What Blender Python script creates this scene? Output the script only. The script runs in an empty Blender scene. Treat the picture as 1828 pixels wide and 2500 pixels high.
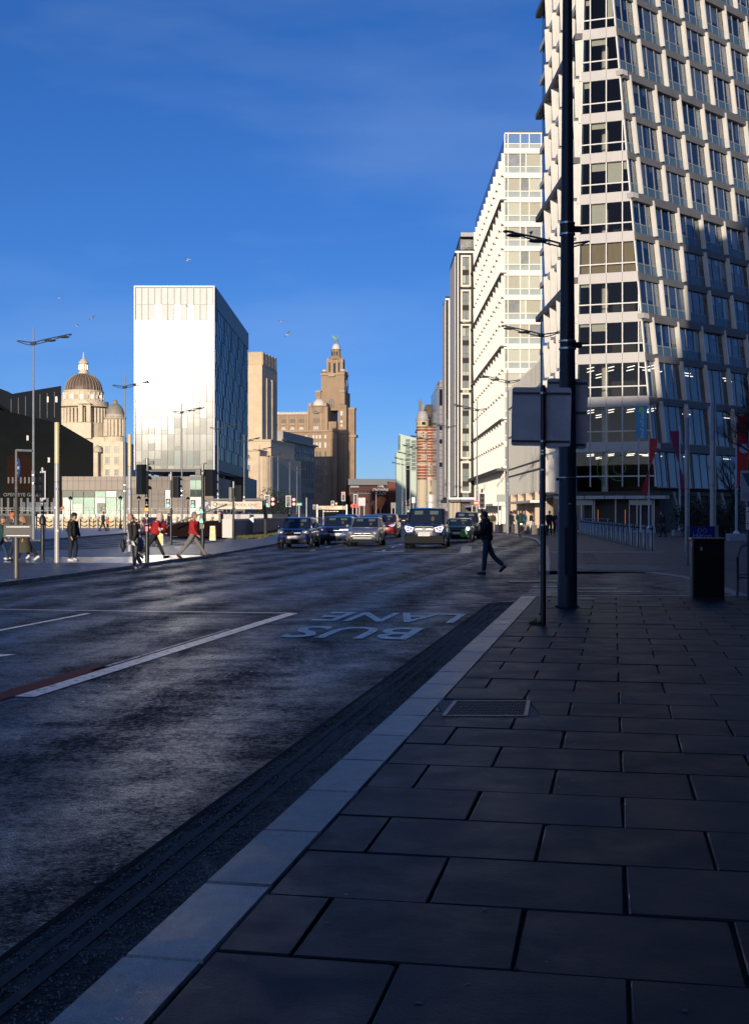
import bpy, bmesh, math, random
from math import sin, cos, pi, radians, sqrt, atan2
from mathutils import Vector, Matrix, noise
random.seed(7)
SC = bpy.context.scene
COL = SC.collection
# ---------------------------------------------------------------- camera
F = 3046.7                      # focal length in photograph pixels (1828 wide)
cam_d = bpy.data.cameras.new("camera")
cam = bpy.data.objects.new("camera", cam_d); COL.objects.link(cam)
cam.location = (0, 0, 1.6); cam.rotation_euler = (radians(90), 0, 0)
cam_d.sensor_fit = 'HORIZONTAL'; cam_d.sensor_width = 36; cam_d.lens = 36 * F / 1828
cam_d.shift_y = 3 / 1828; cam_d.clip_start = 0.1; cam_d.clip_end = 6000
SC.camera = cam
# ---------------------------------------------------------------- light
SUN_DIR = Vector((0.18, 1.0, -0.137)).normalized()      # the way the light travels
SUN_EL = math.asin(-SUN_DIR.z)
world = bpy.data.worlds.new("World"); SC.world = world; world.use_nodes = True
wn = world.node_tree; wn.nodes.clear()
w_out = wn.nodes.new("ShaderNodeOutputWorld"); w_bg = wn.nodes.new("ShaderNodeBackground")
w_sky = wn.nodes.new("ShaderNodeTexSky"); w_sky.sky_type = 'NISHITA'; w_sky.sun_disc = False
w_sky.sun_elevation = SUN_EL
w_sky.sun_rotation = atan2(-SUN_DIR.x, -SUN_DIR.y)
w_sky.altitude = 0; w_sky.air_density = 0.52; w_sky.dust_density = 0.47; w_sky.ozone_density = 3.3
w_hs = wn.nodes.new("ShaderNodeHueSaturation"); w_hs.inputs['Saturation'].default_value = 1.25
w_hs.inputs['Hue'].default_value = 0.518
w_hs.inputs['Value'].default_value = 1.48
w_gm = wn.nodes.new('ShaderNodeGamma'); w_gm.inputs[1].default_value = 0.735
wn.links.new(w_sky.outputs[0], w_gm.inputs[0]); wn.links.new(w_gm.outputs[0], w_hs.inputs['Color']); 
w_tc = wn.nodes.new('ShaderNodeTexCoord'); w_mp = wn.nodes.new('ShaderNodeMapping'); w_mp.inputs['Scale'].default_value = (1.2, 1.2, 5); w_mp.inputs['Rotation'].default_value = (0, .25, 0)
w_nz = wn.nodes.new('ShaderNodeTexNoise'); w_nz.inputs['Scale'].default_value = 2.2; w_nz.inputs['Detail'].default_value = 5
w_cr = wn.nodes.new('ShaderNodeMapRange'); w_cr.inputs['From Min'].default_value = .45; w_cr.inputs['From Max'].default_value = .8; w_cr.inputs['To Max'].default_value = .10
w_mx = wn.nodes.new('ShaderNodeMix'); w_mx.data_type = 'RGBA'; w_mx.inputs['B'].default_value = (6, 7, 8, 1)       # thin high cirrus veil
wn.links.new(w_tc.outputs['Generated'], w_mp.inputs[0]); wn.links.new(w_mp.outputs[0], w_nz.inputs['Vector']); wn.links.new(w_nz.outputs[0], w_cr.inputs[0])
wn.links.new(w_cr.outputs[0], w_mx.inputs['Factor']); wn.links.new(w_hs.outputs[0], w_mx.inputs['A']); wn.links.new(w_mx.outputs['Result'], w_bg.inputs[0])
w_bg.inputs[1].default_value = 0.15
wn.links.new(w_bg.outputs[0], w_out.inputs[0])
sun_d = bpy.data.lights.new("sun", 'SUN'); sun_d.energy = 4.8; sun_d.angle = radians(0.53)
sun_d.color = (1.0, 0.87, 0.70)
sun = bpy.data.objects.new("sun", sun_d); COL.objects.link(sun)
sun.rotation_euler = SUN_DIR.to_track_quat('-Z', 'Y').to_euler(); sun.location = (0, -20, 80)
vs = SC.view_settings
SC.display_settings.display_device = 'sRGB'
vs.view_transform = 'Standard'; vs.look = 'None'; vs.exposure = 0.0; vs.gamma = 1.0
vs.use_curve_mapping = False
SC.render.engine = 'CYCLES'
cy = SC.cycles
cy.use_denoising = True
try: cy.denoiser = 'OPENIMAGEDENOISE'
except Exception: pass
cy.max_bounces = 8; cy.diffuse_bounces = 3; cy.glossy_bounces = 4; cy.transparent_max_bounces = 12
cy.transmission_bounces = 3; cy.caustics_reflective = True; cy.caustics_refractive = False
cy.sample_clamp_indirect = 12.0
# ---------------------------------------------------------------- helpers
TMP = bpy.data.scenes.new('workbench')          # scratch scene for lettering and skinned figures, removed at the end
def W(px, py, Y):
    "world point seen at photo pixel (px,py) at depth Y"
    return Vector(((px - 914) / F * Y, Y, 1.6 + (1253 - py) / F * Y))
def GY(py, z=0.0): return (1.6 - z) * F / (py - 1253)
def G(px, py, z=0.0):
    Y = GY(py, z); return Vector(((px - 914) / F * Y, Y, z))
def XS(px, Y): return (px - 914) / F * Y
def ZS(py, Y): return 1.6 + (1253 - py) / F * Y
TH = math.atan(0.191)           # near kerb line turns 10.8 degrees from the view axis
def K(u, v, z=0.0):
    "kerb frame: u across (right), v along the kerb"
    return Vector((u * cos(TH) + v * sin(TH), -u * sin(TH) + v * cos(TH), z))

MATS = {}
def nodes_of(m): return m.node_tree.nodes, m.node_tree.links
def mat(name, col, rough=0.6, metal=0.0, spec=0.5, var=0.0, scale=4.0, bump=0.0, bscale=60.0, coat=0.0,
        emit=None, estr=0.0, col2=None, stretch=None, bdist=0.02):
    if name in MATS: return MATS[name]
    m = bpy.data.materials.new(name); m.use_nodes = True
    N, L = nodes_of(m); b = N['Principled BSDF']
    b.inputs['Base Color'].default_value = (*col, 1); b.inputs['Roughness'].default_value = rough
    b.inputs['Metallic'].default_value = metal; b.inputs['Specular IOR Level'].default_value = spec
    b.inputs['Coat Weight'].default_value = coat; b.inputs['Coat Roughness'].default_value = 0.05
    if emit:
        b.inputs['Emission Color'].default_value = (*emit, 1); b.inputs['Emission Strength'].default_value = estr
    if var > 0 or col2 or bump > 0:
        g = N.new('ShaderNodeNewGeometry'); mp = N.new('ShaderNodeMapping')
        L.new(g.outputs['Position'], mp.inputs[0])
        if stretch: mp.inputs['Scale'].default_value = stretch
    if var > 0 or col2:
        t = N.new('ShaderNodeTexNoise'); t.inputs['Scale'].default_value = scale; t.inputs['Detail'].default_value = 6
        t.inputs['Roughness'].default_value = 0.65
        L.new(mp.outputs[0], t.inputs['Vector'])
        r = N.new('ShaderNodeValToRGB'); r.color_ramp.elements[0].position = 0.3; r.color_ramp.elements[1].position = 0.7
        c2 = col2 or tuple(min(1, c * (1 + var)) for c in col)
        c1 = col if col2 else tuple(c * (1 - var) for c in col)
        r.color_ramp.elements[0].color = (*c1, 1); r.color_ramp.elements[1].color = (*c2, 1)
        L.new(t.outputs[0], r.inputs[0]); L.new(r.outputs[0], b.inputs['Base Color'])
        rr = N.new('ShaderNodeMapRange'); rr.inputs['To Min'].default_value = max(0.02, rough - 0.12 * (rough > .2)); rr.inputs['To Max'].default_value = min(1, rough + 0.12 * (rough > .2))
        L.new(t.outputs[0], rr.inputs[0]); L.new(rr.outputs[0], b.inputs['Roughness'])
    if bump > 0:
        t2 = N.new('ShaderNodeTexNoise'); t2.inputs['Scale'].default_value = bscale; t2.inputs['Detail'].default_value = 4
        L.new(mp.outputs[0], t2.inputs['Vector'])
        bp = N.new('ShaderNodeBump'); bp.inputs['Strength'].default_value = bump; bp.inputs['Distance'].default_value = bdist
        L.new(t2.outputs[0], bp.inputs['Height']); L.new(bp.outputs[0], b.inputs['Normal'])
    MATS[name] = m; return m
def glass(name, tint=(0.7, 0.8, 0.8), gloss_min=0.10, rough=0.015, refl=(1, 1, 1), wob=0.0, blend=.35):
    "window glass: lets light straight through, mirrors more at grazing angles"
    if name in MATS: return MATS[name]
    m = bpy.data.materials.new(name); m.use_nodes = True
    N, L = nodes_of(m); N.remove(N['Principled BSDF']); out = N['Material Output']
    tr = N.new('ShaderNodeBsdfTransparent'); tr.inputs[0].default_value = (*tint, 1)
    gl = N.new('ShaderNodeBsdfGlossy'); gl.inputs['Roughness'].default_value = rough; gl.inputs[0].default_value = (*refl, 1)
    lw = N.new('ShaderNodeLayerWeight'); lw.inputs[0].default_value = blend
    mr = N.new('ShaderNodeMapRange'); mr.inputs['To Min'].default_value = gloss_min; mr.inputs['To Max'].default_value = 0.95
    L.new(lw.outputs['Fresnel'], mr.inputs[0])
    mx = N.new('ShaderNodeMixShader'); L.new(mr.outputs[0], mx.inputs[0]); L.new(tr.outputs[0], mx.inputs[1]); L.new(gl.outputs[0], mx.inputs[2])
    if wob > 0:
        g = N.new('ShaderNodeNewGeometry'); t2 = N.new('ShaderNodeTexNoise'); t2.inputs['Scale'].default_value = 0.6
        L.new(g.outputs['Position'], t2.inputs['Vector'])
        bp = N.new('ShaderNodeBump'); bp.inputs['Strength'].default_value = wob; bp.inputs['Distance'].default_value = 0.05
        L.new(t2.outputs[0], bp.inputs['Height']); L.new(bp.outputs[0], gl.inputs['Normal'])
    L.new(mx.outputs[0], out.inputs[0]); MATS[name] = m; return m

class MB:
    "collects polygons and links them as one mesh"
    def __init__(s): s.v = []; s.f = []
    def face(s, pts):
        n = len(s.v); s.v += [tuple(p) for p in pts]; s.f.append(tuple(range(n, n + len(pts)))); return s
    def hexa(s, b, t):
        "b,t: 4 bottom and 4 top points, counter-clockwise from above"
        n = len(s.v); s.v += [tuple(p) for p in b] + [tuple(p) for p in t]
        s.f += [(n + 3, n + 2, n + 1, n), (n + 4, n + 5, n + 6, n + 7)]
        for i in range(4): j = (i + 1) % 4; s.f.append((n + i, n + j, n + 4 + j, n + 4 + i))
        return s
    def box(s, x0, x1, y0, y1, z0, z1):
        return s.hexa([(x0, y0, z0), (x1, y0, z0), (x1, y1, z0), (x0, y1, z0)], [(x0, y0, z1), (x1, y0, z1), (x1, y1, z1), (x0, y1, z1)])
    def obox(s, o, a, b, z0, z1):
        "plan parallelogram o,a,b (2D vectors) raised from z0 to z1"
        P = [(o[0], o[1]), (o[0] + a[0], o[1] + a[1]), (o[0] + a[0] + b[0], o[1] + a[1] + b[1]), (o[0] + b[0], o[1] + b[1])]
        if a[0] * b[1] - a[1] * b[0] < 0: P.reverse()
        return s.hexa([(p[0], p[1], z0) for p in P], [(p[0], p[1], z1) for p in P])
    def prism(s, poly, z0, z1, top=None):
        n = len(s.v); k = len(poly); tp = top or poly
        s.v += [(p[0], p[1], z0) for p in poly] + [(p[0], p[1], z1) for p in tp]
        s.f += [tuple(n + i for i in reversed(range(k))), tuple(n + k + i for i in range(k))]
        for i in range(k): j = (i + 1) % k; s.f.append((n + i, n + j, n + k + j, n + k + i))
        return s
    def ext(s, poly, d):
        "3D polygon extruded by vector d"
        n = len(s.v); k = len(poly); d = Vector(d)
        s.v += [tuple(p) for p in poly] + [tuple(Vector(p) + d) for p in poly]
        s.f += [tuple(n + i for i in reversed(range(k))), tuple(n + k + i for i in range(k))]
        for i in range(k): j = (i + 1) % k; s.f.append((n + i, n + j, n + k + j, n + k + i))
        return s
    def tube(s, pts, r, n=8, cap=True):
        pts = [Vector(p) for p in pts]; rs = r if isinstance(r, (list, tuple)) else [r] * len(pts)
        base = len(s.v); up = Vector((0, 0, 1))
        for i, p in enumerate(pts):
            d = (pts[min(i + 1, len(pts) - 1)] - pts[max(i - 1, 0)])
            d = d.normalized() if d.length > 1e-9 else up
            a = d.cross(up); a = a.normalized() if a.length > 1e-3 else Vector((1, 0, 0))
            b = a.cross(d).normalized()
            for k in range(n):
                q = 2 * pi * k / n; s.v.append(tuple(p + (a * cos(q) + b * sin(q)) * rs[i]))
        for i in range(len(pts) - 1):
            for k in range(n):
                k2 = (k + 1) % n; s.f.append((base + i * n + k, base + i * n + k2, base + (i + 1) * n + k2, base + (i + 1) * n + k))
        if cap:
            s.f.append(tuple(base + k for k in reversed(range(n)))); s.f.append(tuple(base + (len(pts) - 1) * n + k for k in range(n)))
        return s
    def lathe(s, prof, n=16, c=(0, 0), a0=0.0, a1=2 * pi):
        "prof: list of (r,z)"
        base = len(s.v); full = abs(a1 - a0 - 2 * pi) < 1e-6; m = n if full else n + 1
        for r, z in prof:
            for k in range(m):
                q = a0 + (a1 - a0) * k / n; s.v.append((c[0] + r * cos(q), c[1] + r * sin(q), z))
        for i in range(len(prof) - 1):
            for k in range(n):
                k2 = (k + 1) % m; s.f.append((base + i * m + k, base + i * m + k2, base + (i + 1) * m + k2, base + (i + 1) * m + k))
        return s
    def ball(s, c, r, n=8, sc=(1, 1, 1)):
        base = len(s.v); m = n // 2 + 1
        for i in range(m + 1):
            a = pi * i / m
            for k in range(n):
                q = 2 * pi * k / n
                s.v.append((c[0] + r * sc[0] * sin(a) * cos(q), c[1] + r * sc[1] * sin(a) * sin(q), c[2] - r * sc[2] * cos(a)))
        for i in range(m):
            for k in range(n):
                k2 = (k + 1) % n; s.f.append((base + i * n + k, base + i * n + k2, base + (i + 1) * n + k2, base + (i + 1) * n + k))
        return s
    def obj(s, name, m, parent=None, off=None, smooth=False, bevel=0):
        me = bpy.data.meshes.new(name)
        v = s.v
        if off is None and parent is not None and parent.get('_abs'):
            q = parent['_abs']; off = (q[0], q[1], q[2])
        if off is not None: v = [(a - off[0], b - off[1], c - off[2]) for a, b, c in v]
        me.from_pydata(v, [], s.f)
        if smooth:
            me.polygons.foreach_set('use_smooth', [True] * len(me.polygons))
            try: me.set_sharp_from_angle(angle=radians(38))
            except Exception: pass
        me.materials.append(m)
        o = bpy.data.objects.new(name, me); COL.objects.link(o)
        if bevel > 0:
            bm = bmesh.new(); bm.from_mesh(me)
            bmesh.ops.remove_doubles(bm, verts=bm.verts, dist=1e-5)
            bmesh.ops.bevel(bm, geom=bm.edges[:], offset=bevel, segments=2, affect='EDGES', profile=0.6, clamp_overlap=True)
            bm.to_mesh(me); bm.free()
        if parent is not None: o.parent = parent
        return o
def tag(o, label, cat, group=None, kind=None):
    o['label'] = label; o['category'] = cat
    if group: o['group'] = group
    if kind: o['kind'] = kind
    return o
def thing(name, label, cat, loc=(0, 0, 0), rz=0.0, group=None, absolute=False):
    "an Empty at the base of a thing; absolute=True: its parts are given in world coordinates"
    o = bpy.data.objects.new(name, None); COL.objects.link(o); o.empty_display_size = 0.3
    o.location = loc; o.rotation_euler = (0, 0, rz); tag(o, label, cat, group)
    if absolute: o['_abs'] = [float(c) for c in loc]
    return o
def struct(name, mb, m, parent=None, **k):
    o = mb.obj(name, m, parent, **k)
    if parent is None: o['kind'] = 'structure'
    return o
def copy_tree(o, parent=None):
    kids = list(o.children)
    c = o.copy(); COL.objects.link(c)
    if parent is not None: c.parent = parent
    for ch in kids: copy_tree(ch, c)
    return c
def dup(root, loc, rz=0.0, label=None, sc=None):
    c = copy_tree(root); c.location = loc; c.rotation_euler = (0, 0, rz)
    if label: c['label'] = label
    if sc: c.scale = (sc, sc, sc)
    return c
def text_mesh(name, s, size, m, parent, M, ext=0.0, off=0.0, align='CENTER', sx=1.0, font=None):
    "flat lettering; M places the text plane (x right, y up) in the parent's space"
    cu = bpy.data.curves.new(name, 'FONT'); cu.body = s; cu.size = size; cu.extrude = ext; cu.offset = off
    cu.align_x = align; cu.align_y = 'CENTER'; cu.resolution_u = 3
    t = bpy.data.objects.new(name, cu); TMP.collection.objects.link(t)
    TMP.view_layers[0].update(); dg = TMP.view_layers[0].depsgraph
    me = bpy.data.meshes.new_from_object(t.evaluated_get(dg))
    bpy.data.objects.remove(t); bpy.data.curves.remove(cu)
    me.transform(M @ Matrix.Diagonal((sx, 1, 1, 1))); me.name = name
    me.materials.clear(); me.materials.append(m)
    o = bpy.data.objects.new(name, me); COL.objects.link(o)
    if parent is not None: o.parent = parent
    return o
def plane_M(origin, right, up):
    r = Vector(right).normalized(); u = Vector(up).normalized(); n = r.cross(u)
    M = Matrix((r, u, n)).transposed().to_4x4(); M.translation = Vector(origin); return M

# ---------------------------------------------------------------- materials
def asphalt_mat(name, col, rmin, rmax, bump, tone=1.0):
    m = bpy.data.materials.new(name); m.use_nodes = True; N, L = nodes_of(m); b = N['Principled BSDF']
    g = N.new('ShaderNodeNewGeometry')
    mp = N.new('ShaderNodeMapping'); mp.inputs['Rotation'].default_value = (0, 0, TH); mp.inputs['Scale'].default_value = (1, 0.35, 1)
    L.new(g.outputs['Position'], mp.inputs[0])
    big = N.new('ShaderNodeTexNoise'); big.inputs['Scale'].default_value = 0.55; big.inputs['Detail'].default_value = 7; big.inputs['Roughness'].default_value = 0.62
    L.new(mp.outputs[0], big.inputs['Vector'])
    fine = N.new('ShaderNodeTexNoise'); fine.inputs['Scale'].default_value = 42; fine.inputs['Detail'].default_value = 3
    L.new(g.outputs['Position'], fine.inputs['Vector'])
    vor = N.new('ShaderNodeTexVoronoi'); vor.inputs['Scale'].default_value = 75
    L.new(g.outputs['Position'], vor.inputs['Vector'])
    # scuffs running across the lanes
    mp2 = N.new('ShaderNodeMapping'); mp2.inputs['Rotation'].default_value = (0, 0, 0.05); mp2.inputs['Scale'].default_value = (1.4, 2.6, 1)
    L.new(g.outputs['Position'], mp2.inputs[0])
    sc = N.new('ShaderNodeTexNoise'); sc.inputs['Scale'].default_value = 0.9; sc.inputs['Detail'].default_value = 8; sc.inputs['Roughness'].default_value = 0.7
    L.new(mp2.outputs[0], sc.inputs['Vector'])
    r = N.new('ShaderNodeValToRGB'); r.color_ramp.elements[0].position = 0.32; r.color_ramp.elements[1].position = 0.7
    r.color_ramp.elements[0].color = (*[c * 0.4 * tone for c in col], 1); r.color_ramp.elements[1].color = (*[c * 1.9 * tone for c in col], 1)
    ad = N.new('ShaderNodeMath'); ad.operation = 'MULTIPLY_ADD'; ad.inputs[1].default_value = 0.45
    L.new(sc.outputs[0], ad.inputs[0]);
    mu = N.new('ShaderNodeMath'); mu.operation = 'MULTIPLY'; mu.inputs[1].default_value = 0.55; L.new(big.outputs[0], mu.inputs[0]); L.new(mu.outputs[0], ad.inputs[2])
    L.new(ad.outputs[0], r.inputs[0])
    mxc = N.new('ShaderNodeMix'); mxc.data_type = 'RGBA'; mxc.blend_type = 'MULTIPLY'; mxc.inputs['Factor'].default_value = 0.7
    r2 = N.new('ShaderNodeValToRGB'); r2.color_ramp.elements[0].color = (0.2, 0.2, 0.2, 1); r2.color_ramp.elements[1].color = (2.3, 2.3, 2.3, 1)
    r2.color_ramp.elements[0].position = 0.3; r2.color_ramp.elements[1].position = 0.75
    L.new(fine.outputs[0], r2.inputs[0]); L.new(r.outputs[0], mxc.inputs['A']); L.new(r2.outputs[0], mxc.inputs['B'])
    L.new(mxc.outputs['Result'], b.inputs['Base Color'])
    rr = N.new('ShaderNodeMapRange'); rr.inputs['From Min'].default_value = 0.35; rr.inputs['From Max'].default_value = 0.65
    rr.inputs['To Min'].default_value = rmin; rr.inputs['To Max'].default_value = rmax
    # polished and dull patches: where traffic has worn the stone smooth it shines, elsewhere it stays matt
    pm_ = N.new('ShaderNodeTexNoise'); pm_.inputs['Scale'].default_value = 0.75; pm_.inputs['Detail'].default_value = 10; pm_.inputs['Roughness'].default_value = 0.72; pm_.inputs['Distortion'].default_value = 0.6
    mp3 = N.new('ShaderNodeMapping'); mp3.inputs['Rotation'].default_value = (0, 0, 0.12); mp3.inputs['Scale'].default_value = (1.5, 0.6, 1)
    L.new(g.outputs['Position'], mp3.inputs[0]); L.new(mp3.outputs[0], pm_.inputs['Vector'])
    sm = N.new('ShaderNodeMath'); sm.operation = 'MULTIPLY_ADD'; sm.inputs[1].default_value = .22; L.new(sc.outputs[0], sm.inputs[0])
    gr = N.new('ShaderNodeTexNoise'); gr.inputs['Scale'].default_value = 26; gr.inputs['Detail'].default_value = 5; gr.inputs['Roughness'].default_value = .8; L.new(g.outputs['Position'], gr.inputs['Vector'])
    gm_ = N.new('ShaderNodeMath'); gm_.operation = 'MULTIPLY_ADD'; gm_.inputs[1].default_value = .42; L.new(gr.outputs[0], gm_.inputs[0]); L.new(sm.outputs[0], gm_.inputs[2])
    sm2 = N.new('ShaderNodeMath'); sm2.operation = 'MULTIPLY'; sm2.inputs[1].default_value = .36; L.new(pm_.outputs[0], sm2.inputs[0]); L.new(sm2.outputs[0], sm.inputs[2])
    pr = N.new('ShaderNodeMapRange'); pr.inputs['From Min'].default_value = .42; pr.inputs['From Max'].default_value = .62; ud = N.new('ShaderNodeVectorMath'); ud.operation = 'DOT_PRODUCT'; ud.inputs[1].default_value = (cos(TH), -sin(TH), 0); L.new(g.outputs['Position'], ud.inputs[0])
    uw = N.new('ShaderNodeMath'); uw.operation = 'MULTIPLY_ADD'; uw.inputs[1].default_value = 2 * pi / 1.62; uw.inputs[2].default_value = .9; L.new(ud.outputs['Value'], uw.inputs[0])
    us_ = N.new('ShaderNodeMath'); us_.operation = 'SINE'; L.new(uw.outputs[0], us_.inputs[0])
    ut = N.new('ShaderNodeMath'); ut.operation = 'MULTIPLY_ADD'; ut.inputs[1].default_value = .032; L.new(us_.outputs[0], ut.inputs[0]); L.new(gm_.outputs[0], ut.inputs[2])   # wheel tracks along the lanes
    L.new(ut.outputs[0], pr.inputs[0])
    rr.inputs['From Min'].default_value = 0; rr.inputs['From Max'].default_value = 1; rr.inputs['To Min'].default_value = rmax; rr.inputs['To Max'].default_value = rmin
    L.new(pr.outputs[0], rr.inputs[0]); L.new(rr.outputs[0], b.inputs['Roughness'])
    sp_ = N.new('ShaderNodeMapRange'); sp_.inputs['To Min'].default_value = .05; sp_.inputs['To Max'].default_value = 1.0; L.new(pr.outputs[0], sp_.inputs[0]); L.new(sp_.outputs[0], b.inputs['Specular IOR Level'])
    bp = N.new('ShaderNodeBump'); bp.inputs['Strength'].default_value = bump; bp.inputs['Distance'].default_value = 0.006
    L.new(vor.outputs[0], bp.inputs['Height'])
    bp2 = N.new('ShaderNodeBump'); bp2.inputs['Strength'].default_value = bump * 0.3; bp2.inputs['Distance'].default_value = 0.03
    L.new(sc.outputs[0], bp2.inputs['Height']); L.new(bp.outputs[0], bp2.inputs['Normal']); L.new(bp2.outputs[0], b.inputs['Normal'])
    MATS[name] = m; return m
M_ASPH = asphalt_mat('asphalt', (0.015, 0.0135, 0.012), 0.27, 0.70, 0.9)
M_GRIT = asphalt_mat('gutter_grit', (0.011, 0.011, 0.011), 0.6, 0.85, 1.0)
M_SIDE = asphalt_mat('side_asphalt', (0.016, 0.017, 0.018), 0.45, 0.65, 0.5)
def slab_mat(name, col, rough, spread=0.22):
    "stone whose tone differs from piece to piece, with stains"
    m = bpy.data.materials.new(name); m.use_nodes = True; N, L = nodes_of(m); b = N['Principled BSDF']
    g = N.new('ShaderNodeNewGeometry'); oi = N.new('ShaderNodeObjectInfo')
    t = N.new('ShaderNodeTexNoise'); t.inputs['Scale'].default_value = 2.2; t.inputs['Detail'].default_value = 8; t.inputs['Roughness'].default_value = 0.68
    L.new(g.outputs['Position'], t.inputs['Vector'])
    f = N.new('ShaderNodeTexNoise'); f.inputs['Scale'].default_value = 120; f.inputs['Detail'].default_value = 2; L.new(g.outputs['Position'], f.inputs['Vector'])
    r = N.new('ShaderNodeValToRGB'); r.color_ramp.elements[0].position = 0.33; r.color_ramp.elements[1].position = 0.72
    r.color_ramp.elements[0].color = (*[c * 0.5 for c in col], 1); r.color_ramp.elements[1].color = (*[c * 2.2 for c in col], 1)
    L.new(t.outputs[0], r.inputs[0])
    mr = N.new('ShaderNodeMapRange'); mr.inputs['To Min'].default_value = 1 - spread; mr.inputs['To Max'].default_value = 1 + spread
    L.new(oi.outputs['Random'], mr.inputs[0])
    fr = N.new('ShaderNodeMapRange'); fr.inputs['From Min'].default_value = 0.3; fr.inputs['From Max'].default_value = 0.7; fr.inputs['To Min'].default_value = 0.75; fr.inputs['To Max'].default_value = 1.25
    L.new(f.outputs[0], fr.inputs[0])
    m1 = N.new('ShaderNodeMath'); m1.operation = 'MULTIPLY'; L.new(mr.outputs[0], m1.inputs[0]); L.new(fr.outputs[0], m1.inputs[1])
    mx = N.new('ShaderNodeVectorMath'); mx.operation = 'SCALE'; L.new(r.outputs[0], mx.inputs[0]); L.new(m1.outputs[0], mx.inputs['Scale'])
    L.new(mx.outputs[0], b.inputs['Base Color'])
    rr = N.new('ShaderNodeMapRange'); rr.inputs['From Min'].default_value = 0.3; rr.inputs['From Max'].default_value = 0.7
    rr.inputs['To Min'].default_value = rough - 0.1; rr.inputs['To Max'].default_value = rough + 0.12
    L.new(t.outputs[0], rr.inputs[0]); L.new(rr.outputs[0], b.inputs['Roughness'])
    bp = N.new('ShaderNodeBump'); bp.inputs['Strength'].default_value = 0.35; bp.inputs['Distance'].default_value = 0.004
    L.new(f.outputs[0], bp.inputs['Height'])
    bp2 = N.new('ShaderNodeBump'); bp2.inputs['Strength'].default_value = 0.5; bp2.inputs['Distance'].default_value = 0.012
    L.new(t.outputs[0], bp2.inputs['Height']); L.new(bp.outputs[0], bp2.inputs['Normal']); L.new(bp2.outputs[0], b.inputs['Normal'])
    b.inputs['Specular IOR Level'].default_value = 0.22
    MATS[name] = m; return m
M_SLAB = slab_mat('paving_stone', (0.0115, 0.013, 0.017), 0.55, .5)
M_KERB = slab_mat('kerb_granite', (0.25, 0.225, 0.20), 0.42, 0.2)
M_PLAZA = slab_mat('plaza_stone', (0.065, 0.053, 0.052), 0.6, 0.14)
M_ISLE = slab_mat('island_stone', (0.075, 0.072, 0.07), 0.42, 0.2)
M_JOINT = mat('joint_dirt', (0.012, 0.012, 0.013), 0.95, var=0.3, scale=8)
def worn_paint(name, col, cut=0.42, rough=0.5):
    m = bpy.data.materials.new(name); m.use_nodes = True; N, L = nodes_of(m); b = N['Principled BSDF']
    g = N.new('ShaderNodeNewGeometry'); t = N.new('ShaderNodeTexNoise'); t.inputs['Scale'].default_value = 9; t.inputs['Detail'].default_value = 9; t.inputs['Roughness'].default_value = 0.75
    L.new(g.outputs['Position'], t.inputs['Vector'])
    r = N.new('ShaderNodeValToRGB'); r.color_ramp.elements[0].position = cut - 0.05; r.color_ramp.elements[1].position = cut + 0.09
    r.color_ramp.elements[0].color = (0.06, 0.06, 0.062, 1); r.color_ramp.elements[1].color = (*col, 1)
    L.new(t.outputs[0], r.inputs[0]); L.new(r.outputs[0], b.inputs['Base Color']); b.inputs['Roughness'].default_value = rough; b.inputs['Specular IOR Level'].default_value = .3
    bp = N.new('ShaderNodeBump'); bp.inputs['Strength'].default_value = 0.2; bp.inputs['Distance'].default_value = 0.003
    L.new(t.outputs[0], bp.inputs['Height']); L.new(bp.outputs[0], b.inputs['Normal'])
    MATS[name] = m; return m
M_LINE = worn_paint('road_paint_white', (0.88, 0.83, 0.74), 0.39)
M_LINE2 = worn_paint('road_paint_faded', (0.42, 0.41, 0.39), 0.46)
M_YEL = worn_paint('road_paint_yellow', (0.09, 0.08, 0.06), 0.56, .92)
M_RED = worn_paint('road_surface_red', (0.15, 0.032, 0.022), 0.42, .9)
M_DPOLE = mat('dark_pole_paint', (0.018, 0.024, 0.040), 0.42, spec=0.4, var=0.3, scale=3, bump=0.1, bscale=30)
M_BPOLE = mat('black_pole_paint', (0.012, 0.012, 0.014), 0.35, var=0.3, scale=6)
M_GALV = mat('galvanised_steel', (0.30, 0.30, 0.31), 0.45, metal=0.6, var=0.2, scale=5)
M_GPOLE = mat('grey_pole_paint', (0.20, 0.21, 0.22), 0.5, var=0.15, scale=2)
M_LAMP = mat('lamp_head_paint', (0.05, 0.055, 0.065), 0.35, var=0.1)
M_SIGNB = mat('sign_back_grey', (0.55, 0.52, 0.53), 0.55, var=0.18, scale=3, col2=None)
M_WHITE = mat('white_paint', (0.72, 0.72, 0.70), 0.5, var=0.06, scale=3)
M_RUB = mat('rubber', (0.015, 0.015, 0.016), 0.8)
M_BLACK = mat('black_plastic', (0.010, 0.010, 0.011), 0.35)
M_CHROME = mat('chrome', (0.7, 0.7, 0.72), 0.12, metal=1.0)
M_STEEL = mat('brushed_steel', (0.5, 0.5, 0.5), 0.28, metal=1.0, var=0.1, scale=10)
# ================================================================ ground
def flat(name, pts, z, m, parent=None, kind='structure'):
    mb = MB(); mb.face([(p[0], p[1], z if len(p) < 3 else p[2]) for p in pts])
    o = mb.obj(name, m, parent)
    if parent is None: o['kind'] = kind
    return o
RZ = -0.10
road = struct('road', MB().face([(-2500, -400, RZ), (2500, -400, RZ), (2500, 3500, RZ), (-2500, 3500, RZ)]), M_ASPH)
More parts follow.
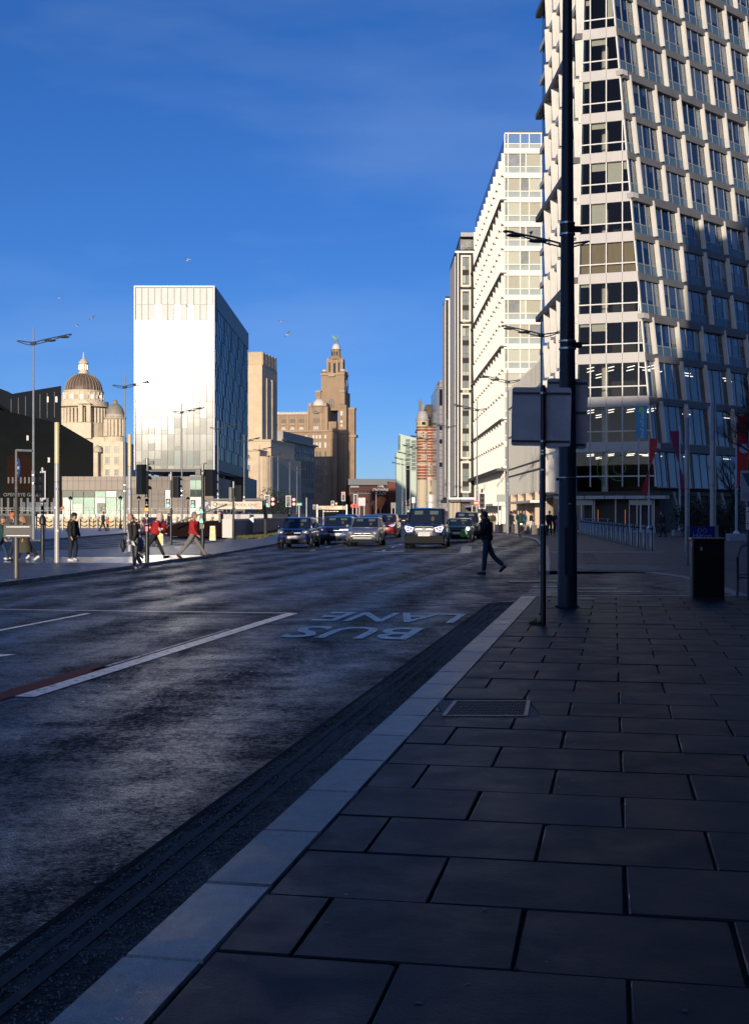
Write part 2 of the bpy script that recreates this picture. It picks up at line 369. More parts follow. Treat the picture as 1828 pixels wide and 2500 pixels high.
# wide pavement in the foreground: bed, kerb stones and slabs
U0, U1, VEND = -1.735, -1.432, 24.1
bed_pts = [K(U1, -8), (14, -6, 0), (14, 24.1, 0), (3.2, 24.1, 0)]
near = flat('pavement', [(p[0], p[1]) for p in bed_pts], -0.028, M_JOINT)
near['kind'] = 'structure'
def slab_mb(pts, z, th=0.06, ch=0.006):
    "convex plan polygon as a chamfered slab"
    c = Vector((sum(p[0] for p in pts) / len(pts), sum(p[1] for p in pts) / len(pts)))
    ins = []
    for p in pts:
        d = c - Vector((p[0], p[1])); ins.append((p[0] + d.normalized().x * ch * 1.4, p[1] + d.normalized().y * ch * 1.4))
    mb = MB(); n = len(pts)
    mb.v = [(p[0], p[1], z - th) for p in pts] + [(p[0], p[1], z - ch) for p in pts] + [(p[0], p[1], z) for p in ins]
    for i in range(n):
        j = (i + 1) % n
        mb.f += [(i, j, n + j, n + i), (n + i, n + j, 2 * n + j, 2 * n + i)]
    mb.f.append(tuple(range(2 * n, 3 * n)))
    return mb
def clip(poly, a, b, c):
    "keep a*x+b*y<=c"
    out = []
    for i in range(len(poly)):
        p, q = poly[i], poly[(i + 1) % len(poly)]
        dp, dq = a * p[0] + b * p[1] - c, a * q[0] + b * q[1] - c
        if dp <= 0: out.append(p)
        if dp * dq < 0:
            t = dp / (dp - dq); out.append((p[0] + (q[0] - p[0]) * t, p[1] + (q[1] - p[1]) * t))
    return out
rng = random.Random(3)
cover_uv = None
slabs = []
for k in range(-4, 30):
    v0 = 4.37 + 0.70 * k - 0.70; v1 = v0 + 0.70
    off = 0.054 if k % 2 == 0 else 0.454
    us = [off + 0.8 * j for j in range(-3, 9)]
    us = [U1] + [u for u in us if U1 + 0.12 < u < 6.2]
    for a, b in zip(us, us[1:]):
        q = [K(a + 0.007, v0 + 0.007), K(b - 0.007, v0 + 0.007), K(b - 0.007, v1 - 0.007), K(a + 0.007, v1 - 0.007)]
        q = clip([(p.x, p.y) for p in q], 0, 1, 24.02)
        if len(q) < 3: continue
        cx = sum(p[0] for p in q) / len(q); cyy = sum(p[1] for p in q) / len(q)
        if cx > 0.36 * cyy + 1.5 or cyy < 2.2: continue
        RX0, RX1, RY0, RY1 = .53, 1.315, 9.755, 10.72                      # the iron cover lies here
        if min(p[0] for p in q) < RX1 and max(p[0] for p in q) > RX0 and min(p[1] for p in q) < RY1 and max(p[1] for p in q) > RY0:
            mid = clip(clip(q, -1, 0, -RX0), 1, 0, RX1)
            for w in (clip(q, 1, 0, RX0), clip(q, -1, 0, -RX1), clip(mid, 0, 1, RY0), clip(mid, 0, -1, -RY1)):
                if len(w) > 2 and (max(p[0] for p in w) - min(p[0] for p in w)) > .05 and (max(p[1] for p in w) - min(p[1] for p in w)) > .05: slabs.append((cyy, w))
            continue
        slabs.append((cyy, q))
slabs.sort(key=lambda s: s[0])
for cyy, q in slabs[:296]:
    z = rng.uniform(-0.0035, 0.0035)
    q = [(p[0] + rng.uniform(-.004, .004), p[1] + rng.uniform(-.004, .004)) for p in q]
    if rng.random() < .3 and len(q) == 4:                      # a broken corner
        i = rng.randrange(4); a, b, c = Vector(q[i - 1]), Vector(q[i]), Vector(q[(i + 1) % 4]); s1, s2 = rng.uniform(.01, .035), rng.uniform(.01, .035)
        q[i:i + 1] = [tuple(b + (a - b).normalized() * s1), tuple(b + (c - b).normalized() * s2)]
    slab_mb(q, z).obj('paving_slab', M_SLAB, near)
if len(slabs) > 296:
    mbr = MB()
    for cyy, q in slabs[296:]:
        t = slab_mb(q, rng.uniform(-.003, .003)); n = len(mbr.v); mbr.v += t.v; mbr.f += [tuple(i + n for i in f) for f in t.f]
    mbr.obj('paving_slab', M_SLAB, near)['kind'] = 'stuff'
# iron inspection cover set among the slabs
cv = thing('inspection_cover', 'ribbed iron inspection cover in a steel frame among dark paving slabs', 'manhole cover', (0.93, 10.25, 0), 0, absolute=True)
c0 = K(-1.42, 0); rowA = [K(-1.42, 9.97), K(-0.72, 9.97), K(-0.72, 10.67), K(-1.42, 10.67)]
MB().prism([(.535, 9.76), (1.31, 9.76), (1.31, 10.715), (.535, 10.715)], -0.05, -0.004).obj('concrete_surround', mat('cover_concrete', (.075, .07, .075), .7, var=.3, scale=9), cv)
fr = MB()
P0, P1, P2, P3 = [G(*p) for p in ((1083, 1749), (1283, 1749), (1290, 1712), (1112, 1712))]
def bar(mb, a, b, w, z0, z1):
    d = (b - a).normalized(); n = Vector((-d.y, d.x, 0)) * w / 2
    mb.prism([(a + n)[:2], (a - n)[:2], (b - n)[:2], (b + n)[:2]][::-1] if False else [(a - n)[:2], (b - n)[:2], (b + n)[:2], (a + n)[:2]], z0, z1)
for a, b in ((P0, P1), (P1, P2), (P2, P3), (P3, P0)): bar(fr, a, b, 0.03, -0.03, 0.006)
fr.obj('frame', mat('worn_steel_frame', (.16, .16, .17), .45, metal=.7, var=.3, scale=20), cv)
MB().prism([P0[:2], P1[:2], P2[:2], P3[:2]], -0.03, -0.006).obj('plate', mat('cast_iron', (.022, .02, .022), .55, metal=.3, var=.3, scale=20), cv)
rb = MB()
for i in range(26):
    for j in range(9):
        s = (i + .5) / 26; t = (j + .5 + (i % 2) * .3) / 9.4
        p = (P0.lerp(P1, s)).lerp(P3.lerp(P2, s), t)
        rb.box(p.x - .009, p.x + .009, p.y - .022, p.y + .022, -0.006, 0.002)
o = rb.obj('ribs', MATS['cast_iron'], cv); o['kind'] = 'stuff'
# kerb stones
kerb = flat('kerb_bed', [tuple(K(U0 + .02, -8))[:2], tuple(K(U1, -8))[:2], (3.13, 24.05), (2.9, 24.05)], -0.03, M_JOINT)
v = 0.6
while v < 24.4:
    L_ = 0.915; q = [K(U0, v + .003), K(U1 - .006, v + .003), K(U1 - .006, v + L_ - .003), K(U0, v + L_ - .003)]
    q = clip([(p.x, p.y) for p in q], 0, 1, 24.1)
    if len(q) > 2:
        slab_mb(q, rng.uniform(-.001, .003), th=0.2, ch=0.012).obj('kerb_stone', M_KERB, kerb)
    v += L_
# moss at the kerb joint, gutter band, yellow lines
flat('gutter', [tuple(K(-2.27, -8))[:2], tuple(K(-1.72, -8))[:2], tuple(K(-1.72, 24.2))[:2], tuple(K(-2.27, 24.2))[:2]], RZ + .004, M_GRIT, road)
gm = MB(); rg = random.Random(5)
for i in range(12000):
    uu = rg.uniform(-2.26, -1.75); vv = 2.5 + 19 * rg.random() ** 1.6
    if abs(uu + 2.17) < .03 or abs(uu + 2.04) < .03:
        if rg.random() < .6: continue
    p = K(uu, vv, RZ + .004); r_ = rg.uniform(.003, .011); a = rg.random() * 6
    n = len(gm.v); gm.v += [(p.x + r_ * cos(a + q * 2.1), p.y + r_ * sin(a + q * 2.1), p.z) for q in range(3)] + [(p.x, p.y, p.z + r_ * .8)]
    gm.f += [(n, n + 1, n + 3), (n + 1, n + 2, n + 3), (n + 2, n, n + 3)]
o = gm.obj('gutter_grit', mat('grit', (.09, .09, .085), .35, var=.6, scale=90), road); o['kind'] = 'stuff'
def kline(u, v0, v1, w, m, name='road_line', z=RZ + .008):
    return flat(name, [tuple(K(u - w / 2, v0))[:2], tuple(K(u + w / 2, v0))[:2], tuple(K(u + w / 2, v1))[:2], tuple(K(u - w / 2, v1))[:2]], z, m, road)
def wline(p, q, w, m, name='road_line', z=RZ + .008):
    a, b = Vector((p[0], p[1], 0)), Vector((q[0], q[1], 0)); d = (b - a).normalized(); n = Vector((-d.y, d.x, 0)) * w / 2
    return flat(name, [(a - n)[:2], (b - n)[:2], (b + n)[:2], (a + n)[:2]], z, m, road)
def pline(p, q, w, m=None, z=RZ + .008): 
    return wline(G(*p, RZ), G(*q, RZ), w, m or M_LINE, z=z)
kline(-2.045, -6, 23.0, .05, M_YEL, 'double_yellow_line'); kline(-2.165, -6, 23.0, .05, M_YEL, 'double_yellow_line')
flat('tar_seam', [tuple(K(-2.30, -8))[:2], tuple(K(-2.265, -8))[:2], tuple(K(-2.265, 23.5))[:2], tuple(K(-2.30, 23.5))[:2]], RZ + .006, mat('tar', (.005, .005, .005), .8, spec=.1), road)
kline(-5.33, 10.7, 20.5, .20, M_LINE, 'bus_lane_line')
kline(-5.50, 12.6, 17.5, .06, M_LINE2, 'worn_line')
kline(-5.56, 4.0, 13.0, .24, M_RED, 'red_surfacing')
wline(K(-11.5, 20.3), K(-5.3, 20.5), .10, M_LINE)
kline(-8.7, 13.0, 19.8, .10, M_LINE)
ar = flat('arrow_mark', [tuple(K(*p))[:2] for p in ((-7.02, 13.9), (-7.2, 13.3), (-7.6, 13.5), (-7.6, 13.1), (-9, 13.1), (-9, 13.5))], RZ + .008, M_LINE, road)
ru = Vector((cos(TH), -sin(TH), 0)); rv = Vector((sin(TH), cos(TH), 0))
for s, uc, vc, wd in (('BUS', -3.62, 17.35, 1.80), ('LANE', -3.56, 20.0, 2.28)):
    t = text_mesh('bus_lane_lettering', s, 1.0, M_LINE, road, Matrix.Identity(4), off=.012)
    xs = [v.co.x for v in t.data.vertices]; ys = [v.co.y for v in t.data.vertices]
    cx_, cy_ = (max(xs) + min(xs)) / 2, (max(ys) + min(ys)) / 2
    sx_, sy_ = wd / (max(xs) - min(xs)), 1.75 / (max(ys) - min(ys))
    for v in t.data.vertices:
        a = -(v.co.x - cx_) * sx_; b = -(v.co.y - cy_) * sy_
        p = K(uc + a, vc + b, RZ + .009); v.co = p
    t.data.flip_normals() if False else None
wline(K(-4.55, 22.0), K(-4.1, 22.0), .12, M_LINE2); wline(K(-3.0, 22.6), K(-2.35, 22.6), .12, M_LINE2)
wline((1.0, 23.0), (2.7, 24.0), .10, M_LINE2)
# stop lines and lane dashes farther on
wline((-6.0, 52.9), (3.8, 52.7), .22, M_LINE, 'stop_line'); wline((4.6, 51.6), (6.6, 51.6), .22, M_LINE, 'stop_line')
wline((4.9, 57.5), (7.4, 57.5), .2, M_LINE, 'stop_line'); wline((4.0, 64.5), (8.2, 64.2), .16, M_LINE2)
for i in range(7): wline((3.85 + i * .12, 53.6 + i * 1.5), (4.0 + i * .12, 54.35 + i * 1.5), .5, M_LINE, 'give_way_dash')
wline((6.0, 62), (6.2, 71), .35, M_LINE2); wline((5.4, 66.5), (7.2, 66.5), 1.2, mat('buff_patch', (.22, .17, .13), .6, var=.3, scale=6))
flat('turn_arrow', [(5.3, 60.6), (6.6, 60.9), (6.6, 61.4), (5.0, 61.2)], RZ + .008, M_LINE, road)
for a, X0 in ((0, -2.3), (1, 0.95)):
    for i in range(5): wline((X0 + .1 * i * 5 - .6, 56 + i * 5.6), (X0 + .1 * (i * 5 + 1.6) - .6, 57.6 + i * 5.6), .12, M_LINE, 'lane_dash')
wline((-4.8, 56.0), (-3.0, 56.0), .15, M_LINE2); wline((1.5, 56.6), (3.2, 56.4), .15, M_LINE2)
flat('turn_arrow', [(-0.2, 54.4), (1.4, 55.6), (1.3, 56.2), (0.6, 55.4), (0.0, 55.1)], RZ + .008, M_LINE, road)
# reinstated strip of smoother asphalt crossing the lanes
flat('road_patch', [(-4.6, 21.9), (-2.4, 24.1), (1.6, 44.0), (0.2, 44.0), (-3.2, 30)], RZ + .004, asphalt_mat('patch_asphalt', (.020, .019, .019), .28, .58, .6), road)
flat('road_seam', [tuple(K(-5.2, 20.9))[:2], tuple(K(-5.2, 20.96))[:2], (3.6, 44.2), (3.52, 44.2)], RZ + .006, MATS['tar'], road)
# leaves and litter on the tarmac
lm = MB(); rl = random.Random(11)
for i in range(70):
    p = K(rl.uniform(-5.2, -2.4), rl.uniform(4, 19), RZ + .012); a = rl.random() * 6; r_ = rl.uniform(.015, .045)
    lm.face([(p.x + r_ * cos(a), p.y + r_ * sin(a), p.z), (p.x - r_ * .4 * sin(a), p.y + r_ * .4 * cos(a), p.z + .006), (p.x - r_ * cos(a), p.y - r_ * sin(a), p.z), (p.x + r_ * .4 * sin(a), p.y - r_ * .4 * cos(a), p.z + .006)])
o = lm.obj('fallen_leaves', mat('dry_leaf', (.22, .2, .17), .45, var=.3), None); tag(o, 'scattered pale dry leaves and scraps on the bus lane asphalt', 'leaves', kind='stuff')
# ---------------------------------------------------------------- crossing island on the left, with the strip that carries the ramp wall
isl = [(-11.7, 5), (-8.65, 28.8), (-7.45, 37.9), (-7.06, 42.6), (-6.3, 47.2), (-6.16, 51.3), (-5.28, 64.5), (-4.9, 90), (-6.2, 190), (-9.6, 190), (-9.6, 82), (-8.4, 69), (-9.5, 61), (-12.5, 55.5), (-16, 52), (-42, 47), (-42, 5)]
def kerbed(name, pts, z1, mtop, mk, closed_upto, w=.15):
    "raised area; its outline edges up to an index carry a kerb"
    top = MB(); top.face([(p[0], p[1], z1 - .004) for p in pts]); o = top.obj(name, mtop); o['kind'] = 'structure'
    n = len(pts); cc = Vector((sum(p[0] for p in pts) / n, sum(p[1] for p in pts) / n, 0))
    for i in closed_upto:
        a, b = Vector((*pts[i], 0)), Vector((*pts[(i + 1) % n], 0)); d = b - a; L_ = d.length; d.normalize()
        nrm = Vector((-d.y, d.x, 0))
        m_ = max(1, int(L_ / 6))
        for j in range(m_):
            p = a + d * (L_ * j / m_); q = a + d * (L_ * (j + 1) / m_ - .01)
            mb = MB(); mb.prism([p[:2], q[:2], (q + nrm * w)[:2], (p + nrm * w)[:2]], RZ - .05, z1)
            mb.obj('kerb_stone', mk, o)
    return o
M_KERB2 = slab_mat('kerb_concrete', (.16, .16, .17), .45, .1)
island = kerbed('crossing_island', isl, 0.0, M_ISLE, M_KERB2, list(range(0, 9)))
# tactile strip and slab bands on the island
for i, (yy, w_, c) in enumerate(((40.2, 3.4, (.10, .13, .19)),)):
    flat('smooth_paving_band', [(-15.5, 40.1), (-7.35, 40.1), (-6.9, 44.0), (-6.6, 45.6), (-15.5, 45.6)], .002, mat('smooth_sky_paving', c, .16, var=.25, scale=1.5, bump=.15, bscale=14, bdist=.01), island)  # blue in the base colour stands in for reflected sky
flat('dropped_kerb_paving', [(-7.36, 40.0), (-7.12, 42.7), (-6.36, 47.2), (-8.4, 47.6), (-9.3, 43.8), (-9.4, 40.2)], .006, mat('glint_blister_paving', (.3, .29, .3), .2, var=.2, scale=3, bump=.5, bscale=22, bdist=.01), island)  # pale colour stands in for the sun glint off the glass front
rs = random.Random(8)
for r in range(14):                                      # paving joints as separate long slabs on the near part
    y0 = 27 + r * .95
    x = -16 + (r % 2) * .6
    while x < -8.7 + (y0 - 27) * .125:
        w_ = 1.2
        x1 = min(x + w_, -8.9 + (y0 - 27) * .125)
        if x1 - x > .3: slab_mb([(x + .01, y0 + .01), (x1 - .01, y0 + .01), (x1 - .01, y0 + .93), (x + .01, y0 + .93)], .004 + rs.uniform(-.001, .002), th=.02, ch=.004).obj('paving_slab', M_ISLE, island)
        x += w_
# grass verge beside the ramp wall
gv = MB(); rgv = random.Random(4)
for i in range(5200):
    y = rgv.uniform(77, 150); x = -9.0 + rgv.random() * 1.8 + (y < 80) * .3
    h = rgv.uniform(.06, .22); a = rgv.random() * 6
    gv.face([(x - .02, y, 0), (x + .02, y, 0), (x + .08 * cos(a), y + .08 * sin(a), h)])
tag(gv.obj('grass_verge', mat('verge_grass', (.09, .10, .035), .8, var=.4, scale=3), None), 'rough short grass along the foot of the grey ramp wall', 'grass', kind='stuff')
# ---------------------------------------------------------------- promenade beyond the far carriageway
prom = [(-20.3, 76), (-19.7, 120), (-18.4, 160), (-18.4, 900), (-400, 900), (-400, 30), (-60, 58), (-26, 71)]
promenade = kerbed('promenade', prom, 0.0, mat('promenade_stone', (.15, .15, .16), .32, var=.25, scale=1.1, bump=.2, bscale=8), M_KERB2, [7, 0, 1, 2, 6], .2)
for p, q in (((0, 1346), (100, 1344)), ((60, 1337), (150, 1334)), ((240, 1318), (330, 1310)), ((420, 1309), (480, 1303)), ((30, 1352), (140, 1350))):
    pline(p, q, .15, M_LINE2)
# ---------------------------------------------------------------- plaza pavement on the right
pz = [(4.85, 34.6), (5.8, 41.3), (6.85, 49), (8.1, 58), (9.9, 74), (10.6, 84), (10.2, 95), (9.0, 105), (8.2, 125), (7.9, 150), (6.5, 176), (5.9, 200), (3.5, 300), (3.0, 900), (300, 900), (300, 5), (14.02, 5), (14.02, 24.1), (7.3, 24.1), (7.95, 31.0), (7.85, 32.6), (7.6, 33.9)]
plaza = kerbed('plaza', pz, 0.0, M_PLAZA, M_KERB2, list(range(0, 13)) + [17, 18, 19, 20], .3)
plaza.data.materials[0] = M_PLAZA
side = struct('side_road', MB().face([(2.86, 24.14, -.09), (7.32, 24.14, -.012), (7.97, 31.0, -.012), (7.87, 32.6, -.012), (7.62, 33.9, -.012), (4.87, 34.64, -.09)]), M_SIDE)
MB().face([(3.2, 24.12, .003), (7.3, 24.12, .003), (7.3, 24.26, .003), (3.2, 24.26, .003)]).obj('edge_line', M_LINE2, side)
for (a, b, yy, w_) in ((3.9, 5.1, 26.4, .3), (4.1, 5.4, 25.3, .25), (3.3, 4.1, 25.4, .3), (6.3, 7.3, 25.4, .08), (5.7, 6.3, 25.2, .05)):
    MB().face([(a, yy, .006), (b, yy, .006), (b + .1, yy + w_, .006), (a + .1, yy + w_, .006)]).obj('worn_road_mark', M_LINE2, side)
# worn junction edge paint between main road and side road
for i in range(7):
    y = 24.35 + i * .62; x = 2.95 + i * .115
    MB().face([(x - .1, y, RZ + .016), (x + .42, y, RZ + .022), (x + .46, y + .3, RZ + .022), (x - .05, y + .3, RZ + .016)]).obj('worn_road_mark', M_LINE2, side)
wline((3.3, 30.6), (4.6, 30.8), .5, M_LINE2, z=RZ + .03); wline((3.6, 28.3), (4.4, 28.5), .5, M_LINE2, z=RZ + .03)
# plaza slabs near the front and ribbed tactile paving
rp = random.Random(9); pcount = 0
for r in range(28):
    y0 = 34.95 + r * .6; x = 6.0 + (r % 2) * .45 + (r * .6) * .155
    while x < 13.5 and pcount < 295:
        if not (6.2 < x < 9.1 and 34.4 < y0 < 38.9) :
            if x < .305 * y0 + 1:
                slab_mb([(x + .008, y0 + .008), (x + .892, y0 + .008), (x + .892, y0 + .592), (x + .008, y0 + .592)], .004 + rp.uniform(-.002, .002), th=.03, ch=.005).obj('paving_slab', M_PLAZA, plaza); pcount += 1
        x += .9
M_TACT = slab_mat('tactile_stone', (.15, .14, .135), .5, .1)
tt = thing('tactile_paving', 'ribbed tactile paving panel at the dropped crossing before the bollards', 'tactile paving', (7.2, 36, 0), 0, absolute=True)
MB().prism([(5.95, 34.95), (7.9, 34.75), (8.35, 34.9), (7.85, 38.4), (5.95, 38.4)], -.02, .006).obj('base', M_TACT, tt)
for i in range(30):
    x = 6.0 + i * .075
    MB().prism([(x, 35.0), (x + .035, 35.0), (x + .035 + .0, 38.3), (x, 38.3)], .006, .016).obj('rib', M_TACT, tt)
t2 = thing('tactile_paving', 'thin ribbed tactile strip across the plaza just before the bollards', 'tactile paving', (8, 50, 0), 0, absolute=True)
MB().box(7.2, 11.9, 50.0, 52.2, -.02, .006).obj('base', M_TACT, t2)
for i in range(26): MB().box(7.3 + i * .18, 7.39 + i * .18, 50.1, 52.1, .006, .018).obj('rib', M_TACT, t2)
# manhole and small marks on the pavement
mh = thing('round_cover', 'small pale oval stain of a round cover by the side road edge', 'manhole cover', (3.95, 23.4, 0), 0)
MB().lathe([(.001, .004), (.20, .004), (.2, .006), (.24, .006), (.24, -.01)], 24).obj('plate', mat('pale_iron', (.07, .07, .07), .5, var=.3), mh)

gum = MB()
for i in range(45):
    y = 3.6 + 18 * rs.random() ** 1.5; p = K(0, y); x = rs.uniform(-.9 + .19 * (y - 4), .33 * y); r_ = rs.uniform(.006, .014)
    if x < p.x - 1.35: continue
    gum.face([(x + r_ * cos(q * pi / 4) * rs.uniform(.8, 1.2), y + r_ * sin(q * pi / 4) * rs.uniform(.8, 1.2), .0058) for q in range(8)])
gum.obj('chewing_gum', mat('old_gum', (.09, .09, .09), .7), near)['kind'] = 'stuff'
# ================================================================ buildings on the right
M_CREAM = mat('cream_cladding', (.60, .565, .51), .5, var=.08, scale=.7, bump=.05, bscale=4)
M_BAND = mat('pale_spandrel', (.45, .425, .405), .5, var=.07, scale=1.2)
M_FRAME = mat('window_frame_white', (.60, .58, .54), .45, var=.05)
M_DARKM = mat('dark_metal', (.035, .037, .04), .4, metal=.3, var=.2, scale=2)
M_LEDGE = mat('ledge_grey', (.11, .112, .12), .6, spec=.2, var=.15, scale=1)
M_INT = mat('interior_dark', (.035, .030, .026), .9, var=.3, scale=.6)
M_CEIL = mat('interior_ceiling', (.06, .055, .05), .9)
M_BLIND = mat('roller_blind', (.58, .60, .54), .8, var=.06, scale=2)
M_CURT = mat('brown_curtain', (.30, .24, .15), .8, var=.2, scale=3, stretch=(8, 8, .3))
M_COLM = mat('concrete_column', (.6, .58, .52), .7, var=.08)
G_ARCH = glass('clear_glazing', (.66, .66, .62), .012, .01, blend=.22)
G_BLUE = glass('blue_glazing', (.80, .86, .90), .14, .01, refl=(.9, .95, 1))
M_SPAN = mat('blue_grey_spandrel_glass', (.05, .095, .14), .10, spec=.6, var=.12, scale=.8)
M_SPAN2 = mat('pale_spandrel_glass', (.34, .38, .38), .2, spec=.5, var=.1, scale=.8)
M_STRIP = mat('strip_light', (1, 1, 1), .5, emit=(1, .93, .82), estr=2.6)
dF = Vector((-.944, .330, 0)); dR = Vector((.736, .677, 0)); nF = Vector((-.330, -.944, 0)); nR = Vector((.677, -.736, 0))
A0 = Vector((23.75, 105, 0))
def sA(z): return .087 * (z - 3.8)
def sB(z): return 6.95 - .018 * (z - 3.8)
def Apt(z): return A0 + dF * sA(z) + Vector((0, 0, z))
def Bpt(z): return A0 + dF * sB(z) + Vector((0, 0, z))
Cpt = Vector((17.27, 129, 0))
ZF = [3.43, 7.25, 11.1, 14.8, 18.25, 21.66, 25.1, 28.5, 31.97, 35.4, 39.0, 42.6, 46.1, 49.6, 53.1, 56.6]
tw = thing('apartment_tower', 'tall cream slanted residential tower with stone fins and a narrow glazed front, right edge', 'building', tuple(A0), absolute=True)
def Fp(s, z, out=0.0): return A0 + dF * s + nF * out + Vector((0, 0, z))
rt = random.Random(21)
def quad_ext(P, nrm, th, name, m, par):
    return MB().ext([Vector(p) for p in P], nrm * th).obj(name, m, par)
ms = [6.95 - 1.36 * k for k in range(1, 7)]
for i in range(len(ZF) - 1):
    z0, z1 = ZF[i], ZF[i + 1]; bh = .43
    # structural slab and core behind the glass
    def plan(z, inset):
        E = Apt(z) + dR * 30
        pts = [Cpt.copy(), Bpt(z), Apt(z), E, Vector((46, 129, 0))]
        c = Vector((28, 121, 0)); return [((p - c) * inset + c) for p in pts]
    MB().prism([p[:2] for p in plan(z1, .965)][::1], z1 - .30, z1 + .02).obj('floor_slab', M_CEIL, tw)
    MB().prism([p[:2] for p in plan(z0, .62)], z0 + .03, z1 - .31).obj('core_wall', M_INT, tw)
    # front: spandrel band panels
    ks = [sA(z1) - .02] + sorted([s for s in ms if s > sA(z1) + .3]) + [sB(z1) + .02]
    for a, b in zip(ks, ks[1:]):
        la = a if a != ks[0] else None
        za, zb = z1 - bh, z1 + bh
        aa0 = sA(za) if la is None else a + .012; aa1 = sA(zb) if la is None else a + .012
        bb0 = sB(za) if b == ks[-1] else b - .012; bb1 = sB(zb) if b == ks[-1] else b - .012
        quad_ext([Fp(aa0, za, .10), Fp(aa1, zb, .10), Fp(bb1, zb, .10), Fp(bb0, za, .10)][::-1], nF, -.25, 'spandrel_panel', M_BAND, tw)
    zb_, zt_ = z0 + bh, z1 - bh
    zm = zb_ + (zt_ - zb_) * .30
    # panes
    cuts = [None] + sorted(ms) + [None]
    kind = rt.random(); curtain = (i == 7 - 2)
    for lo, hi in ((zb_, zm), (zm, zt_)):
        bounds = sorted(s for s in ms)
        edges = [-9] + bounds + [99]
        for a, b in zip(edges, edges[1:]):
            q = [(max(a, sA(lo)), lo), (min(b, sB(lo)), lo), (min(b, sB(hi)), hi), (max(a, sA(hi)), hi)]
            if q[1][0] - q[0][0] < .05 and q[2][0] - q[3][0] < .05: continue
            q[1] = (max(q[1][0], q[0][0]), lo); q[2] = (max(q[2][0], q[3][0]), hi)
            MB().face([Fp(s, z, 0) for s, z in q]).obj('window_pane', G_ARCH, tw)
            if i > 2 and hi == zt_:
                r_ = rt.random()
                if i == 5: bl, mm = 1.0, M_CURT
                elif r_ < .25: bl, mm = 1.0, M_BLIND
                elif r_ < .6: bl, mm = rt.choice([.12, .25, .35]), M_BLIND
                else: bl = 0
                if bl:
                    zz = hi - (hi - lo) * bl
                    MB().face([Fp(max(q[0][0], q[3][0]) + .08, zz, -.25), Fp(q[1][0] - .08, zz, -.25), Fp(q[1][0] - .08, hi, -.25), Fp(max(q[0][0], q[3][0]) + .08, hi, -.25)]).obj('blind', mm, tw)
            if i == 5 and hi == zm: MB().face([Fp(q[0][0] + .08, lo, -.25), Fp(q[1][0] - .08, lo, -.25), Fp(q[1][0] - .08, hi, -.25), Fp(q[0][0] + .08, hi, -.25)]).obj('blind', M_CURT, tw)
    # mullions, transom, leaning edge posts
    for s in ms:
        t0 = zb_
        if s < sA(zb_) + .1 and s < sA(zt_): pass
        zlow = zb_
        if s > sA(zt_) + .06 or s > sA(zb_) + .06:
            zh = zt_ if s > sA(zt_) + .06 else 3.8 + (s - .06) / .087
            MB().ext([Fp(s - .045, zlow, .07), Fp(s - .045, zh, .07), Fp(s + .045, zh, .07), Fp(s + .045, zlow, .07)][::-1], nF * -.12).obj('mullion', M_FRAME, tw)
    MB().ext([Fp(sA(zm), zm - .05, .06), Fp(sA(zm), zm + .05, .06), Fp(sB(zm), zm + .05, .06), Fp(sB(zm), zm - .05, .06)][::-1], nF * -.1).obj('transom', M_FRAME, tw)
    for fn, sg in ((sA, 1), (sB, -1)):
        MB().ext([Fp(fn(zb_) - .02 * sg, zb_, .12), Fp(fn(zt_) - .02 * sg, zt_, .12), Fp(fn(zt_) + .10 * sg, zt_, .12), Fp(fn(zb_) + .10 * sg, zb_, .12)], nF * -.18).obj('edge_post', M_FRAME, tw)
    # interior column and gym strip lights
    if i > 0 and i % 2 == 0 or i < 3:
        MB().lathe([(.28, zb_ - .5), (.28, zt_ + .3)], 12, c=(Fp(4.6, 0, -1.6).x - 0, Fp(4.6, 0, -1.6).y)).obj('interior_column', M_COLM, tw, smooth=True)
    if i < 3:
        for r in range(5):
            for c_ in range(4):
                s = .3 + c_ * 1.75 + (r % 2) * .4; p = Fp(s, z1 - .55 - .02 * r, -1.5 - r * 2.4); q = p + dF * .75 + nF * -1.1
                d = (q - p).normalized(); n = Vector((-d.y, d.x, 0)) * .045
                MB().ext([p - n, q - n, q + n, p + n], Vector((0, 0, .05))).obj('strip_light', M_STRIP, tw)
        for c_ in range(9):
            p = A0 + dR * (1.0 + c_ * 2.2) + nR * (-2.5 - (c_ % 3) * 1.2) + Vector((0, 0, z1 - .6)); q = p + dR * 1.2
            n = nR * .045
            MB().ext([p - n, q - n, q + n, p + n], Vector((0, 0, .05))).obj('strip_light', M_STRIP, tw)
    # right-hand facade
    g = (i - 1) // 3 if i > 0 else -1
    def Rp(u, z, out=0.0): 
        a = Apt(z); return a + dR * u + nR * out
    zt = z1
    thick = (i in (0, 3, 6, 9, 12))
    MB().ext([Rp(.05, z1 - (.42 if thick else .30), .34 if thick else .18), Rp(.05, z1 + .30, .34 if thick else .18), Rp(30, z1 + .30, .34 if thick else .18), Rp(30, z1 - (.42 if thick else .30), .34 if thick else .18)][::-1], nR * -.6).obj('floor_ledge', M_LEDGE if not thick else M_DARKM if False else M_LEDGE, tw)
    if thick: MB().ext([Rp(-.25, z1 - .2, .4), Rp(-.25, z1 + .24, .4), Rp(.5, z1 + .24, .4), Rp(.5, z1 - .2, .4)][::-1], nR * -.7).obj('ledge_end', M_BAND, tw)
    zlo, zhi = z0 + .30, z1 - .34
    sp = zlo + (zhi - zlo) * (.30 if i > 2 else .02)
    B_ = 3.72; ph = {-1: 1.9, 0: 1.5, 1: 3.1, 2: 1.3, 3: 3.0, 4: 1.2}.get(g, 2)
    us = [ph + B_ * k for k in range(-1, 8)]
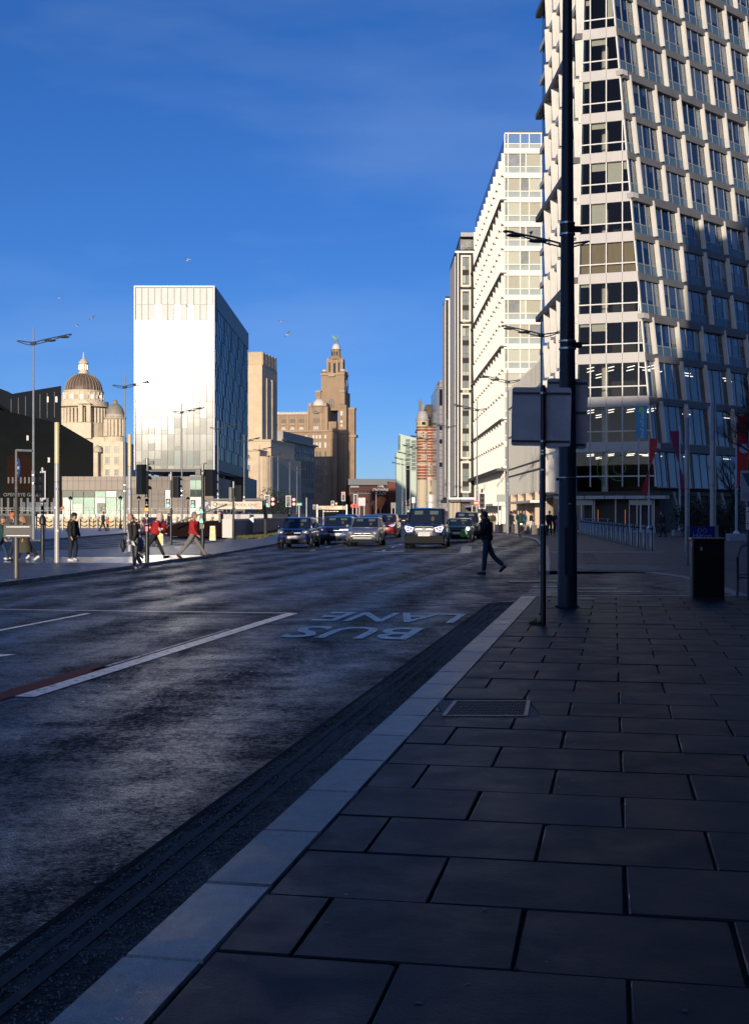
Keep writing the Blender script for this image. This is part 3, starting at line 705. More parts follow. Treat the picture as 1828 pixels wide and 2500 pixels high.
    for k, u in enumerate(us):
        if u > 0 and i > 0:
            w = .20
            # fin with its splayed inner face
            l0 = .30 * ((z0 - ZF[max(0, 1 + 3 * g)]) / 10.); l1 = .30 * ((z1 - ZF[max(0, 1 + 3 * g)]) / 10.)
            MB().hexa([Rp(u - w - l0, z0 + .32, .02), Rp(u - .16 - l0, z0 + .32, .42), Rp(u - l0, z0 + .32, .42), Rp(u - l0 + .02, z0 + .32, .02)][::1],
                      [Rp(u - w - l1, z1 - .02, .02), Rp(u - .16 - l1, z1 - .02, .42), Rp(u - l1, z1 - .02, .42), Rp(u - l1 + .02, z1 - .02, .02)]).obj('stone_fin', M_CREAM, tw)
        # two glazed cells and narrow one between fins
        a = max(u + .04, .06); b = u + B_ - .26
        if b < .5 or b > 29: continue
        n = 3 if (b - a) > 2.2 else 2
        for c_ in range(n):
            x0 = a + (b - a) * c_ / n; x1 = a + (b - a) * (c_ + 1) / n - .05
            if sp - zlo > .3:
                MB().ext([Rp(x0, zlo, .03), Rp(x0, sp - .05, .03), Rp(x1, sp - .05, .03), Rp(x1, zlo, .03)][::-1], nR * -.05).obj('spandrel_glass', M_SPAN if c_ < 2 else M_SPAN, tw)
            MB().face([Rp(x0, sp, .0), Rp(x1, sp, .0), Rp(x1, zhi, .0), Rp(x0, zhi, .0)]).obj('window_pane', G_BLUE, tw)
            if i > 2 and rt.random() < .78:
                hh = rt.choice([1, 1, .8, .4, .25]); zz = zhi - (zhi - sp) * hh
                xw = rt.choice([1, 1, .45]); xa = x0 + (x1 - x0) * (1 - xw)
                MB().face([Rp(xa + .06, zz, -.08), Rp(x1 - .04, zz, -.08), Rp(x1 - .04, zhi, -.08), Rp(xa + .06, zhi, -.08)]).obj('blind', rt.choice([M_BLIND, MATS['pale_spandrel'], M_BLIND]), tw)
        for c_ in range(n + 1):
            x0 = a + (b - a) * c_ / n - .05
            MB().ext([Rp(x0, zlo, .06), Rp(x0, zhi, .06), Rp(x0 + .07, zhi, .06), Rp(x0 + .07, zlo, .06)][::-1], nR * -.08).obj('mullion', M_GPOLE, tw)
        MB().ext([Rp(a, sp - .05, .05), Rp(a, sp + .03, .05), Rp(b, sp + .03, .05), Rp(b, sp - .05, .05)][::-1], nR * -.07).obj('transom', M_GPOLE, tw)
    # street side of the tower: angled white fins between B and C
    B0, B1 = Bpt(z0), Bpt(z1)
    for k in range(6):
        t = k / 5.4
        p0 = B0.lerp(Cpt + Vector((0, 0, z0)), t); p1 = B1.lerp(Cpt + Vector((0, 0, z1)), t)
        if k < 5:
            MB().hexa([p0 + Vector((-.45, .3, .25)), p0 + Vector((.1, .0, .25)), p0 + Vector((.1, .5, .25)), p0 + Vector((-.4, .8, .25))],
                      [p1 + Vector((-.62, .3, -.05)), p1 + Vector((.1, .0, -.05)), p1 + Vector((.1, .5, -.05)), p1 + Vector((-.55, .8, -.05))]).obj('street_fin', M_CREAM, tw)
    MB().ext([B1 + Vector((-.02, 0, -.3)), B1 + Vector((-.02, 0, .22)), Cpt + Vector((-.02, 0, z1 + .22)), Cpt + Vector((-.02, 0, z1 - .3))], Vector((-.62 if i in (1, 4, 7, 10, 13) else -.2, 0, 0))).obj('street_ledge', M_LEDGE if i in (1, 4, 7, 10, 13) else M_CREAM, tw)
    MB().ext([B0 + Vector((.05, .1, 0)), B1 + Vector((.05, .1, 0)), Cpt + Vector((.05, 0, z1)), Cpt + Vector((.05, 0, z0))], Vector((.2, 0, 0))).obj('street_wall', M_SPAN, tw)
# top parapet so that sky is not seen through above the frame, and end walls
MB().prism([p[:2] for p in [Cpt, Bpt(57), Apt(57), Apt(57) + dR * 30, Vector((46, 129, 0))]], 56.9, 58).obj('roof', M_LEDGE, tw)
# ground floor: canopy, glazed lobby, doors
cz = 3.43
MB().ext([Fp(-1.0, cz - .62, .9), Fp(-1.0, cz - .35, .9), Fp(8.6, cz - .35, .9), Fp(8.6, cz - .62, .9)][::-1], nF * -1.1).obj('canopy', M_BAND, tw)
for s in range(6): MB().ext([Fp(-.9 + s * 1.7, cz - .66, .94), Fp(-.9 + s * 1.7, cz - .3, .94), Fp(-.84 + s * 1.7, cz - .3, .94), Fp(-.84 + s * 1.7, cz - .66, .94)][::-1], nF * -.1).obj('canopy_bracket', M_DARKM, tw)
MB().prism([p[:2] for p in plan(2, .9)], .02, cz - .3).obj('ground_floor_wall', mat('lobby_dark', (.02, .02, .022), .5), tw)
MB().prism([p[:2] for p in plan(2, .99)], cz - .32, cz + .02).obj('ground_floor_soffit', M_CEIL, tw)
for s in (.2, 1.6, 3.4, 5.2, 7.2): MB().ext([Fp(s, 0, .05), Fp(s, cz - .6, .05), Fp(s + .1, cz - .6, .05), Fp(s + .1, 0, .05)][::-1], nF * -.15).obj('lobby_post', M_FRAME, tw)
for s0 in (.35, 5.35):
    d = MB()
    for a, b, c, e in ((0, .07, 0, 2.45), (1.9, 1.97, 0, 2.45), (0, 1.97, 2.3, 2.75), (.93, 1.05, 0, 2.3), (.07, .93, 0, .1), (1.05, 1.9, 0, .1)):
        d.ext([Fp(s0 + a, c, .12), Fp(s0 + a, e, .12), Fp(s0 + b, e, .12), Fp(s0 + b, c, .12)][::-1], nF * -.06)
    dd = d.obj('entrance_door', M_FRAME, tw)
    MB().face([Fp(s0 + .07, .1, .08), Fp(s0 + 1.9, .1, .08), Fp(s0 + 1.9, 2.3, .08), Fp(s0 + .07, 2.3, .08)]).obj('door_glass', mat('dark_door_glass', (.03, .03, .03), .05, spec=.8), dd)
for s in (2.6, 4.9): MB().ext([Fp(s, .2, .14), Fp(s, 1.9, .14), Fp(s + .03, 1.9, .14), Fp(s + .03, .2, .14)], nF * .03).obj('orange_light', mat('orange_lamp', (.5, .15, .03), .5, emit=(1, .3, .05), estr=.6), tw)
# leaning posts of the double-height lobby on the right side
for k in range(8):
    u = 2.2 + k * 3.72; a = Apt(cz) + dR * u; b = Apt(0) + dR * (u + .9)
    MB().ext([b + nR * .05, a + nR * .05, a + dR * .35 + nR * .05, b + dR * .35 + nR * .05], nR * -.3).obj('lobby_post', M_GPOLE, tw)
# window graphics of the gym: blue banner with vertical lettering and a green ring outline
bz0, bz1 = ZF[1] + .47, ZF[2] - .45
MB().ext([Fp(.80, bz0 + .2, .15), Fp(.80, bz1, .15), Fp(1.72, bz1, .15), Fp(1.72, bz0 + .2, .15)][::-1], nF * -.04).obj('window_banner', mat('cyan_banner', (.03, .25, .46), .5), tw)
Rr = -dF
text_mesh('banner_lettering', 'the gym group', .40, mat('banner_white', (.5, .75, .8), .5), tw, Matrix.Translation(-A0) @ plane_M(Fp(1.15, bz0 + 1.25, .17), (0, 0, -1), -dF * -1 * -1), sx=.92)
rg_ = MB()
def ring(mb, c, r, w, a0=0, a1=2 * pi, n=28, out=.16):
    for k in range(n):
        q0 = a0 + (a1 - a0) * k / n; q1 = a0 + (a1 - a0) * (k + 1) / n
        mb.face([Fp(c[0] - r * cos(q0), c[1] + r * sin(q0), out), Fp(c[0] - (r + w) * cos(q0), c[1] + (r + w) * sin(q0), out),
                 Fp(c[0] - (r + w) * cos(q1), c[1] + (r + w) * sin(q1), out), Fp(c[0] - r * cos(q1), c[1] + r * sin(q1), out)])
ring(rg_, (1.25, bz1 - .35), .14, .09); ring(rg_, (1.25, bz1 - .35), .05, .05)
rg_.obj('banner_logo', mat('lime_vinyl', (.35, .7, .05), .5), tw)
gr_ = MB(); cz_ = (ZF[0] + ZF[1]) / 2 + .1
ring(gr_, (3.1, cz_), .50, .05); ring(gr_, (3.1, cz_), 1.05, .05, .9, 4.9); ring(gr_, (3.3, cz_), 1.65, .05, 1.9, 4.1)
gr_.obj('window_graphic', mat('green_vinyl', (.04, .26, .02), .5), tw)

# ---------------------------------------------------------------- white sawtooth block
M_WHT = mat('white_cladding', (.80, .74, .64), .5, var=.04, scale=.8)
XW = 17.4; YN = 167.0; YFAR = 218.6
wb = thing('white_block', 'bright white office block with stepped vertical fins and a glazed end, behind the tower', 'building', (XW, YN, 0), absolute=True)
ZW = [(1253 - y) / F * YN + 1.6 for y in (1144, 1085, 1026, 967, 908, 850, 791, 733, 675, 617, 559, 501, 443, 404, 344)]
ZW = [7.6 + 3.27 * k for k in range(14)]
MB().box(XW + .3, 40, YN + .35, YFAR, .02, 52.9).obj('wall', mat('white_block_glass', (.10, .11, .12), .2), wb)
W1 = XW + 6.2
for k, z in enumerate(ZW):
    MB().box(XW - .1, 40, YN - .12, YN + .3, z - .35, z + .35).obj('spandrel_panel', M_WHT, wb)
    z0, z1 = z + .35, z + 3.27 - .35
    if k == 13: z1 = z + 2.3
    zm = z0 + (z1 - z0) * .32
    xs = [XW, XW + .45, XW + 2.1, XW + 3.3 - .45 * (k % 3 == 0), XW + 4.9, XW + 6.3, XW + 8.5]
    for a, b in zip(xs, xs[1:]):
        for lo, hi, m in ((z0, zm - .04, M_SPAN2), (zm + .04, z1, None)):
            if m is None: m = rt.choice([mat('office_pane_blind', (.50, .50, .42), .12, spec=.6, var=.05), mat('office_pane_grey', (.26, .27, .27), .06, spec=.8, var=.2, scale=1.5), mat('office_pane_blind2', (.42, .40, .32), .15, spec=.5, var=.06)])
            if k == 13 and hi == z1: m = mat('roof_screen_glass', (.12, .22, .42), .05, spec=.9)
            MB().box(a + .05, b - .05, YN + .12, YN + .16, lo, hi).obj('window_pane', m, wb)
        MB().box(a - .06, a + .06, YN - .02, YN + .12, z0, z1).obj('mullion', M_WHT, wb)
    MB().box(XW, 30, YN + .0, YN + .13, zm - .06, zm + .06).obj('transom', M_WHT, wb)
    if k == 13: MB().box(XW, 30, YN + .0, YN + .2, z1, z1 + .18).obj('top_rail', M_WHT, wb)
nb = 13; bp_ = (YFAR - YN - .6) / nb
ml = MB()
for k, z in enumerate(ZW):
    ztop = z + 3.27 - .1
    if k == 13: continue
    for j in range(nb):
        y = YN + .5 + j * bp_
        d = .12 * (k % 3)
        MB().hexa([(XW - .32, y + .25, z + .08), (XW + .2, y, z + .08), (XW + .25, y + .55, z + .08), (XW - .25, y + .7, z + .08)],
                  [(XW - .36 - d * .3, y + .25, ztop), (XW + .2, y, ztop), (XW + .25, y + .55, ztop), (XW - .3, y + .7, ztop)]).obj('street_fin', M_WHT, wb)
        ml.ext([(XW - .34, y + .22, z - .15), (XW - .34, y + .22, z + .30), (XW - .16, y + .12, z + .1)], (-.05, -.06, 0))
    if k % 3 == 2: MB().box(XW - .62, XW + .3, YN - .15, YFAR, z - .10, z + .06).obj('street_ledge', M_LEDGE, wb)
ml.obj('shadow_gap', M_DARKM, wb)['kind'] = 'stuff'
for j in range(nb * 2):
    y = YN + .4 + j * bp_ / 2
    MB().box(XW - .06, XW + .1, y, y + .25, 2.9, 7.3).obj('lower_fin', M_WHT, wb)
MB().box(XW - 1.1, XW + .3, YN - .2, YFAR, 7.3, 7.6).obj('lower_ledge', M_LEDGE, wb)
MB().box(XW - 1.6, XW + .3, YN - .3, YFAR, 2.6, 2.9).obj('canopy', M_WHT, wb)
for j in range(14): MB().box(XW - .4, XW + .2, YN + .3 + j * 3.9, YN + 1.0 + j * 3.9, .02, 2.6).obj('ground_floor_pier', M_WHT, wb)
# ---------------------------------------------------------------- low glazed block with vertical blades, between white block and tower
lb = thing('bladed_glass_block', 'low glass block with closely set vertical metal blades next to the tower', 'building', (17.3, 130, 0), absolute=True)
MB().box(17.35, 30, 129.3, 162, 4.0, 17.6).obj('glazed_wall', mat('blade_block_glass', (.08, .10, .11), .2, spec=.4, var=.3, scale=.5), lb)
MB().box(17.8, 30, 129.8, 161, .02, 4.0).obj('ground_floor_wall', mat('stone_ground_floor', (.34, .28, .21), .6, var=.2), lb)
nbld = 29
for j in range(nbld):
    y = 129.6 + j * 1.11
    MB().box(17.285, 17.36, y, y + .12, 3.8, 17.8).obj('blade', mat('blade_metal', (.40, .385, .35), .5), lb)
    MB().box(17.71, 17.82, y, y + .2, .02, 2.5).obj('lower_blade', MATS['blade_metal'], lb)
for z in (6.2, 7.1, 11.2, 14.9): MB().box(17.24, 17.345, 129.5, 162, z, z + .16).obj('rail', M_DARKM, lb)
MB().box(16.1, 17.9, 129.4, 150, 2.7, 2.95).obj('canopy', M_WHT, lb)
for y in (133, 141, 149, 157): MB().box(17.1, 17.8, y, y + .9, .02, 3.9).obj('column', mat('buff_column', (.52, .40, .28), .6), lb)
# ---------------------------------------------------------------- dark and cream hotel tower
def fr(px, Y): return XS(px, Y)
hs = thing('hotel_tower', 'slim dark grey tower with cream side fins and a column of framed windows', 'building', (14.2, 219, 0), absolute=True)
M_DSTONE = mat('dark_grey_cladding', (.034, .031, .030), .6, spec=.12, var=.15, scale=.6)
M_CRM2 = mat('cream_side_panel', (.72, .64, .54), .6, var=.05, scale=.3)
Yh = 219.; X0 = XS(1112, Yh)
Z = lambda y, Y=Yh: ZS(y, Y)
MB().box(X0, 24, Yh, 234.5, 4.2, Z(608)).obj('tower_wall', M_DSTONE, hs)
MB().box(X0 - .12, X0, Yh + .4, 234, 4.6, Z(624)).obj('side_panel', M_CRM2, hs)
MB().box(X0 + 1.0, 24, Yh + 3, 233, Z(608), Z(566)).obj('penthouse', mat('penthouse_dark', (.03, .032, .035), .3), hs)
MB().box(X0 + 1.0, 24, Yh + 1.5, 234, Z(572), Z(562)).obj('penthouse_roof', mat('roof_edge_grey', (.3, .31, .28), .5), hs)
MB().box(X0 - .1, 24, Yh - .12, Yh - .01, Z(617), Z(612)).obj('white_line', M_WHITE, hs)
MB().box(X0 + .3, X0 + .5, Yh - .14, Yh - .01, 4.3, Z(612) - .4).obj('white_line', M_WHITE, hs)
xa, xb = XS(1124, Yh), XS(1149, Yh); xg0, xg1 = XS(1128, Yh), XS(1145, Yh)
groups = [(623, 700), (707, 785), (791, 952), (959, 1120), (1126, 1203)]
for (y0, y1) in groups:
    f = MB()
    za, zb = Z(y1), Z(y0)
    f.box(xa, xb, Yh - .25, Yh - .02, zb - .3, zb); f.box(xa, xb, Yh - .25, Yh - .02, za, za + .3)
    f.box(xa, xa + .3, Yh - .25, Yh - .02, za + .3, zb - .3); f.box(xb - .3, xb, Yh - .25, Yh - .02, za + .3, zb - .3)
    fo = f.obj('cream_surround', M_CRM2, hs)
y = 628
while y < 1190:
    z1 = Z(y); z0 = Z(y + 31)
    f = MB(); x0, x1 = xg0, xg1; xm = (x0 + x1) / 2; zm = z0 + (z1 - z0) * .35
    f.box(x0, x1, Yh - .12, Yh - .03, z1 - .08, z1); f.box(x0, x1, Yh - .12, Yh - .03, z0, z0 + .08); f.box(x0, x0 + .08, Yh - .12, Yh - .03, z0 + .08, z1 - .08); f.box(x1 - .08, x1, Yh - .12, Yh - .03, z0 + .08, z1 - .08)
    f.box(xm - .05, xm + .05, Yh - .12, Yh - .03, z0 + .08, z1 - .08); f.box(x0 + .08, xm - .05, Yh - .12, Yh - .03, zm - .04, zm + .04); f.box(xm + .05, x1 - .08, Yh - .12, Yh - .03, zm - .04, zm + .04)
    wo = f.obj('window', M_DARKM, hs)
    for a, b in ((x0 + .08, xm - .05), (xm + .05, x1 - .08)):
        for c, d in ((z0 + .08, zm - .04), (zm + .04, z1 - .08)):
            p_ = MB().box(a, b, Yh - .08, Yh - .04, c, d).obj('pane', rt.choice([mat('hotel_pane_pale', (.42, .46, .38), .08, spec=.8), mat('hotel_pane_grey', (.22, .25, .25), .05, spec=1.0), MATS['hotel_pane_grey']]), wo)
            p_.location = (0, 0, 0)
            for v_ in p_.data.vertices: v_.co = v_.co - Vector((14.2, 219, 0))
    y += 43.0
for yy in range(628, 1190, 43):
    MB().box(XS(1157, Yh), XS(1162, Yh), Yh - .1, Yh - .03, Z(yy + 31), Z(yy)).obj('side_window', MATS['hotel_pane_pale'], hs)
# farther wing of the same block
Yw = 236.; X1 = XS(1088, Yw)
MB().box(X1, 24, Yw, 246.5, 4.2, ZS(723, Yw)).obj('rear_wing_wall', M_DSTONE, hs)
MB().box(X1 - .12, X1, Yw + .3, 246, 4.6, ZS(732, Yw)).obj('side_panel', M_CRM2, hs)
MB().box(X1 + .5, X1 + .75, Yw - .15, Yw - .01, 4.3, ZS(728, Yw)).obj('white_line', M_WHITE, hs)
MB().box(X1 - .1, X1 + 4, Yw - .12, Yw - .01, ZS(732, Yw), ZS(728, Yw)).obj('white_line', M_WHITE, hs)
for (y0, y1) in ((930, 960), (960, 990), (1020, 1050), (1080, 1110), (1130, 1150)):
    for k in range(4): MB().box(X0 - .22, X0 - .12, Yh + 2 + k * 3, Yh + 2.5 + k * 3, Z(y1), Z(y1) + 1.0).obj('side_vent', M_DARKM, hs)
MB().box(X0 - 1.2, 24, Yh - 1.2, 246, 3.6, 4.2).obj('canopy', M_LEDGE, hs)
MB().box(X0 - 1.3, 24, Yh - 1.3, Yh - 1.21, 4.0, 4.35).obj('canopy_edge', M_WHITE, hs)
MB().box(X0 + .9, 24, Yh + 1, 246, .02, 3.6).obj('ground_floor_wall', mat('shop_dark', (.012, .013, .014), .25), hs)
for px in (1102, 1112, 1120): MB().lathe([(.45, .02), (.45, 3.6)], 12, c=(XS(px, Yh), Yh + .6)).obj('column', mat('round_column', (.42, .36, .28), .6), hs, smooth=True)
# grey stone strip block
gs = thing('grey_stone_block', 'narrow grey stone office block beside the striped brick tower', 'building', (XS(1066, 300), 300, 0), absolute=True)
MB().box(XS(1072, 300), 28, 300, 330, .02, ZS(928, 300)).obj('wall', mat('grey_stone', (.24, .2, .19), .6, var=.1, scale=.5), gs)
MB().box(XS(1065.5, 300), XS(1072, 300) - .02, 300.6, 330, .02, ZS(940, 300)).obj('glass_wing', mat('steel_blue_glass', (.12, .16, .22), .15), gs)
for i, (a, b) in enumerate(((950, 990), (1040, 1050), (1072, 1083), (1129, 1140))):
    MB().box(XS(1072.5, 300), XS(1080, 300), 299.9, 299.98, ZS(b, 300), ZS(a, 300)).obj('dark_window', mat('black_glass', (.012, .013, .02), .08), gs)
for y in range(935, 1250, 11): MB().box(XS(1072, 300), XS(1080, 300), 299.95, 299.99, ZS(y, 300), ZS(y, 300) + .08).obj('stone_joint', MATS['joint_dirt'], gs)
MB().box(XS(1065, 300) - .3, XS(1067, 300), 300.2, 300.6, ZS(950, 300), ZS(944, 300)).obj('camera_bracket', M_DARKM, gs)
# ---------------------------------------------------------------- striped brick tower
Ya = 330.; s_ = Ya / F
ab = thing('striped_brick_building', 'red brick building banded with white stone, round corner turret and steep slate roof', 'building', (XS(1032, Ya), Ya, 0), absolute=True)
za = lambda y: ZS(y, Ya)
M_BRK = mat('red_brick', (.25, .055, .028), .75, var=.25, scale=1.2)
M_BST = mat('portland_stone', (.47, .39, .28), .65, var=.1, scale=.5)
M_SLATE = mat('brown_slate', (.13, .095, .06), .7, var=.5, scale=.5, stretch=(1, 1, 3))
M_LEADC = mat('lead_grey', (.38, .36, .35), .5, var=.1)
tx, tr = XS(1032, Ya), 15.5 * s_
ty = Ya + tr
x1 = XS(1067, Ya)
ybands = list(range(1040, 1172, 7))
zs_ = [(za(1025)), za(1040)]
stripes = [(y, y + 7) for y in range(1040, 1168, 7)]
for i, (a, b) in enumerate(stripes):
    m1, m2 = M_BRK, M_BST
    zt, zb = za(a), za(b); zmid = zb + (zt - zb) * .30
    for lo, hi, m, o_ in ((zb, zmid, M_BST, .03), (zmid, zt, M_BRK, 0)):
        nm = 'stone_band' if m is M_BST else 'brick_band'
        MB().lathe([(tr + o_, lo), (tr + o_, hi)], 20, c=(tx, ty)).obj(nm, m, ab, smooth=True)
        MB().box(tx + tr * .6, x1 + 2, Ya + .6 - o_, Ya + 20, lo, hi).obj(nm, m, ab)
MB().lathe([(tr, za(1040)), (tr, za(1026)), (tr * 1.15, za(1025)), (tr * 1.15, za(1023)), (tr * .98, za(1021)), (tr * .92, za(1012)), (tr * .6, za(1003)), (tr * .1, za(1000)), (.08, za(985))], 20, c=(tx, ty)).obj('turret_dome', M_LEADC, ab, smooth=True)
MB().lathe([(tr + .05, za(1041)), (tr + .05, za(1026))], 20, c=(tx, ty)).obj('turret_lantern', M_BST, ab, smooth=True)
for a in (-1.0, -.6, -.15, .15): MB().box(tx + a * tr * .9, tx + a * tr * .9 + .45, ty - tr * cos(a) - .12, ty - tr * cos(a) + .2, za(1037), za(1030)).obj('turret_window', MATS['black_glass'], ab)
MB().lathe([(tr, .02), (tr, za(1166))], 20, c=(tx, ty)).obj('stone_base', M_BST, ab, smooth=True)
MB().box(tx + tr * .5, x1 + 2, Ya + .5, Ya + 20, .02, za(1166)).obj('stone_base', M_BST, ab)
MB().box(tx + tr * .2, x1 + 2, Ya + .4, Ya + 20, za(1040), za(1048)) if False else None
MB().prism([(tx + tr * .8, Ya + .6), (x1 + 2, Ya + .6), (x1 + 2, Ya + 20), (tx + tr * .8, Ya + 20)], za(1048) + .02, za(1045)).obj('eaves', M_LEADC, ab)
MB().prism([(tx - 1.5, Ya + 3), (x1 + 2, Ya + 3), (x1 + 2, Ya + 20), (tx - 1.5, Ya + 20)], za(1045), za(980), top=[(tx + 1.2, Ya + 9), (x1 + 2, Ya + 9), (x1 + 2, Ya + 14), (tx + 1.2, Ya + 14)]).obj('slate_roof', M_SLATE, ab)
MB().box(tx - .7, tx + .15, Ya + 8, Ya + 10, za(1012), za(971)).obj('gable_stack', mat('dark_stone', (.2, .15, .1), .8), ab)
MB().tube([(tx - .3, Ya + 9, za(971)), (tx - .3, Ya + 9, za(962))], .04, 5).obj('finial', M_DARKM, ab)
for (px, y0, y1, w_) in ((1022.5, 1056, 1066, 3.2), (1028, 1056, 1066, 3), (1039, 1056, 1070, 4), (1034, 1086, 1095, 3), (1039, 1086, 1095, 3), (1032, 1113, 1122, 3), (1037, 1113, 1122, 3), (1052, 1137, 1158, 7), (1053, 1172, 1186, 7), (1053, 1200, 1235, 10)):
    x = XS(px, Ya); w2 = w_ * s_ / 2; yy = Ya + .45 if px > 1045 else (ty - sqrt(max(.01, tr * tr - (x - tx) ** 2)) if abs(x - tx) < tr else Ya + .5)
    f = MB(); z0, z1 = za(y1), za(y0); f.box(x - w2 - .2, x + w2 + .2, yy - .25, yy - .02, z0 - .2, z1 + .2)
    wo = f.obj('window', M_BST, ab)
    for j in range(2): 
        a = x - w2 + j * w2 + .03
        MB().box(a - XS(1032, Ya), a + w2 - .06 - XS(1032, Ya), yy - .3 - Ya, yy - .26 - Ya, z0, z1).obj('pane', mat('dark_sash', (.05, .05, .05), .2), wo, off=(0, 0, 0))
MB().box(tx - tr - .3, tx + tr + .3, Ya - .15, Ya + .2, za(1135), za(1132)).obj('balcony', M_BST, ab)
MB().box(XS(1046, Ya), XS(1056, Ya), Ya - 3.0, Ya - 2.8, za(1241), za(1208)).obj('advert_board', M_WHITE, ab)
# pale green building and brick waterfront building far up the street
Yg = 600.
pgb = thing('pale_green_block', 'pale green glazed block with a sloping top beyond the brick tower', 'building', (XS(990, Yg), Yg, 0), absolute=True)
zg = lambda y: ZS(y, Yg)
M_PG = mat('pale_green_render', (.42, .50, .40), .6, var=.05)
M_PG2 = mat('pale_green_glass', (.28, .36, .30), .3)
MB().ext([(XS(974, Yg), Yg, .02), (XS(974, Yg), Yg, zg(1059)), (XS(1020, Yg), Yg, zg(1071)), (XS(1020, Yg), Yg, .02)], (0, 24, 0)).obj('wall', M_PG, pgb)
MB().box(XS(967, Yg), XS(974, Yg), Yg + .4, Yg + 20, .02, zg(1100)).obj('lower_step', M_PG, pgb)
MB().box(XS(974.5, Yg), XS(976.5, Yg), Yg - .1, Yg - .02, zg(1098), zg(1062)).obj('slot_window', MATS['black_glass'], pgb)
for r in range(8):
    for c_ in range(2):
        xa_ = XS(990 + c_ * 14, Yg); MB().box(xa_, xa_ + 2.1, Yg - .15, Yg - .02, zg(1079 + r * 9.3 + c_ * 3), zg(1072 + r * 9.3 + c_ * 3)).obj('window', mat('green_block_pane', (.10, .13, .12), .2), pgb)
        MB().box(xa_ - .3, xa_ + 2.3, Yg - .9, Yg - .02, zg(1081 + r * 9.3 + c_ * 3), zg(1080 + r * 9.3 + c_ * 3)).obj('balcony', M_PG, pgb)
MB().box(XS(990, Yg), XS(1000, Yg), Yg - .2, Yg - .02, .02, zg(1135)).obj('dark_bay', MATS['black_glass'], pgb)
Yb = 640.; zb2 = lambda y: ZS(y, Yb)
bk = thing('brick_hotel', 'long dark brick hotel under a shallow dark curved roof at the end of the street', 'building', (XS(900, Yb), Yb, 0), absolute=True)
M_BR2 = mat('dark_red_brick', (.07, .024, .02), .8, var=.2, scale=.4)
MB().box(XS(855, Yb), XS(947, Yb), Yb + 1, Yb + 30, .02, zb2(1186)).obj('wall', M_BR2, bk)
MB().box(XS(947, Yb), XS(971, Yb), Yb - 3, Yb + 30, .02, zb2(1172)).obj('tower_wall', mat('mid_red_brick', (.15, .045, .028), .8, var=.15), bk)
MB().box(XS(971, Yb), XS(1040, Yb), Yb, Yb + 30, .02, zb2(1187)).obj('orange_wing_wall', mat('orange_brick', (.28, .09, .035), .8, var=.15), bk)  # lighter orange brick than the main wall
MB().box(XS(850, Yb), XS(945, Yb), Yb, Yb + 30, zb2(1184), zb2(1169)).obj('roof', mat('slate_blue_roof', (.06, .075, .10), .5), bk)
MB().ext([(XS(945, Yb), Yb - 3.5, zb2(1176)), (XS(945, Yb), Yb - 3.5, zb2(1169)), (XS(1010, Yb), Yb - 3.5, zb2(1173)), (XS(1040, Yb), Yb - 3.5, zb2(1183)), (XS(1040, Yb), Yb - 3.5, zb2(1187))], (0, 20, 0)).obj('roof', MATS['slate_blue_roof'], bk)
MB().ext([(XS(970, Yb), Yb - 3.9, zb2(1180)), (XS(970, Yb), Yb - 3.9, zb2(1177)), (XS(1014, Yb), Yb - 3.9, zb2(1186)), (XS(1014, Yb), Yb - 3.9, zb2(1189))], (0, 2, 0)).obj('eaves', M_WHITE, bk)
for k in range(9): MB().box(XS(976 + k * 4, Yb), XS(978 + k * 4, Yb), Yb - .3, Yb - .02, zb2(1206), zb2(1189)).obj('window', MATS['black_glass'], bk)
for k in range(18): MB().box(XS(858 + (k % 9) * 9, Yb), XS(862 + (k % 9) * 9, Yb), Yb + .8, Yb + .95, zb2(1204 + 24 * (k // 9)), zb2(1198 + 24 * (k // 9))).obj('window', MATS['black_glass'], bk)
MB().box(XS(855, Yb), XS(905, Yb), Yb + .6, Yb + .95, zb2(1205), zb2(1203)).obj('balcony_rail', MATS['slate_blue_roof'], bk)
MB().box(XS(855, Yb), XS(876, Yb), Yb + .75, Yb + .97, zb2(1190), zb2(1186)).obj('upper_window', MATS['office_pane_grey'], bk)
text_mesh('hotel_lettering', 'THE\nCROWNE\nPLAZA', 1.9, M_WHITE, bk, Matrix.Translation(-Vector((XS(900, Yb), Yb, 0))) @ plane_M((XS(929, Yb), Yb + .9, zb2(1196)), (1, 0, 0), (0, 0, 1)))
# ================================================================ buildings on the left and far side
# glass office box over the old dock: front Y=280, street side runs away along the street axis
YG = 280.; zG = lambda y: ZS(y, YG)
gx0, gx1 = XS(327, YG), XS(524, YG)
gb = thing('glass_office_box', 'tall glass box with a white glaring front and a dark bladed side', 'building', (gx0, YG, 0), absolute=True)
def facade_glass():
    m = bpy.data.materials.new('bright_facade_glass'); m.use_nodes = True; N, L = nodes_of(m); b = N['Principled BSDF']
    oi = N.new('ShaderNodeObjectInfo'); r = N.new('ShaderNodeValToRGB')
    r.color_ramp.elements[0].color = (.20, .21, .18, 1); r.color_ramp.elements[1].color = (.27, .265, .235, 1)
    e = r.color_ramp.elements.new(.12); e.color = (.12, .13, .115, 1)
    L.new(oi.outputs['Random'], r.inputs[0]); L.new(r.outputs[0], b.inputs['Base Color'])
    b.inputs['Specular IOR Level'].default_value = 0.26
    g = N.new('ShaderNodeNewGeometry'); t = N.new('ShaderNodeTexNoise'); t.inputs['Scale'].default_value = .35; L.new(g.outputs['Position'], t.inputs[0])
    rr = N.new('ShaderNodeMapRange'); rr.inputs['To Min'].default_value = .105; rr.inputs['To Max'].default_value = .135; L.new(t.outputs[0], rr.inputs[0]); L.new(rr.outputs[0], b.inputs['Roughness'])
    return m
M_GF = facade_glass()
M_GF2 = mat('bright_facade_glass_dim', (.13, .14, .12), .13, spec=.2, var=.12, scale=.6)
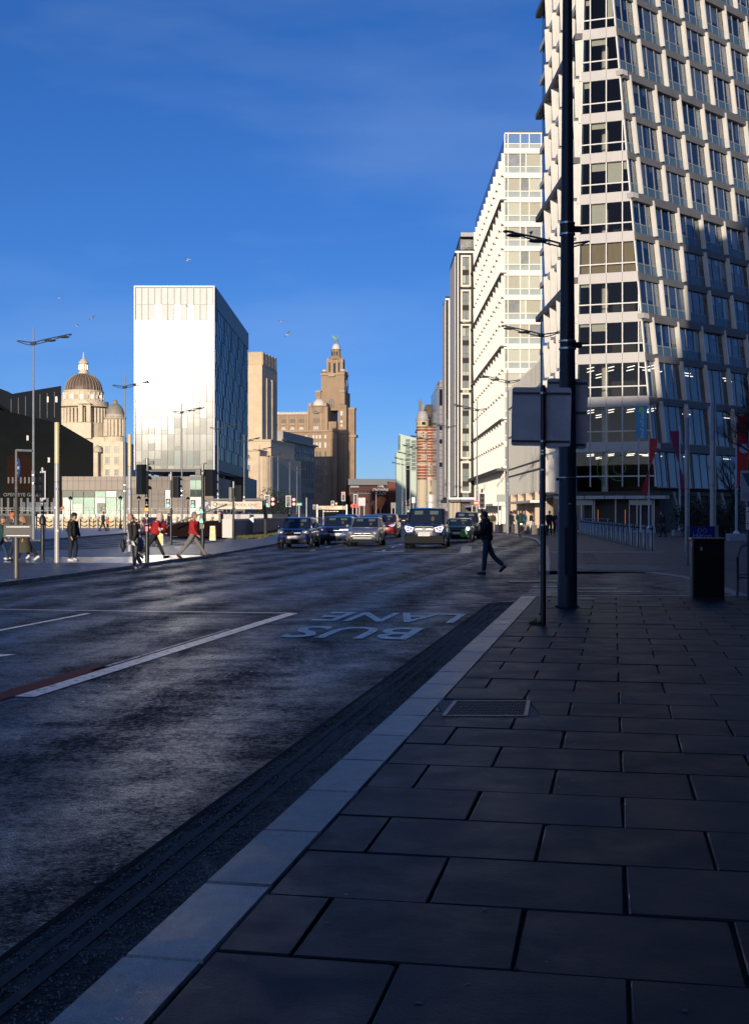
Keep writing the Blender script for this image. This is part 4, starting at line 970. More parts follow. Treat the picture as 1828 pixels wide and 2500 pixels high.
M_GTOP = mat('silver_louvre_glass', (.40, .41, .39), .4, spec=.3, var=.35, scale=.8, stretch=(1, 1, .25))
M_GMUL = mat('facade_mullion', (.20, .21, .19), .4)
M_GDARK = mat('office_dark_glass', (.035, .07, .06), .08, spec=1.0)
rows = [702, 743, 781, 821, 862, 901, 941, 981, 1020, 1060, 1100, 1137, 1145]
gxa = XS(330.5, YG); gxb = XS(520.5, YG); cw = (gxb - gxa) / 12
rq = random.Random(31)
MB().box(gxa - .05, gxb + .05, YG + .35, YG + .9, zG(1146), zG(700)).obj('front_wall', M_GMUL, gb)
for i in range(len(rows) - 1):
    za_, zb_ = zG(rows[i + 1]) + .05, zG(rows[i]) - .05
    for c in range(12):
        xa_, xb_ = gxa + c * cw + .07, gxa + (c + 1) * cw - .07
        if i == 10 and 5 <= c <= 9: m = M_GDARK if rq.random() < .7 else M_GF2
        else: m = M_GF if i > 1 or rq.random() < .35 * i else M_GTOP
        t = rq.uniform(-.004, .004); t2 = rq.uniform(-.004, .004); w = xb_ - xa_; h = zb_ - za_
        low = (7 <= i <= 10) and rq.random() < .62 and m is M_GF
        zz = za_ + h * rq.choice([.25, .38, .45]) if low else za_
        MB().ext([(xa_, YG + .12, zz), (xa_, YG + .12 + t * h, zb_), (xb_, YG + .12 + t * h + t2 * w, zb_), (xb_, YG + .12 + t2 * w, zz)][::-1], (0, .08, 0)).obj('glass_panel', m, gb)
        if low:
            MB().box(xa_, xb_, YG + .16, YG + .2, za_, zz - .03).obj('lower_pane', M_GF2, gb)
            if rq.random() < .5: MB().box(xa_ + .2, xa_ + .2 + rq.uniform(.3, .8), YG + .13, YG + .155, za_ + .02, za_ + rq.uniform(.3, .8)).obj('desk_clutter', M_GF, gb)
    MB().box(gxa, gxb, YG + .08, YG + .3, za_ - .1, za_ - .03).obj('floor_joint', M_GMUL, gb)
M_PURP = mat('violet_corner_trim', (.09, .08, .10), .35, metal=.3)
MB().box(gx0, gxa - .06, YG - .1, YG + 2, zG(1147), zG(697)).obj('corner_trim', M_PURP, gb)
MB().box(gxb + .06, gx1, YG - .1, YG + 1.2, zG(1147), zG(697)).obj('corner_trim', M_PURP, gb)
MB().box(gxa - .05, gxb + .05, YG - .08, YG + .34, zG(701), zG(697)).obj('top_trim', M_PURP, gb)
YG2 = 354.
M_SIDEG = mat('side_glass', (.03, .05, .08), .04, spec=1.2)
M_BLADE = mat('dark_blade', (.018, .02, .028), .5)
MB().box(gx0, gx1 - .02, YG + .95, YG2, zG(1147), zG(698)).obj('side_wall', M_BLADE, gb)
ztop, zbot = zG(698), zG(1147); band = 4.6
nfl = 11; fh = (ztop - band - (zbot + 2.6)) / nfl
for i in range(nfl):
    z0 = zbot + 2.6 + i * fh
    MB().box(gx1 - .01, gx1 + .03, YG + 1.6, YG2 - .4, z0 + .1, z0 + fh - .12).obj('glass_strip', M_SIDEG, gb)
    for k in range(24):
        y = YG + 1.8 + (YG2 - YG - 3) * (k + (.5 if i % 2 else 0)) / 24
        w = .75 if (k * 7 + i * 3) % 5 else 1.4
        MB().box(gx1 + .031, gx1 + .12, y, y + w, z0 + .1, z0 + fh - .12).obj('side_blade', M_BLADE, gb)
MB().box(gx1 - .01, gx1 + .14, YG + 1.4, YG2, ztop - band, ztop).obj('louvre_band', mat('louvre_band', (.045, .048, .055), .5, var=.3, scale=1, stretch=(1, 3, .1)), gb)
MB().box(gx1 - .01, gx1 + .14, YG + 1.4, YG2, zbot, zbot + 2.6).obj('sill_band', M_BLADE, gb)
MB().box(gx0 + .5, gx1 - .3, YG + .3, YG2, zbot - .4, zbot - .02).obj('soffit', mat('soffit_grey', (.1, .095, .09), .6), gb)
for px, yy in ((372, 286), (392, 300), (415, 284), (510, 284), (527, 292), (545, 310), (560, 330)):
    MB().lathe([(.35, .02), (.35, zbot - .4)], 10, c=(XS(px, yy), yy)).obj('column', mat('pale_steel_column', (.35, .36, .36), .5), gb, smooth=True)
MB().box(XS(540, 318), XS(598, 318), 318, 350, .02, zbot - .45).obj('dark_core', M_BLADE, gb)
# low gallery building with beige panels and green glass
YM = 240.; zM = lambda y: ZS(y, YM)
mb_ = thing('low_gallery_building', 'low wide building clad in beige panels over a strip of green glass', 'building', (XS(150, YM), YM, 0), absolute=True)
M_BEIGE = mat('beige_panel', (.25, .205, .165), .55, var=.08, scale=.4); M_BRWN = mat('brown_panel', (.15, .12, .095), .55, var=.1, scale=.4)
M_GRN = mat('green_glass', (.22, .38, .28), .1, spec=.8, var=.15, scale=.25); M_GRN2 = mat('green_glass_dark', (.03, .05, .045), .06, spec=1.)
M_GRN3 = mat('green_glass_pale', (.42, .52, .42), .15, spec=.6)
MB().box(XS(151, YM), XS(520, YM), YM + .3, YM + 30, .02, zM(1163)).obj('wall', M_BRWN, mb_)
for r, (a, b) in enumerate(((1163, 1174), (1174, 1197))):
    for c in range(24):
        xa_ = XS(151, YM) + c * 1.07; 
        if xa_ > XS(465, YM): break
        MB().box(xa_ + .02, xa_ + 1.05, YM, YM + .3, zM(b) + .02, zM(a) - .02).obj('cladding_panel', M_BEIGE if c < 15 else M_BRWN, mb_)
gl = [153, 178, 204, 231, 258, 285, 305]
for a, b in zip(gl, gl[1:]):
    for (t, u) in ((1199, 1214), (1214, 1256)):
        m = rq.choice([M_GRN, M_GRN2, M_GRN3]) if t == 1199 else rq.choice([M_GRN, M_GRN3, M_GRN])
        MB().box(XS(a, YM) + .06, XS(b, YM) - .06, YM - .02, YM + .28, zM(u) + .05, zM(t) - .05).obj('glass_panel', m, mb_)
MB().box(XS(179, YM), XS(202, YM), YM - .12, YM - .04, zM(1254), zM(1231)).obj('glass_door', M_GRN3, mb_)
MB().box(XS(237, YM), XS(257, YM), YM - .12, YM - .04, zM(1254), zM(1228)).obj('dark_opening', M_GRN2, mb_)
for r in range(4):
    for c in range(10):
        xa_ = XS(306, YM) + c * 1.27
        MB().box(xa_ + .02, xa_ + 1.24, YM - .02, YM + .28, zM(1256) + r * 1.3 + .02, zM(1256) + r * 1.3 + 1.28).obj('cladding_panel', M_BRWN, mb_)
MB().box(XS(464, YM), XS(497, YM), YM - .3, YM + 1, 0, zM(1160)).obj('glass_bay_frame', M_DARKM, mb_)
for c in range(2):
    for (t, u, m) in ((1162, 1172, M_GRN2), (1173, 1194, M_GRN), (1195, 1213, M_GRN2), (1214, 1256, M_GRN3)):
        MB().box(XS(465 + c * 14, YM), XS(478 + c * 14, YM), YM - .4, YM - .31, zM(u) + .03, zM(t) - .03).obj('glass_panel', m, mb_)
# black granite wedge building
YK = 285.; zK = lambda y: ZS(y, YK)
bgb = thing('black_granite_building', 'glossy black stone building with a slanting roofline on the far left', 'building', (XS(0, YK), YK, 0), absolute=True)
M_GRAN = mat('polished_black_granite', (.003, .0035, .004), .03, spec=.05, var=.4, scale=.2)
k0 = -46.
MB().ext([(k0 * 2, YK, .02), (k0 * 2, YK, zK(955)), (XS(0, YK), YK, zK(1000)), (XS(145, YK), YK, zK(1033)), (XS(228, YK), YK, zK(1082)), (XS(228, YK), YK, .02)], (-7.5, 24, 0)).obj('lower_wedge', M_GRAN, bgb)
MB().ext([(XS(-120, YK), YK + 6, zK(1040)), (XS(-120, YK), YK + 6, zK(905)), (XS(0, YK), YK + 6, zK(949)), (XS(11, YK), YK + 6, zK(955)), (XS(133.5, YK), YK + 6, zK(935)), (XS(133.5, YK), YK + 6, zK(1045))], (-9.5, 26, 0)).obj('upper_block', mat('black_granite_satin', (.006, .008, .012), .05, spec=.08), bgb)
for i in range(7): MB().box(XS(8 + i * 18, YK), XS(8 + i * 18, YK) + .12, YK + 5.93, YK + 5.99, zK(1020 - i), zK(968 - i * 3)).obj('panel_joint', M_BLADE, bgb)
for (a, b, c, d, m) in ((117, 122, 1117, 1129, 'b'), (98, 102, 962, 976, 'g'), (119, 124, 962, 976, 'g'), (65, 70, 1063, 1075, 'b')):
    MB().box(XS(a, YK), XS(b, YK), YK + (5.9 if m == 'g' else -.1), YK + (5.96 if m == 'g' else -.02), zK(d), zK(c)).obj('lit_window', mat('dim_warm_window', (.06, .042, .025), .3), bgb)
MB().box(XS(18, YK), XS(80, YK), YK - .3, YK - .05, zK(1196), zK(1111)).obj('timber_screen', mat('shaded_brown_screen', (.016, .007, .004), .9, spec=.1, var=.3, scale=1), bgb)  # brown darkened so the front's shade sits in the colour
for i in range(6): MB().box(XS(20 + i * 10, YK), XS(24 + i * 10, YK), YK - .4, YK - .31, zK(1180), zK(1165)).obj('screen_opening', M_BLADE, bgb)
text_mesh('gallery_lettering', 'OPEN EYE GALLERY', 1.08, mat('grey_letter', (.07, .07, .075), .5), bgb, Matrix.Translation(-Vector((XS(0, YK), YK, 0))) @ plane_M((XS(62, YK), YK - .1, zK(1208)), (1, 0, 0), (0, 0, 1)), sx=1.05)
for i in range(9): MB().box(XS(2 + i * 16, YK), XS(2 + i * 16, YK) + .5, YK - .25, YK - .03, .02, zK(1216)).obj('shopfront_pier', M_BLADE, bgb)  # near-black tone stands in for the shade on the shopfront
for i in range(5): MB().box(XS(52 + i * 18, YK), XS(62 + i * 18, YK), YK - .15, YK - .03, zK(1250), zK(1226)).obj('shop_window', mat('shop_blue_glass', (.02, .05, .10), .1), bgb)

# ---------------------------------------------------------------- Edwardian harbour office with domes
M_PST = mat('pale_portland_stone', (.60, .50, .36), .7, var=.14, scale=.25, bump=.1, bscale=1.5, bdist=.1)
M_PST2 = mat('weathered_stone', (.44, .37, .27), .75, var=.25, scale=.3)
M_WPANE = mat('stone_building_pane', (.035, .035, .035), .1, spec=.8)
YP = 500.; sP = YP / F; zP = lambda y: ZS(y, YP)
pb = thing('domed_harbour_office', 'pale stone baroque building with a ribbed brown dome and a smaller grey domed turret', 'building', (XS(184, YP), YP, 0), absolute=True)
cx_, cy_ = XS(184, YP), YP + 14
R = 46 * sP
dome = MB().lathe([(R * cos(a), zP(947) + (zP(902) - zP(947)) * sin(a) / sin(radians(76))) for a in [radians(q) for q in range(0, 77, 7)]], 32, c=(cx_, cy_))
dome.obj('dome', mat('brown_lead_dome', (.13, .085, .055), .5, metal=.1, var=.3, scale=.5), pb, smooth=True)
for k in range(32):
    a = 2 * pi * k / 32
    if sin(a) > .3: continue
    MB().tube([(cx_ + (R * cos(q) + .05) * cos(a), cy_ + (R * cos(q) + .05) * sin(a), zP(947) + (zP(902) - zP(947)) * sin(q) / sin(radians(76))) for q in [radians(j) for j in range(0, 77, 11)]], .14, 4).obj('dome_rib', mat('dome_rib_lead', (.30, .24, .17), .5), pb)
MB().lathe([(13 * sP, zP(903)), (13 * sP, zP(899)), (11 * sP, zP(898)), (10.5 * sP, zP(878)), (13 * sP, zP(877)), (12.5 * sP, zP(874)), (9 * sP, zP(870)), (6 * sP, zP(866)), (2.5 * sP, zP(865)), (2 * sP, zP(860)), (1.4 * sP, zP(851)), (.05, zP(848))], 12, c=(cx_, cy_)).obj('lantern', M_PST, pb)
for k in range(6):
    a = -pi / 2 + (k - 2.5) * pi / 6
    MB().tube([(cx_ + 10.8 * sP * cos(a), cy_ + 10.8 * sP * sin(a), zP(893)), (cx_ + 10.8 * sP * cos(a), cy_ + 10.8 * sP * sin(a), zP(881))], .45, 6).obj('lantern_opening', M_WPANE, pb)
MB().lathe([(49 * sP, zP(973)), (49 * sP, zP(951)), (50.5 * sP, zP(950)), (50.5 * sP, zP(947)), (46 * sP, zP(946))], 32, c=(cx_, cy_)).obj('drum', M_PST, pb)
for k in range(12):
    a = -pi / 2 + (k - 5.5) * pi / 12
    m = M_WPANE if k % 2 == 0 else M_PST2
    MB().obox((cx_ + 49 * sP * cos(a) - .7, cy_ + 49 * sP * sin(a) - .25), (1.4, 0), (0, .4), zP(969), zP(959)).obj('drum_window' if k % 2 == 0 else 'drum_niche', m, pb)
    if k < 11:
        a += pi / 24; MB().obox((cx_ + 49.3 * sP * cos(a) - .25, cy_ + 49.3 * sP * sin(a) - .2), (.5, 0), (0, .4), zP(972), zP(951)).obj('drum_pilaster', M_PST, pb)
MB().lathe([(60 * sP, zP(990)), (66 * sP, zP(988)), (66 * sP, zP(985)), (62 * sP, zP(984)), (62 * sP, zP(974)), (48 * sP, zP(973))], 32, c=(cx_, cy_)).obj('balustrade', M_PST, pb)
MB().lathe([(54 * sP, zP(1062)), (54 * sP, zP(989))], 32, c=(cx_, cy_)).obj('inner_drum', M_PST2, pb)
for k in range(20):
    a = -pi / 2 + (k - 9.5) * pi / 20
    MB().lathe([(.62, zP(1029)), (.55, zP(992))], 8, c=(cx_ + 61 * sP * cos(a), cy_ + 61 * sP * sin(a))).obj('column', M_PST, pb, smooth=True)
for k in (4, 7, 11, 15):
    a = -pi / 2 + (k - 9) * pi / 20
    MB().obox((cx_ + 54 * sP * cos(a) - .8, cy_ + 54 * sP * sin(a) - .4), (1.6, 0), (0, .5), zP(1020), zP(1004)).obj('drum_window', M_WPANE, pb)
MB().lathe([(66 * sP, zP(1085)), (66 * sP, zP(1031)), (67 * sP, zP(1029))], 32, c=(cx_, cy_)).obj('drum_base', M_PST, pb)
# pedimented front of the drum
MB().ext([(XS(186, YP), YP + 2, zP(984)), (XS(202, YP), YP + 2, zP(972)), (XS(219, YP), YP + 2, zP(984))], (0, 3, 0)).obj('pediment', M_PST, pb)
MB().box(XS(186, YP), XS(219, YP), YP + 2.2, YP + 5, zP(1069), zP(1030)).obj('pediment_base', M_PST, pb)
for px in (190, 195, 210, 215): MB().lathe([(.6, zP(1029)), (.55, zP(986))], 8, c=(XS(px, YP), YP + 2.7)).obj('column', M_PST, pb, smooth=True)
MB().box(XS(112, YP), XS(262, YP), YP + 4, YP + 60, .02, zP(1066)).obj('main_block', M_PST, pb)
MB().box(XS(234, YP), XS(262, YP), YP + 1.5, YP + 3.9, .02, zP(1088)).obj('side_bay', M_PST2, pb)
MB().lathe([(.05, zP(1086)), (9 * sP, zP(1092)), (12 * sP, zP(1104))], 12, c=(XS(239, YP), YP - .5)).obj('porch_roof', M_PST2, pb)
for px in (233, 238): MB().lathe([(.7, .02), (.6, zP(1104))], 8, c=(XS(px, YP), YP - 1)).obj('column', M_PST, pb, smooth=True)
# turret
tx_, ty_ = XS(276, YP), YP + 4; r = 22 * sP
MB().lathe([(r * cos(a), zP(1010) + (zP(982) - zP(1010)) * sin(a)) for a in [radians(q) for q in range(0, 76, 12)]] + [(6 * sP, zP(982)), (6.5 * sP, zP(978)), (4 * sP, zP(975)), (.05, zP(973))], 20, c=(tx_, ty_)).obj('turret_dome', mat('grey_dome_stone', (.27, .235, .19), .6, var=.2, scale=.4), pb, smooth=True)
MB().lathe([(27 * sP, zP(1022)), (27 * sP, zP(1017)), (23 * sP, zP(1016)), (23 * sP, zP(1010))], 20, c=(tx_, ty_)).obj('turret_cornice', M_PST2, pb)
MB().lathe([(22 * sP, zP(1066)), (22 * sP, zP(1020))], 20, c=(tx_, ty_)).obj('turret_drum', M_PST, pb)
for k in range(9):
    a = -pi / 2 + (k - 4) * pi / 9
    MB().lathe([(.5, zP(1064)), (.45, zP(1023))], 7, c=(tx_ + 25 * sP * cos(a), ty_ + 25 * sP * sin(a))).obj('column', M_PST, pb, smooth=True)
for dx in (-9, 9): MB().box(tx_ + dx * sP - .45, tx_ + dx * sP + .45, ty_ - 22.5 * sP, ty_ - 19 * sP, zP(1061), zP(1032)).obj('turret_window', M_WPANE, pb)
MB().lathe([(27 * sP, zP(1078)), (27 * sP, zP(1066)), (26 * sP, zP(1065))], 20, c=(tx_, ty_)).obj('turret_balustrade', M_PST, pb)
MB().box(XS(252, YP), XS(301, YP), YP - .2, YP + 12, .02, zP(1078)).obj('turret_base', M_PST, pb)
for px in (262, 284.5):
    for (a, b) in ((1090, 1103), (1116, 1132), (1146, 1161), (1176, 1190)):
        f = MB(); x = XS(px, YP); f.box(x - .95, x - .7, YP - .45, YP - .21, zP(b), zP(a)); f.box(x + .7, x + .95, YP - .45, YP - .21, zP(b), zP(a)); f.box(x - 1.1, x + 1.1, YP - .55, YP - .21, zP(a), zP(a) + .35); f.box(x - 1.1, x + 1.1, YP - .55, YP - .21, zP(b) - .3, zP(b))
        wo = f.obj('window', M_PST, pb)
        MB().box(x - .7, x + .7, YP - .3, YP - .22, zP(b), zP(a)).obj('pane', M_WPANE, wo, off=(cx_, YP, 0))
for px in (241, 248): MB().box(XS(px, YP) - .2, XS(px, YP) + .2, YP + 3, YP + 3.5, zP(975), zP(968)).obj('finial', M_PST2, pb)
# ---------------------------------------------------------------- pier head buildings turned to the kerb direction
uu_ = Vector((cos(.2), -sin(.2), 0)); vv_ = Vector((sin(.2), cos(.2), 0))
class FR:
    def __init__(s, px, Y): s.O = Vector((XS(px, Y), Y, 0)); s.px = px; s.Y = Y; s.s = Y / F
    def u(s, px): return (px - s.px) * s.s * 1.03
    def z(s, py): return ZS(py, s.Y)
YL = 665.
fl = FR(774, YL); s_ = fl.s
lv = thing('clock_tower_building', 'grand granite office block with stepped clock tower, white domes and green bird', 'building', tuple(fl.O), -.2)
M_LIV = mat('brown_granite', (.29, .195, .12), .75, var=.18, scale=.18, bump=.12, bscale=1.2, bdist=.1)
M_LIV2 = mat('brown_granite_trim', (.36, .25, .16), .7, var=.15, scale=.3)
M_WDOME = mat('white_glazed_dome', (.60, .56, .48), .4, var=.06)
M_LPANE = mat('granite_building_pane', (.12, .12, .11), .1, spec=1.0)
M_LPALE = mat('pale_blind_pane', (.5, .47, .4), .3)
U, ZL = fl.u, fl.z
def lbox(name, a, b, d0, d1, y1, y0, m=None, par=None): return MB().box(U(a), U(b), d0, d1, .02 if y1 is None else ZL(y1), ZL(y0)).obj(name, m or M_LIV, par or lv)
lbox('lower_block', 664, 822, 0, 18, None, 1052)
lbox('upper_wing', 664, 760, .8, 40, 1052, 1010)
for k in range(9): MB().ball((U(680 + k * 8.6), 2.2, ZL(1009)), 1.5, 8, (1, 1, .9)).obj('white_barrel_dormer', M_WDOME, lv)
lbox('rooftop_plant', 672, 691, 3, 12, 1012, 1003, M_WDOME)
lbox('main_cornice', 662, 824, -1.2, 1, 1054, 1050, M_LIV2)
lbox('upper_cornice', 664, 760, .3, 1.2, 1012, 1009, M_LIV2)
for k in range(4):
    c = 669 + k * 22
    for j in range(4): lbox('tall_window', c - 6 + j * 3.3 - 0, c - 4 + j * 3.3, .5, .78, 1031, 1022, M_LPANE)
    lbox('balcony', c - 7, c + 7, .0, .79, 1037, 1033, M_LIV2)
    f = MB(); zz = ZL(1050); rr = 5.6 * s_
    f.ext([(U(c) + rr * cos(a), .76, ZL(1048) + rr * 1.2 * sin(a)) for a in [pi * q / 8 for q in range(9)]], (0, -.35, 0))
    f.obj('arched_window', M_LPALE, lv)
    for dx in (-2, 2): lbox('glazing_bar', c + dx - .4, c + dx + .4, .3, .4, 1048, 1042, M_LIV2)
    lbox('pilaster', c + 9, c + 12, .2, .79, 1050, 1013, M_LIV2)
# corner pavilion with the bigger white dome
lbox('corner_pavilion', 756, 801, -1, 22, 1052, 993)
MB().lathe([(20 * s_, ZL(1008)), (20 * s_, ZL(994)), (22 * s_, ZL(993)), (22 * s_, ZL(991)), (17 * s_, ZL(990))], 20, c=(U(777), 2)).obj('pavilion_drum', M_LIV, lv)
MB().lathe([(17 * s_ * cos(a), ZL(991) + (ZL(972) - ZL(991)) * sin(a)) for a in [radians(q) for q in range(0, 91, 10)]], 24, c=(U(777), 2)).obj('pavilion_dome', M_WDOME, lv, smooth=True)
for c in (759, 795): lbox('pavilion_urn', c - 4, c + 4, -2, 3, 993, 984, M_LIV2)
MB().ext([(U(773) + 5.5 * s_ * cos(a), -2.4, ZL(1010) + 5.5 * s_ * 1.5 * sin(a)) for a in [pi * q / 8 for q in range(9)]], (0, .4, 0)).obj('arched_window', M_LPANE, lv)
for j in range(4): lbox('tall_window', 766 + j * 4, 768.4 + j * 4, -1.3, -1.01, 1032, 1021, M_LPANE)
for j in range(3): lbox('arched_window', 767 + j * 4.4, 770 + j * 4.4, -1.3, -1.01, 1049, 1041, M_LPALE)
for c in (754, 786, 799): lbox('pilaster', c - 2, c + 1.5, -1.6, -1.01, 1051, 996, M_LIV2)
# rows of windows below the cornice
for (y0, y1) in ((1062, 1070), (1080, 1093), (1102, 1114), (1123, 1136), (1145, 1158), (1167, 1180), (1190, 1203)):
    for px in (733, 745, 763, 771, 779, 792):
        w_ = 4.6
        f = MB(); f.box(U(px) - .3, U(px) + w_ * s_ + .3, -.3, -.01, ZL(y1) - .4, ZL(y1)); f.box(U(px) - .3, U(px) - .01, -.3, -.01, ZL(y1), ZL(y0) + .3)
        wo = f.obj('window', M_LIV2, lv)
        MB().box(U(px), U(px) + w_ * s_, -.12, -.02, ZL(y1), ZL(y0)).obj('pane', M_LPALE if y0 < 1100 else M_LPANE, wo)
# projecting towers of the street side
lbox('end_tower', 803, 822, -1.5, 17, 1052, 1030)
lbox('end_tower_shaft', 822, 842, 3, 8, None, 988)
for px in (831,):
    for (a, b) in ((1003, 1014), (1026, 1032), (1036, 1041)): lbox('window', px - 3, px + 2, 2.8, 2.99, b, a, M_LPALE)
lbox('street_tower', 841, 857, 8.1, 11.5, None, 993)
lbox('street_tower_cap', 840.5, 857.6, 7.8, 12, 998, 993.5, M_LIV2)
lbox('tower_cornice', 821, 843, 2.2, 8, 1058, 1053, M_LIV2); lbox('street_cornice', 840, 861, 7.3, 13, 1066, 1060, M_LIV2)
for px in (806, 811, 826, 834, 846, 852): lbox('buttress', px, px + 2, (-.5 if px < 822 else 2.5 if px < 842 else 7.7), 8.3, None, 1070, M_LIV)
# clock tower
lbox('tower_base', 766, 835, 6, 19, 1000, 954)
for c in (771, 830): lbox('tower_corner', c - 6, c + 6, 5, 12, 985, 955); 
for c in (771, 830): lbox('corner_crown', c - 6.5, c + 6.5, 4.5, 12.5, 956, 951, M_LIV2)
lbox('tower_shaft', 775, 832, 8, 17, 955, 908)
MB().ext([(U(802) + 7 * s_ * cos(a), 5.9, ZL(978) + 7 * s_ * sin(a)) for a in [pi * q / 8 for q in range(9)]] + [(U(802) - 7 * s_, 5.9, ZL(992)), (U(802) + 7 * s_, 5.9, ZL(992))], (0, -.3, 0)).obj('great_window', M_LPANE, lv)
for j in range(3): lbox('window_bar', 797 + j * 5 - .6, 797 + j * 5 + .6, 5.3, 5.58, 992, 972, M_LIV2)
for j in range(9): lbox('stone_course', 775, 832, 7.93, 7.99, 950 - j * 4.4, 949.5 - j * 4.4, M_LIV2)
lbox('tower_parapet', 774, 833, 7, 17.6, 912, 908, M_LIV2)
lbox('parapet_swag', 794, 810, 6.7, 6.98, 916, 909, M_LIV2)
for (c, d) in ((781, 10), (826, 10), (826, 15.5), (781, 15.5)):
    MB().lathe([(7 * s_, ZL(920)), (7 * s_, ZL(905)), (8 * s_, ZL(904)), (8 * s_, ZL(902)), (7 * s_, ZL(901))], 14, c=(U(c), d)).obj('corner_turret', M_LIV, lv)
    MB().lathe([(7 * s_ * cos(a), ZL(902) + 6 * s_ * sin(a)) for a in [radians(q) for q in range(0, 91, 15)]], 14, c=(U(c), d)).obj('turret_dome', M_WDOME, lv, smooth=True)
lbox('belfry', 787, 827, 9.5, 14, 908, 872)
for (a, b) in ((793, 796), (804, 809), (816, 819)): lbox('belfry_opening', a, b, 9.2, 9.48, 906 if a == 804 else 903, 882 if a == 804 else 880, MATS['black_glass'])
for a in (788, 799, 812, 825): lbox('pilaster', a, a + 2.4, 8.9, 9.49, 908, 874, M_LIV2)
for a in (789, 823): MB().lathe([(4.5 * s_, ZL(880)), (4.5 * s_, ZL(871)), (2 * s_, ZL(868))], 10, c=(U(a + 1), 10)).obj('belfry_corner', M_LIV2, lv)
MB().lathe([(18 * s_, ZL(872)), (16 * s_, ZL(866)), (12.5 * s_, ZL(865)), (12 * s_, ZL(850)), (13.5 * s_, ZL(849)), (13.5 * s_, ZL(847)), (10.5 * s_, ZL(846))], 8, c=(U(807.5), 12)).obj('lantern_stage', M_LIV, lv)
for dx in (-7, -1.5, 4): lbox('lantern_opening', 807 + dx - .2, 807 + dx + 2.6, 12 - 12.6 * s_, 12 - 11 * s_, 863, 853, MATS['black_glass'])
MB().lathe([(10.5 * s_ * (cos(a) ** .8), ZL(847) + 15 * s_ * sin(a)) for a in [radians(q) for q in range(0, 86, 10)]] + [(.05, ZL(831.5))], 18, c=(U(807.5), 12)).obj('top_dome', M_WDOME, lv, smooth=True)
# clock on the street side
MB().tube([(U(832.2), 12.5, ZL(938)), (U(832.2) + .4, 12.5, ZL(938))], 3.9, 24).obj('clock_face', mat('clock_dial', (.06, .08, .11), .3), lv)
MB().tube([(U(832.2) + .45, 12.5, ZL(938)), (U(832.2) + .45, 12.5, ZL(924))], .12, 5).obj('clock_hand', M_WDOME, lv)
# copper bird
vm = mat('verdigris_copper', (.14, .27, .21), .6, var=.25, scale=1)
bx, bz = U(807.5), ZL(831)
bird = MB()
bird.tube([(bx - .3, 12, bz), (bx - .1, 12, bz + 1.1)], .12, 5); bird.tube([(bx + .2, 12, bz), (bx + .3, 12, bz + 1.1)], .12, 5)
bird.tube([(bx - 1.0, 12, bz + .5), (bx - .5, 12, bz + 1.3), (bx + .5, 12, bz + 2.0), (bx + 1.0, 12, bz + 2.8), (bx + 1.0, 12, bz + 3.7), (bx + 1.3, 12, bz + 4.0)], [.15, .55, .75, .45, .22, .28], 8)
bird.tube([(bx + 1.25, 12, bz + 4.0), (bx + 2.3, 12, bz + 3.95)], [.14, .03], 5)
bird.obj('bird_body', vm, lv, smooth=True)
for sy in (-.5, .5):
    MB().ext([(bx + .5, 12 + sy, bz + 2.1), (bx - .4, 12 + sy * 1.5, bz + 1.5), (bx - 1.7, 12 + sy * 2.4, bz + 3.0), (bx - 1.9, 12 + sy * 2.6, bz + 4.0), (bx - 1.0, 12 + sy * 2, bz + 3.9), (bx, 12 + sy * 1.3, bz + 3.0)], (0, .12, 0)).obj('bird_wing', vm, lv)
MB().tube([(bx + 1.1, 12, bz + 1.6), (bx + 2.3, 12, bz - 2.6)], .05, 4).obj('stay_cable', M_DARKM, lv)

# Italianate grey block in shade and the ventilation tower
YC = 560.; fc = FR(693, YC)
cu_ = thing('palazzo_block', 'grey stone palazzo office block in shade with a heavy cornice along the street', 'building', tuple(fc.O), -.2)
M_CUN = mat('grey_portland_stone', (.34, .30, .27), .75, var=.15, scale=.2, bump=.1, bscale=1)
def cbox(name, a, b, d0, d1, y1, y0, m=None, par=None): return MB().box(a, b, d0, d1, .02 if y1 is None else fc.z(y1), fc.z(y0)).obj(name, m or M_CUN, par or cu_)
cbox('main_block', -17, 0, 0, 56, None, 1074)
cbox('parapet', -16.5, -.5, .5, 55.5, 1072, 1052)
cbox('cornice', -17.3, 1.4, -1.4, 57.4, 1076, 1071, M_PST2)
for k in range(28): cbox('cornice_bracket', 0, .8, .6 + k * 2, 1.2 + k * 2, 1079, 1076.3, M_PST2)
cbox('string_course', 0, .5, 0, 56, 1117, 1114, M_PST2); cbox('string_course', 0, .5, 0, 56, 1166, 1163, M_PST2)
for k in range(9):
    y = 12 + k * 4.9
    for (a, b) in ((1089, 1096), (1104, 1113), (1127, 1142), (1146, 1161), (1172, 1186), (1200, 1215)):
        f = MB(); f.box(0, .35, y - .3, y + 2.3, fc.z(b) - .4, fc.z(b)); f.box(0, .3, y - .3, y + 2.3, fc.z(a), fc.z(a) + .35); f.box(0, .25, y - .3, y, fc.z(b), fc.z(a)); f.box(0, .25, y + 2, y + 2.3, fc.z(b), fc.z(a))
        wo = f.obj('window', M_CUN, cu_)
        MB().box(.01, .08, y, y + 2, fc.z(b), fc.z(a)).obj('pane', M_WPANE, wo)
for k in range(10): MB().lathe([(.42, fc.z(1163)), (.36, fc.z(1120))], 7, c=(.7, 10.4 + k * 4.9)).obj('column', M_CUN, cu_, smooth=True)
YV = 500.; fv = FR(606, YV)
vt = thing('ventilation_tower', 'tall plain cream stone ventilation tower with a fluted top above a stepped stone base', 'building', tuple(fv.O), -.2)
M_VT = mat('cream_portland_stone', (.56, .43, .28), .7, var=.12, scale=.3, bump=.1, bscale=1.2)
def vbox(name, a, b, d0, d1, y1, y0, m=None): return MB().box(fv.u(a), fv.u(b), d0, d1, .02 if y1 is None else fv.z(y1), fv.z(y0)).obj(name, m or M_VT, vt)
